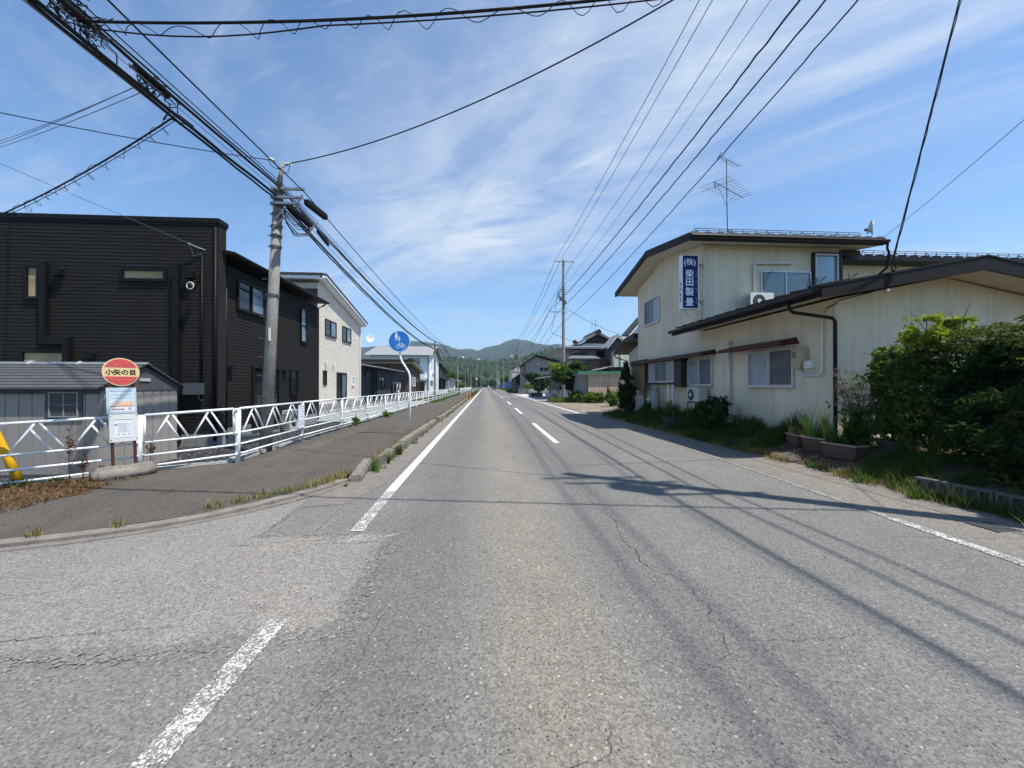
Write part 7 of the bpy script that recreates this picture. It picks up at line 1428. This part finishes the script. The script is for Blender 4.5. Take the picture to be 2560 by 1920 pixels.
# ---------------------------------------------------------------- grass (countless)
def grass(name, label, pts, h, w, seed, mat, lean=.5): V, F = blades(pts, h, w, seed, lean); o = npmesh(name, V, F, mat); tag(o, label, 'grass', None, 'stuff'); return o
rg = np.random.default_rng(77)
def tuft_pts(centres, n, r, z=0):
    out = []
    for c in centres: k = int(n * c[2]); a = rg.uniform(0, 6.283, k); d = r * c[2] * np.sqrt(rg.uniform(0, 1, k)); out.append(np.stack([c[0] + d * np.cos(a), c[1] + d * np.sin(a), np.full(k, z), rg.uniform(.5, 1.2, k)], 1))
    return np.vstack(out)
def bankpts(n, x0, x1, y0, y1, cl=1.6, q=.3, hk=1.0):
    X = rg.uniform(x0, x1, n); Y = rg.uniform(y0, y1, n); nz = np.array([mnoise.noise(Vector((a * cl, b_ * cl, 0))) for a, b_ in zip(X.tolist(), Y.tolist())]); k = nz > np.quantile(nz, q)
    X, Y, nz = X[k], Y[k], nz[k]; Z = np.array([bank_z(a, b_) for a, b_ in zip(X.tolist(), Y.tolist())]); return np.stack([X, Y, Z - .01, (.5 + 1.0 * np.clip(nz + .3, 0, 1)) * hk], 1)
grass('verge_grass', 'shaded green grass on the bank below the shop wall', bankpts(26000, 6.0, 7.5, 8.6, 20.0), .20, .011, 1, 'grass_shadegreen')
grass('verge_grass', 'longer dark grass clumps against the shop wall', bankpts(9000, 6.7, 7.45, 8.6, 20, 1.1, .6), .36, .013, 2, 'grass_shadegreen'); grass('verge_grass', 'dry straw coloured grass along the edge of the right shoulder', bankpts(7000, 5.9, 6.35, 3.0, 19.5, 2.4, .45), .12, .010, 3, 'grass_dry', .9)
grass('garden_grass', 'dark undergrowth grass beneath the right foreground bushes', bankpts(15000, 6.0, 7.4, 2.4, 6.5, 1.8, .3), .10, .009, 4, 'leaf_mid', .9); grass('garden_grass', 'drooping olive weeds beneath the right foreground bushes', bankpts(3000, 5.95, 7.0, 2.2, 6.2, 2.2, .6), .2, .008, 5, 'leaf_olive', 1.2)
tf = [(5.75, 3.55, 1.3), (5.62, 3.4, .8), (5.9, 5.0, .7), (6.0, 5.9, .6), (6.15, 7.0, .6)]
grass('shoulder_weeds', 'green weeds sprouting at the right road edge', tuft_pts(tf, 160, .16), .12, .012, 6, 'grass_green', 1.1)
# kerb weeds on the left: green at the gutter joint, dry behind the stones
cs = []; y = 6.2
while y < 90:
    cs.append((-1.93 + rg.uniform(-.05, .05) - (.18 if y < 7 else 0), y, rg.uniform(.25, 1.0))); y += rg.uniform(.25, .9) * (1 if y < 30 else .8)
grass('kerb_weeds', 'green weeds along the joint between kerb stones and gutter', tuft_pts(cs, 44, .11, .005), .11, .009, 7, 'grass_green', .9)
cs = [(-2.32 + rg.uniform(-.1, .06), yy, rg.uniform(.3, 1.0)) for yy in np.arange(6.6, 60, .42)]
grass('kerb_weeds', 'dry straw weeds behind the kerb stones on the footway side', tuft_pts(cs[::2], 34, .14, .03), .13, .006, 8, 'grass_dry', 1.0)
cs = [(-2.28 + rg.uniform(-.15, .1), yy, rg.uniform(.5, 1.1)) for yy in np.arange(9, 44, .35)]
grass('kerb_weeds', 'pinkish feathery seed grass behind the kerb stones', tuft_pts(cs, 20, .2, .03), .20, .004, 9, 'grass_pink', .7)
cs = [(-2.0 + rg.uniform(-.1, .1), yy, rg.uniform(.6, 1.2)) for yy in np.arange(44, 100, .4)]
grass('kerb_weeds', 'taller green weeds smothering the kerb beyond the orange posts', tuft_pts(cs, 60, .25, .03), .4, .02, 10, 'grass_green', .6)
cs = [(-2.62 + .06 * i * 0 - .19 * i, 5.85 - .21 * i + .15, 1.1 - .1 * i) for i in range(5)] + [(-2.5, 6.3, 1.2), (-2.42, 6.6, 1.1), (-3.9, 4.48, .4), (-4.5, 4.26, .45), (-5.5, 4.02, .5), (-6.2, 3.85, .5), (-2.36, 6.9, 1.0)]
grass('corner_weeds', 'yellow green tufts growing out of the kerb joint at the corner', tuft_pts(cs, 60, .15, .04), .085, .007, 11, 'grass_dry', 1.1); grass('corner_weeds', 'fresh green blades among the yellow tufts at the kerb corner', tuft_pts(cs, 55, .14, .04), .085, .007, 12, 'grass_green', 1.1)
grass('corner_weeds', 'spiky green weed tuft on the gutter before the chipped kerb stone', tuft_pts([(-1.95, 8.0, .7), (-1.93, 9.0, .8), (-2.0, 7.3, .5)], 150, .08, .0), .2, .014, 13, 'grass_green', .8)
cs = [(-5.0 + rg.uniform(-.06, .08), yy, rg.uniform(.15, .7)) for yy in np.arange(8.3, 70, .8)]
grass('fence_weeds', 'small green weeds along the foot of the white fence', tuft_pts(cs, 60, .14, .03), .1, .009, 14, 'grass_green', .9)
cs = [(-4.75 + rg.uniform(-.15, .2), yy, rg.uniform(.6, 1.3)) for yy in np.arange(36, 72, .5)]; grass('fence_weeds', 'thick green verge grass by the far half of the white fence', tuft_pts(cs, 80, .25, .03), .16, .02, 15, 'grass_green', .9)
# dry litter patch at the left edge
b = MB(); litter = [(-9.5, 5.3), (-8.6, 5.5), (-7.3, 6.4), (-6.5, 6.95), (-6.0, 6.7), (-5.75, 6.35), (-5.62, 5.95), (-5.8, 5.5), (-6.6, 4.95), (-8, 4.4), (-9.5, 4.2)]
struct(fillsheet(ragged(litter, .1, .05, 9), .036), 'dry_litter', 'dry_litter')
Pn = rg.uniform(0, 1, (9000, 2)); Pl = np.stack([-9.3 + Pn[:, 0] * 3.7, 4.5 + Pn[:, 1] * 2.4, np.full(9000, .035), rg.uniform(.2, 1.6, 9000)], 1)
ins = np.array([(a < -5.7 - .0 and b_ > 4.75 + (-5.8 - a) * -.15 and b_ < 7.0 - (-6.1 - a) * .62) for a, b_ in Pl[:, :2].tolist()]); grass('dry_grass', 'brown dry grass and fallen litter on the footway corner at the left edge', Pl[ins][:4600], .04, .010, 16, 'litter_leaf', 2.8)
grass('dry_grass', 'few green leaves along the fence foot at the left edge', tuft_pts([(-7.1, 6.5, 1.0), (-7.5, 6.2, 1.2), (-6.8, 6.75, .6)], 120, .16, .02), .08, .02, 17, 'grass_shadegreen', 1.2)
# sunny verge by the far driveway
X = rg.uniform(6.3, 12.5, 7000); Yv = 36.3 + rg.uniform(0, 1, 7000) * 4.2 + np.abs(X - 7) * .05 - 1.0; grass('driveway_grass', 'sunlit yellow green grass beside the sandy driveway', np.stack([X, Yv, np.full(7000, .03), rg.uniform(.5, 1.3, 7000)], 1), .3, .03, 18, 'grass_green', .7)
X = rg.uniform(6.2, 11.5, 5000); Yv = 35.0 + rg.uniform(0, 1, 5000) * 1.6 + np.clip(8.5 - X, 0, 3) * .9; grass('driveway_grass', 'straw coloured grass on the near edge of the driveway verge', np.stack([X, Yv, np.full(5000, .03), rg.uniform(.5, 1.2, 5000)], 1), .3, .025, 19, 'grass_dry', .8)
X = rg.uniform(7.3, 12, 2500); grass('wall_grass', 'long grass standing on top of the dark block wall plot', np.stack([X, rg.uniform(73.5, 76, 2500), np.full(2500, .7), rg.uniform(.5, 1.3, 2500)], 1), .9, .06, 20, 'grass_green', .5)
X = rg.uniform(5.9, 7.6, 5000); grass('roadside_grass', 'roadside grass strip below the blue sheeting', np.stack([X, rg.uniform(100, 210, 5000), np.full(5000, 0.), rg.uniform(.5, 1.3, 5000)], 1), .45, .12, 21, 'grass_green', .6)
X = rg.uniform(-9, -5.3, 6000); grass('roadside_grass', 'green grass strip behind the far white fence on the left', np.stack([X, rg.uniform(55, 160, 6000), np.full(6000, -.05), rg.uniform(.5, 1.3, 6000)], 1), .35, .1, 22, 'grass_green', .6)

# ---------------------------------------------------------------- air
b = MB(); b.box(-5200, 6000, -120, 5200, -1.2, 420); hz = b.build('haze', 'white_paint'); tag(hz, None, None, None, 'stuff'); hz['label'] = 'thin pale summer haze over the whole valley'; hz['category'] = 'haze'
hm = bpy.data.materials.new('haze'); hm.use_nodes = True
for n in list(hm.node_tree.nodes):
    if n.type == 'BSDF_PRINCIPLED': hm.node_tree.nodes.remove(n)
pv = hm.node_tree.nodes.new('ShaderNodeVolumePrincipled'); pv.inputs['Color'].default_value = (.66, .82, 1.0, 1); pv.inputs['Density'].default_value = .0002; pv.inputs['Anisotropy'].default_value = .2
hm.node_tree.links.new(pv.outputs[0], [n for n in hm.node_tree.nodes if n.type == 'OUTPUT_MATERIAL'][0].inputs['Volume'])
hz.data.materials.clear(); hz.data.materials.append(hm); hm.cycles.homogeneous_volume = True if hasattr(hm.cycles, 'homogeneous_volume') else True
